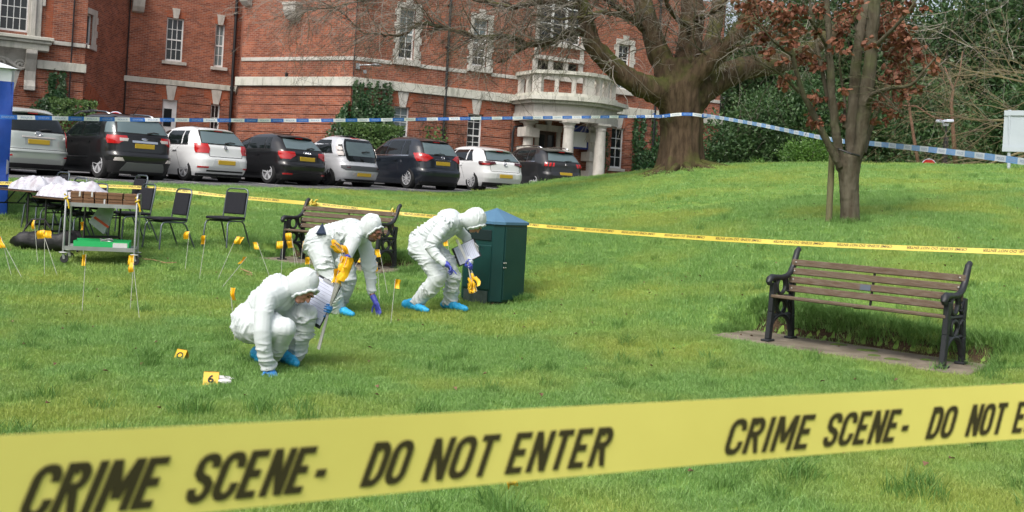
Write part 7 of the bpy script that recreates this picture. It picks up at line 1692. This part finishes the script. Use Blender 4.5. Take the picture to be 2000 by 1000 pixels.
# heavy condensed capitals drawn as strokes (x 0..1, y 0..1)
_arc = lambda cx, cy, rx, ry, a0, a1, n=9: [(cx + rx * math.cos(R(a0 + (a1 - a0) * i / n)), cy + ry * math.sin(R(a0 + (a1 - a0) * i / n))) for i in range(n + 1)]
GLYPH = {'C': [[(.88, .66)] + _arc(.5, .72, .38, .21, 0, 180) + _arc(.5, .28, .38, .21, 180, 360) + [(.88, .36)]], 'R': [[(.14, -.07), (.14, 1.07)], [(.14, .93), (.5, .93)] + _arc(.5, .73, .36, .20, 90, -90) + [(.14, .53)], [(.52, .53), (.86, -.07)]],
 'I': [[(.5, -.07), (.5, 1.07)]], 'M': [[(.09, -.07), (.09, 1.07)], [(.91, -.07), (.91, 1.07)], [(.14, 1.03), (.5, .25)], [(.86, 1.03), (.5, .25)]], 'E': [[(.16, -.07), (.16, 1.07)], [(.16, .93), (.9, .93)], [(.16, .51), (.8, .51)], [(.16, .07), (.9, .07)]],
 'S': [[(.86, .70)] + _arc(.5, .76, .36, .17, 0, 180, 7) + [(.16, .62), (.34, .52), (.66, .46), (.85, .36)] + _arc(.5, .24, .36, .17, 0, -180, 7) + [(.14, .30)]], 'N': [[(.12, -.07), (.12, 1.07)], [(.88, -.07), (.88, 1.07)], [(.15, 1.0), (.85, 0.0)]],
 'D': [[(.14, -.07), (.14, 1.07)], [(.14, .93), (.45, .93)] + _arc(.45, .65, .41, .28, 90, 0, 5) + _arc(.45, .35, .41, .28, 0, -90, 5) + [(.14, .07)]], 'O': [_arc(.5, .72, .38, .21, 0, 180) + _arc(.5, .28, .38, .21, 180, 360) + [(.88, .72)]], 'T': [[(.5, -.07), (.5, .87)], [(.02, .93), (.98, .93)]], '-': [[(.12, .40), (.80, .40)]]}
WID = {'I': .42, 'M': 1.3, '-': .8, 'T': .95}
def stroke_word(mb, word, t0, t1, y0, y1, slant):
    tot = sum(WID.get(c, 1.0) for c in word) + .22 * (len(word) - 1); hgt = y1 - y0; ux = (t1 - t0 - slant * hgt) / tot; x = 0; k = 0
    for ch_ in word:
        w = WID.get(ch_, 1.0)
        for pl in GLYPH[ch_]:
            P = [Vector((x * ux + p[0] * w * ux, p[1] * hgt)) for p in pl]; hw = .0036; L_, R_ = [], []
            for i, p in enumerate(P):
                a = (P[i] - P[i - 1]).normalized() if i > 0 else None; b = (P[i + 1] - P[i]).normalized() if i < len(P) - 1 else None
                d = ((a or b) + (b or a)).normalized(); n = Vector((-d.y, d.x)); m = hw / max(.5, n.dot(Vector((-(b or a).y, (b or a).x)))); L_.append(p + n * m); R_.append(p - n * m)
            k += 1; o = .0012 + .00002 * k; mapq = lambda q: rbn.at(t0 + q.x + slant * max(min(q.y, hgt), 0), y0 + max(min(q.y, hgt), 0), o)
            mb.grid([[mapq(q) for q in L_], [mapq(q) for q in R_]])
        x += w + .22
for (w_, u0, u1) in words:
    mb = MB(); stroke_word(mb, w_, t_of(u0), t_of(u1), -.0285, .0135, .30); mb.build('lettering', m_tink, tape, world=True, fix=False)
# far yellow tape, three runs: table to bench, bench to bin side, on to the right
tx0, tx1, tx2 = at(-60, 355, 17.0), at(612, 400, 16.35), at(772, 417, 15.85)
runs = [([at(-60, 356, 17.2), at(270, 366, 16.8), at(440, 383, 16.6), at(613, 398, 16.3)], 'thin yellow lettered tape from the tent to the bench back'), ([at(613, 398, 16.3), at(690, 407, 16.1), at(771, 416, 15.8)], 'short yellow lettered tape along the top of the bench back'),
        ([at(771, 416, 15.8), at(1025, 439, 15.4), at(1300, 460, 13.3), at(1600, 477, 11.9), at(2000, 493, 10.6), at(2150, 497, 10.2)], 'long yellow lettered tape from the bench past the bin to the right edge')]
for (pts, lab) in runs:
    rb_ = Ribbon(pts, .075, wob=.5, seed=len(lab), tilt=(0, .45, 1)); t = thing('crime_scene_tape', lab, 'tape', pts[0], group='thin yellow tapes across the lawn')
    mb = MB(); rb_.strip(mb, -.029, .029, step=.08); mb.build('tape', m_tape2, t, smooth=25, world=True)
    mb = MB(); q = .15
    while q + .62 < rb_.L: rb_.text(mb, 'CRIME SCENE- DO NOT ENTER', q, q + .62, -.008, .022, .0015, bold=.015, flip=True); q += .78
    if mb.v: mb.build('lettering', m_tink, t, world=True)['kind'] = 'stuff'
for (u, v, Y, lab) in ((613, 398, 16.26, 'yellow tape knot on the left top of the bench'), (771, 415, 15.76, 'yellow tape turn on the right top of the bench')):
    c = at(u, v, Y); mb = MB(); mb.tube([c + Vector((.04 * math.cos(k * .7), .035 * math.sin(k * .7), -.03 + .004 * k)) for k in range(14)], .014, 5)
    for a in (-.9, .6): mb.tube([c, c + Vector((.05 * math.cos(a) * (1 if a > 0 else -1), -.04, .06)), c + Vector((.09 * math.cos(a) * (1 if a > 0 else -1), -.06, .045 + .04 * a))], [.012, .018, .01], 5)
    o = mb.build('tape_knot', m_tape2, None); tag(o, lab, 'tape', 'yellow tape knots on the bench')
# police tape: white film printed with blue blocks
def block_mat(name, white, blue, per):
    m = bpy.data.materials.new(name); m.use_nodes = True; nt = m.node_tree; b = nt.nodes['Principled BSDF']; uv = nd(nt, 'UVMap'); sx = nd(nt, 'SeparateXYZ'); nt.links.new(uv.outputs[0], sx.inputs[0])
    fr = nd(nt, 'Math', operation='FRACT'); dv_ = nd(nt, 'Math', operation='DIVIDE'); dv_.inputs[1].default_value = per; nt.links.new(sx.outputs[0], dv_.inputs[0]); nt.links.new(dv_.outputs[0], fr.inputs[0])
    gt = nd(nt, 'Math', operation='GREATER_THAN'); gt.inputs[1].default_value = .5; nt.links.new(fr.outputs[0], gt.inputs[0]); mx = nd(nt, 'Mix', data_type='RGBA'); mx.inputs[6].default_value = c4(white); mx.inputs[7].default_value = c4(blue)
    nt.links.new(gt.outputs[0], mx.inputs[0]); nt.links.new(mx.outputs[2], b.inputs['Base Color']); b.inputs['Roughness'].default_value = .4; return m
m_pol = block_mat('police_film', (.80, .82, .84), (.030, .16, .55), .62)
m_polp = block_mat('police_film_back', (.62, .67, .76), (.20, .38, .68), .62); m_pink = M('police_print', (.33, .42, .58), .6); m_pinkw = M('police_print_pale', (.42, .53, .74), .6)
def police(pts, mat, lab, w, wob, seed, text, tilt=(0, 0, 1)):
    rb_ = Ribbon(pts, w, wob=wob, seed=seed, tilt=tilt); t = thing('police_tape', lab, 'tape', pts[0], group='blue and white police tapes')
    n = int(rb_.L / .12); mb = MB(); V = []; U = []
    for i in range(n + 1):
        q = rb_.L * i / n; V += [rb_.at(q, -w / 2), rb_.at(q, w / 2)]; U += [(q, 0), (q, 1)]
    fs = [(2 * i, 2 * i + 2, 2 * i + 3, 2 * i + 1) for i in range(n)]; mb.add(V, fs, [[U[k] for k in f] for f in fs]); mb.build('tape', mat, t, smooth=0, world=True, fix=False)
    if text:
        mb = MB(); q = .06; k = 0
        while q + .3 < rb_.L:
            if k % 2 == 0: rb_.text(mb, 'POLICE', q, q + .2, -w * .22, w * .22, .002, bold=.02, shear=0)
            q += .31; k += 1
        mb.build('lettering', m_pink, t, world=True)['kind'] = 'stuff'
        mb = MB(); q = .37
        while q + .3 < rb_.L: rb_.text(mb, 'POLICE LINE', q, q + .2, .0, w * .22, .002, bold=.01, shear=0); rb_.text(mb, 'DO NOT CROSS', q, q + .2, -w * .24, -w * .04, .002, bold=.01, shear=0); q += .62
        mb.build('lettering', m_pinkw, t, world=True)['kind'] = 'stuff'
    return rb_
tk0, tk1 = at(1302, 228, 27.95), at(1372, 224, 27.95)
police([at(-40, 226, 16.9), at(30, 229, 17.1), at(300, 234, 19.3), at(650, 235, 22.3), at(950, 231, 24.9), at(1302, 227, 28.2)], m_pol, 'police tape from the tent across the parked cars to the big trunk', .072, .55, 2, True)
trunk_c = tb(1331, 228)
ring_ = [trunk_c + Vector((math.cos(a) * .74, math.sin(a) * .70, .02 * math.sin(a * 3) + (math.cos(a)) * .04)) for a in np.linspace(math.pi * 1.04, math.pi * 1.97, 9)]
police(ring_, m_pol, 'police tape wrapped round the big trunk', .085, .1, 5, True)
mb = MB(); mb.tube([ring_[0], ring_[0] + Vector((-.05, -.06, .08)), ring_[0] + Vector((-.12, -.04, .04))], [.03, .025, .006], 5); o = mb.build('tape_knot', M('police_blue', (.02, .10, .45), .4), None); tag(o, 'blue tape knot at the left of the big trunk', 'tape')
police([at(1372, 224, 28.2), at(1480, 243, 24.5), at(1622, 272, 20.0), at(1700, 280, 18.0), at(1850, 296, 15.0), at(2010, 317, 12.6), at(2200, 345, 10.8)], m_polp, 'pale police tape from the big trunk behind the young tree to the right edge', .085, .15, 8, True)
# ------------------------------------------------------------------ signs and lamp post at the far side
m_white_sign = M('sign_back_white', (.42, .47, .52), .5, col2=(.38, .43, .48), ns=2)
m_redsign = M('sign_red', (.50, .012, .015), .4)
def disc_sign(u, v, Y, r, lab, zb):
    c = at(u, v, Y); s = thing('round_sign', lab, 'sign', (c.x, c.y, zb), group='round red signs'); T = Matrix.Translation(c) @ Matrix.Rotation(R(90), 4, 'X')
    mb = MB(); mb.lathe([(r, -.004), (r, .004), (0, .004)], 28, T); mb.build('disc', m_sheet, s, world=True)
    mb = MB(); mb.lathe([(r * .9, .004), (r * .9, .007), (0, .007)], 28, T); mb.build('red_face', m_redsign, s, world=True)
    mb = MB(); mb.tube([Vector((c.x, c.y + .04, zb)), Vector((c.x, c.y + .04, c.z + r))], .03, 8); mb.build('post', m_lampgrey, s, world=True)
disc_sign(225, 236, 31, .29, 'round red sign beyond the black crossover roof', 1.5); disc_sign(1814, 325, 35, .27, 'round red sign just showing over the grass rise', 1.6)
sb = at(1969, 322, 24.5); sbz = gz(sb.x, sb.y); sgn = thing('sign_board', 'white sign board seen from behind on a grey post at the right edge', 'sign', (sb.x, sb.y, sbz))
q0, q1 = at(1970, 215, 24.5), at(1969, 322, 24.5)
mb = MB(); mb.tube([Vector((sb.x, sb.y - .05, sbz - .1)), Vector((q0.x, sb.y - .05, q0.z))], .04, 10); mb.build('post', m_white_sign, sgn, world=True, smooth=40)
dx = Vector((.80, -.55, 0)).normalized(); o_ = at(1962, 216, 24.5)
def brd(a, b, z0, z1, t0, t1, nm):
    mb = MB(); nn = Vector((dx.y, -dx.x, 0)) * -1; P = [Vector((o_.x, o_.y, o_.z)) + dx * s + nn * t + Vector((0, 0, z)) for t in (t0, t1) for z in (z0, z1) for s in (a, b)]
    mb.add(P, [(0, 1, 3, 2), (4, 6, 7, 5), (0, 4, 5, 1), (2, 3, 7, 6), (0, 2, 6, 4), (1, 5, 7, 3)]); mb.build(nm, m_white_sign, sgn, world=True)
brd(0, 1.6, -.98, 0, 0, .02, 'board'); brd(0, 1.6, -.12, -.0, -.03, -.002, 'rail'); brd(0, 1.6, -.98, -.86, -.03, -.002, 'rail')
lp = at(1845, 315, 36); lpo = thing('lamp_post', 'dark post with two white cameras in front of the evergreens', 'camera post', (lp.x, lp.y, 1.8)); lt = at(1848, 236, 36)
mb = MB(); mb.tube([Vector((lp.x, lp.y, 1.7)), Vector((lp.x, lp.y, lt.z - .55))], .09, 10); mb.tube([Vector((lp.x, lp.y, lt.z - .56)), lt], .035, 8); mb.build('post', m_iron, lpo, world=True)
for (u, v, a) in ((1836, 237, .5), (1853, 236, -.3)):
    c = at(u, v, 36); mb = MB(); T = Matrix.Translation(c) @ Matrix.Rotation(a, 4, 'Z'); mb.box(-.16, .16, -.06, .06, -.05, .05, T); mb.build('camera', m_sheet, lpo, world=True, bevel=.015)
mb = MB(); c = at(1846, 243, 36); mb.box(c.x - .1, c.x + .1, c.y - .05, c.y + .05, c.z - .06, c.z + .03); mb.build('bracket', m_lampgrey, lpo, world=True)
# ------------------------------------------------------------------ small litter in the grass
m_dead = leaf_mat('dead_leaf', (.10, .05, .026), (.21, .125, .07), None, transl=.1)
rl = random.Random(4); mb = MB()
for k in range(330):
    y = math.sqrt(rl.uniform(4.4 ** 2, 22 ** 2)); x = rl.uniform(-.5, .52) * y
    if y > float(edge_y(x)): continue
    z = gz(x, y) + .035; a = rl.uniform(0, 6.28); L_ = rl.uniform(.02, .055); d = Vector((math.cos(a), math.sin(a), rl.uniform(-.2, .6))).normalized(); s = d.cross(Vector((0, 0, 1))).normalized() * L_ * .4; c = Vector((x, y, z))
    mb.add([c, c + d * L_ * .5 + s + Vector((0, 0, .012)), c + d * L_, c + d * L_ * .5 - s + Vector((0, 0, .015)), c + d * L_ * .5], [(0, 1, 4), (1, 2, 4), (2, 3, 4), (3, 0, 4)])
o = mb.build('fallen_leaves', m_dead, None, fix=False); tag(o, 'small brown dead leaves scattered over the lawn', 'leaves', kind='stuff')
m_stick = M('dry_stick', (.30, .20, .10), .8)
for i, (pts, lab) in enumerate(((((240, 507), (300, 512), (322, 518), (345, 517)), 'dry fallen stick below the lone chair'), (((470, 530), (490, 537), (492, 543), (480, 541)), 'bent dry stick left of the bench slab'))):
    P = [on_ground(u, v) + Vector((0, 0, .03)) for u, v in pts]; mb = MB(); mb.tube(P, .009, 5); o = mb.build('fallen_stick', m_stick, None); tag(o, lab, 'stick', 'fallen sticks')
g = on_ground(1006, 966); mb = MB(); flag_shape(mb, g + Vector((0, 0, .085)), Vector((.3, .2, -.9)).normalized(), .075, .06, 3.4, .5, 3); o = mb.build('torn_flag', m_flag, None, smooth=0); tag(o, 'scrap of yellow flag in the grass under the near tape', 'flag')
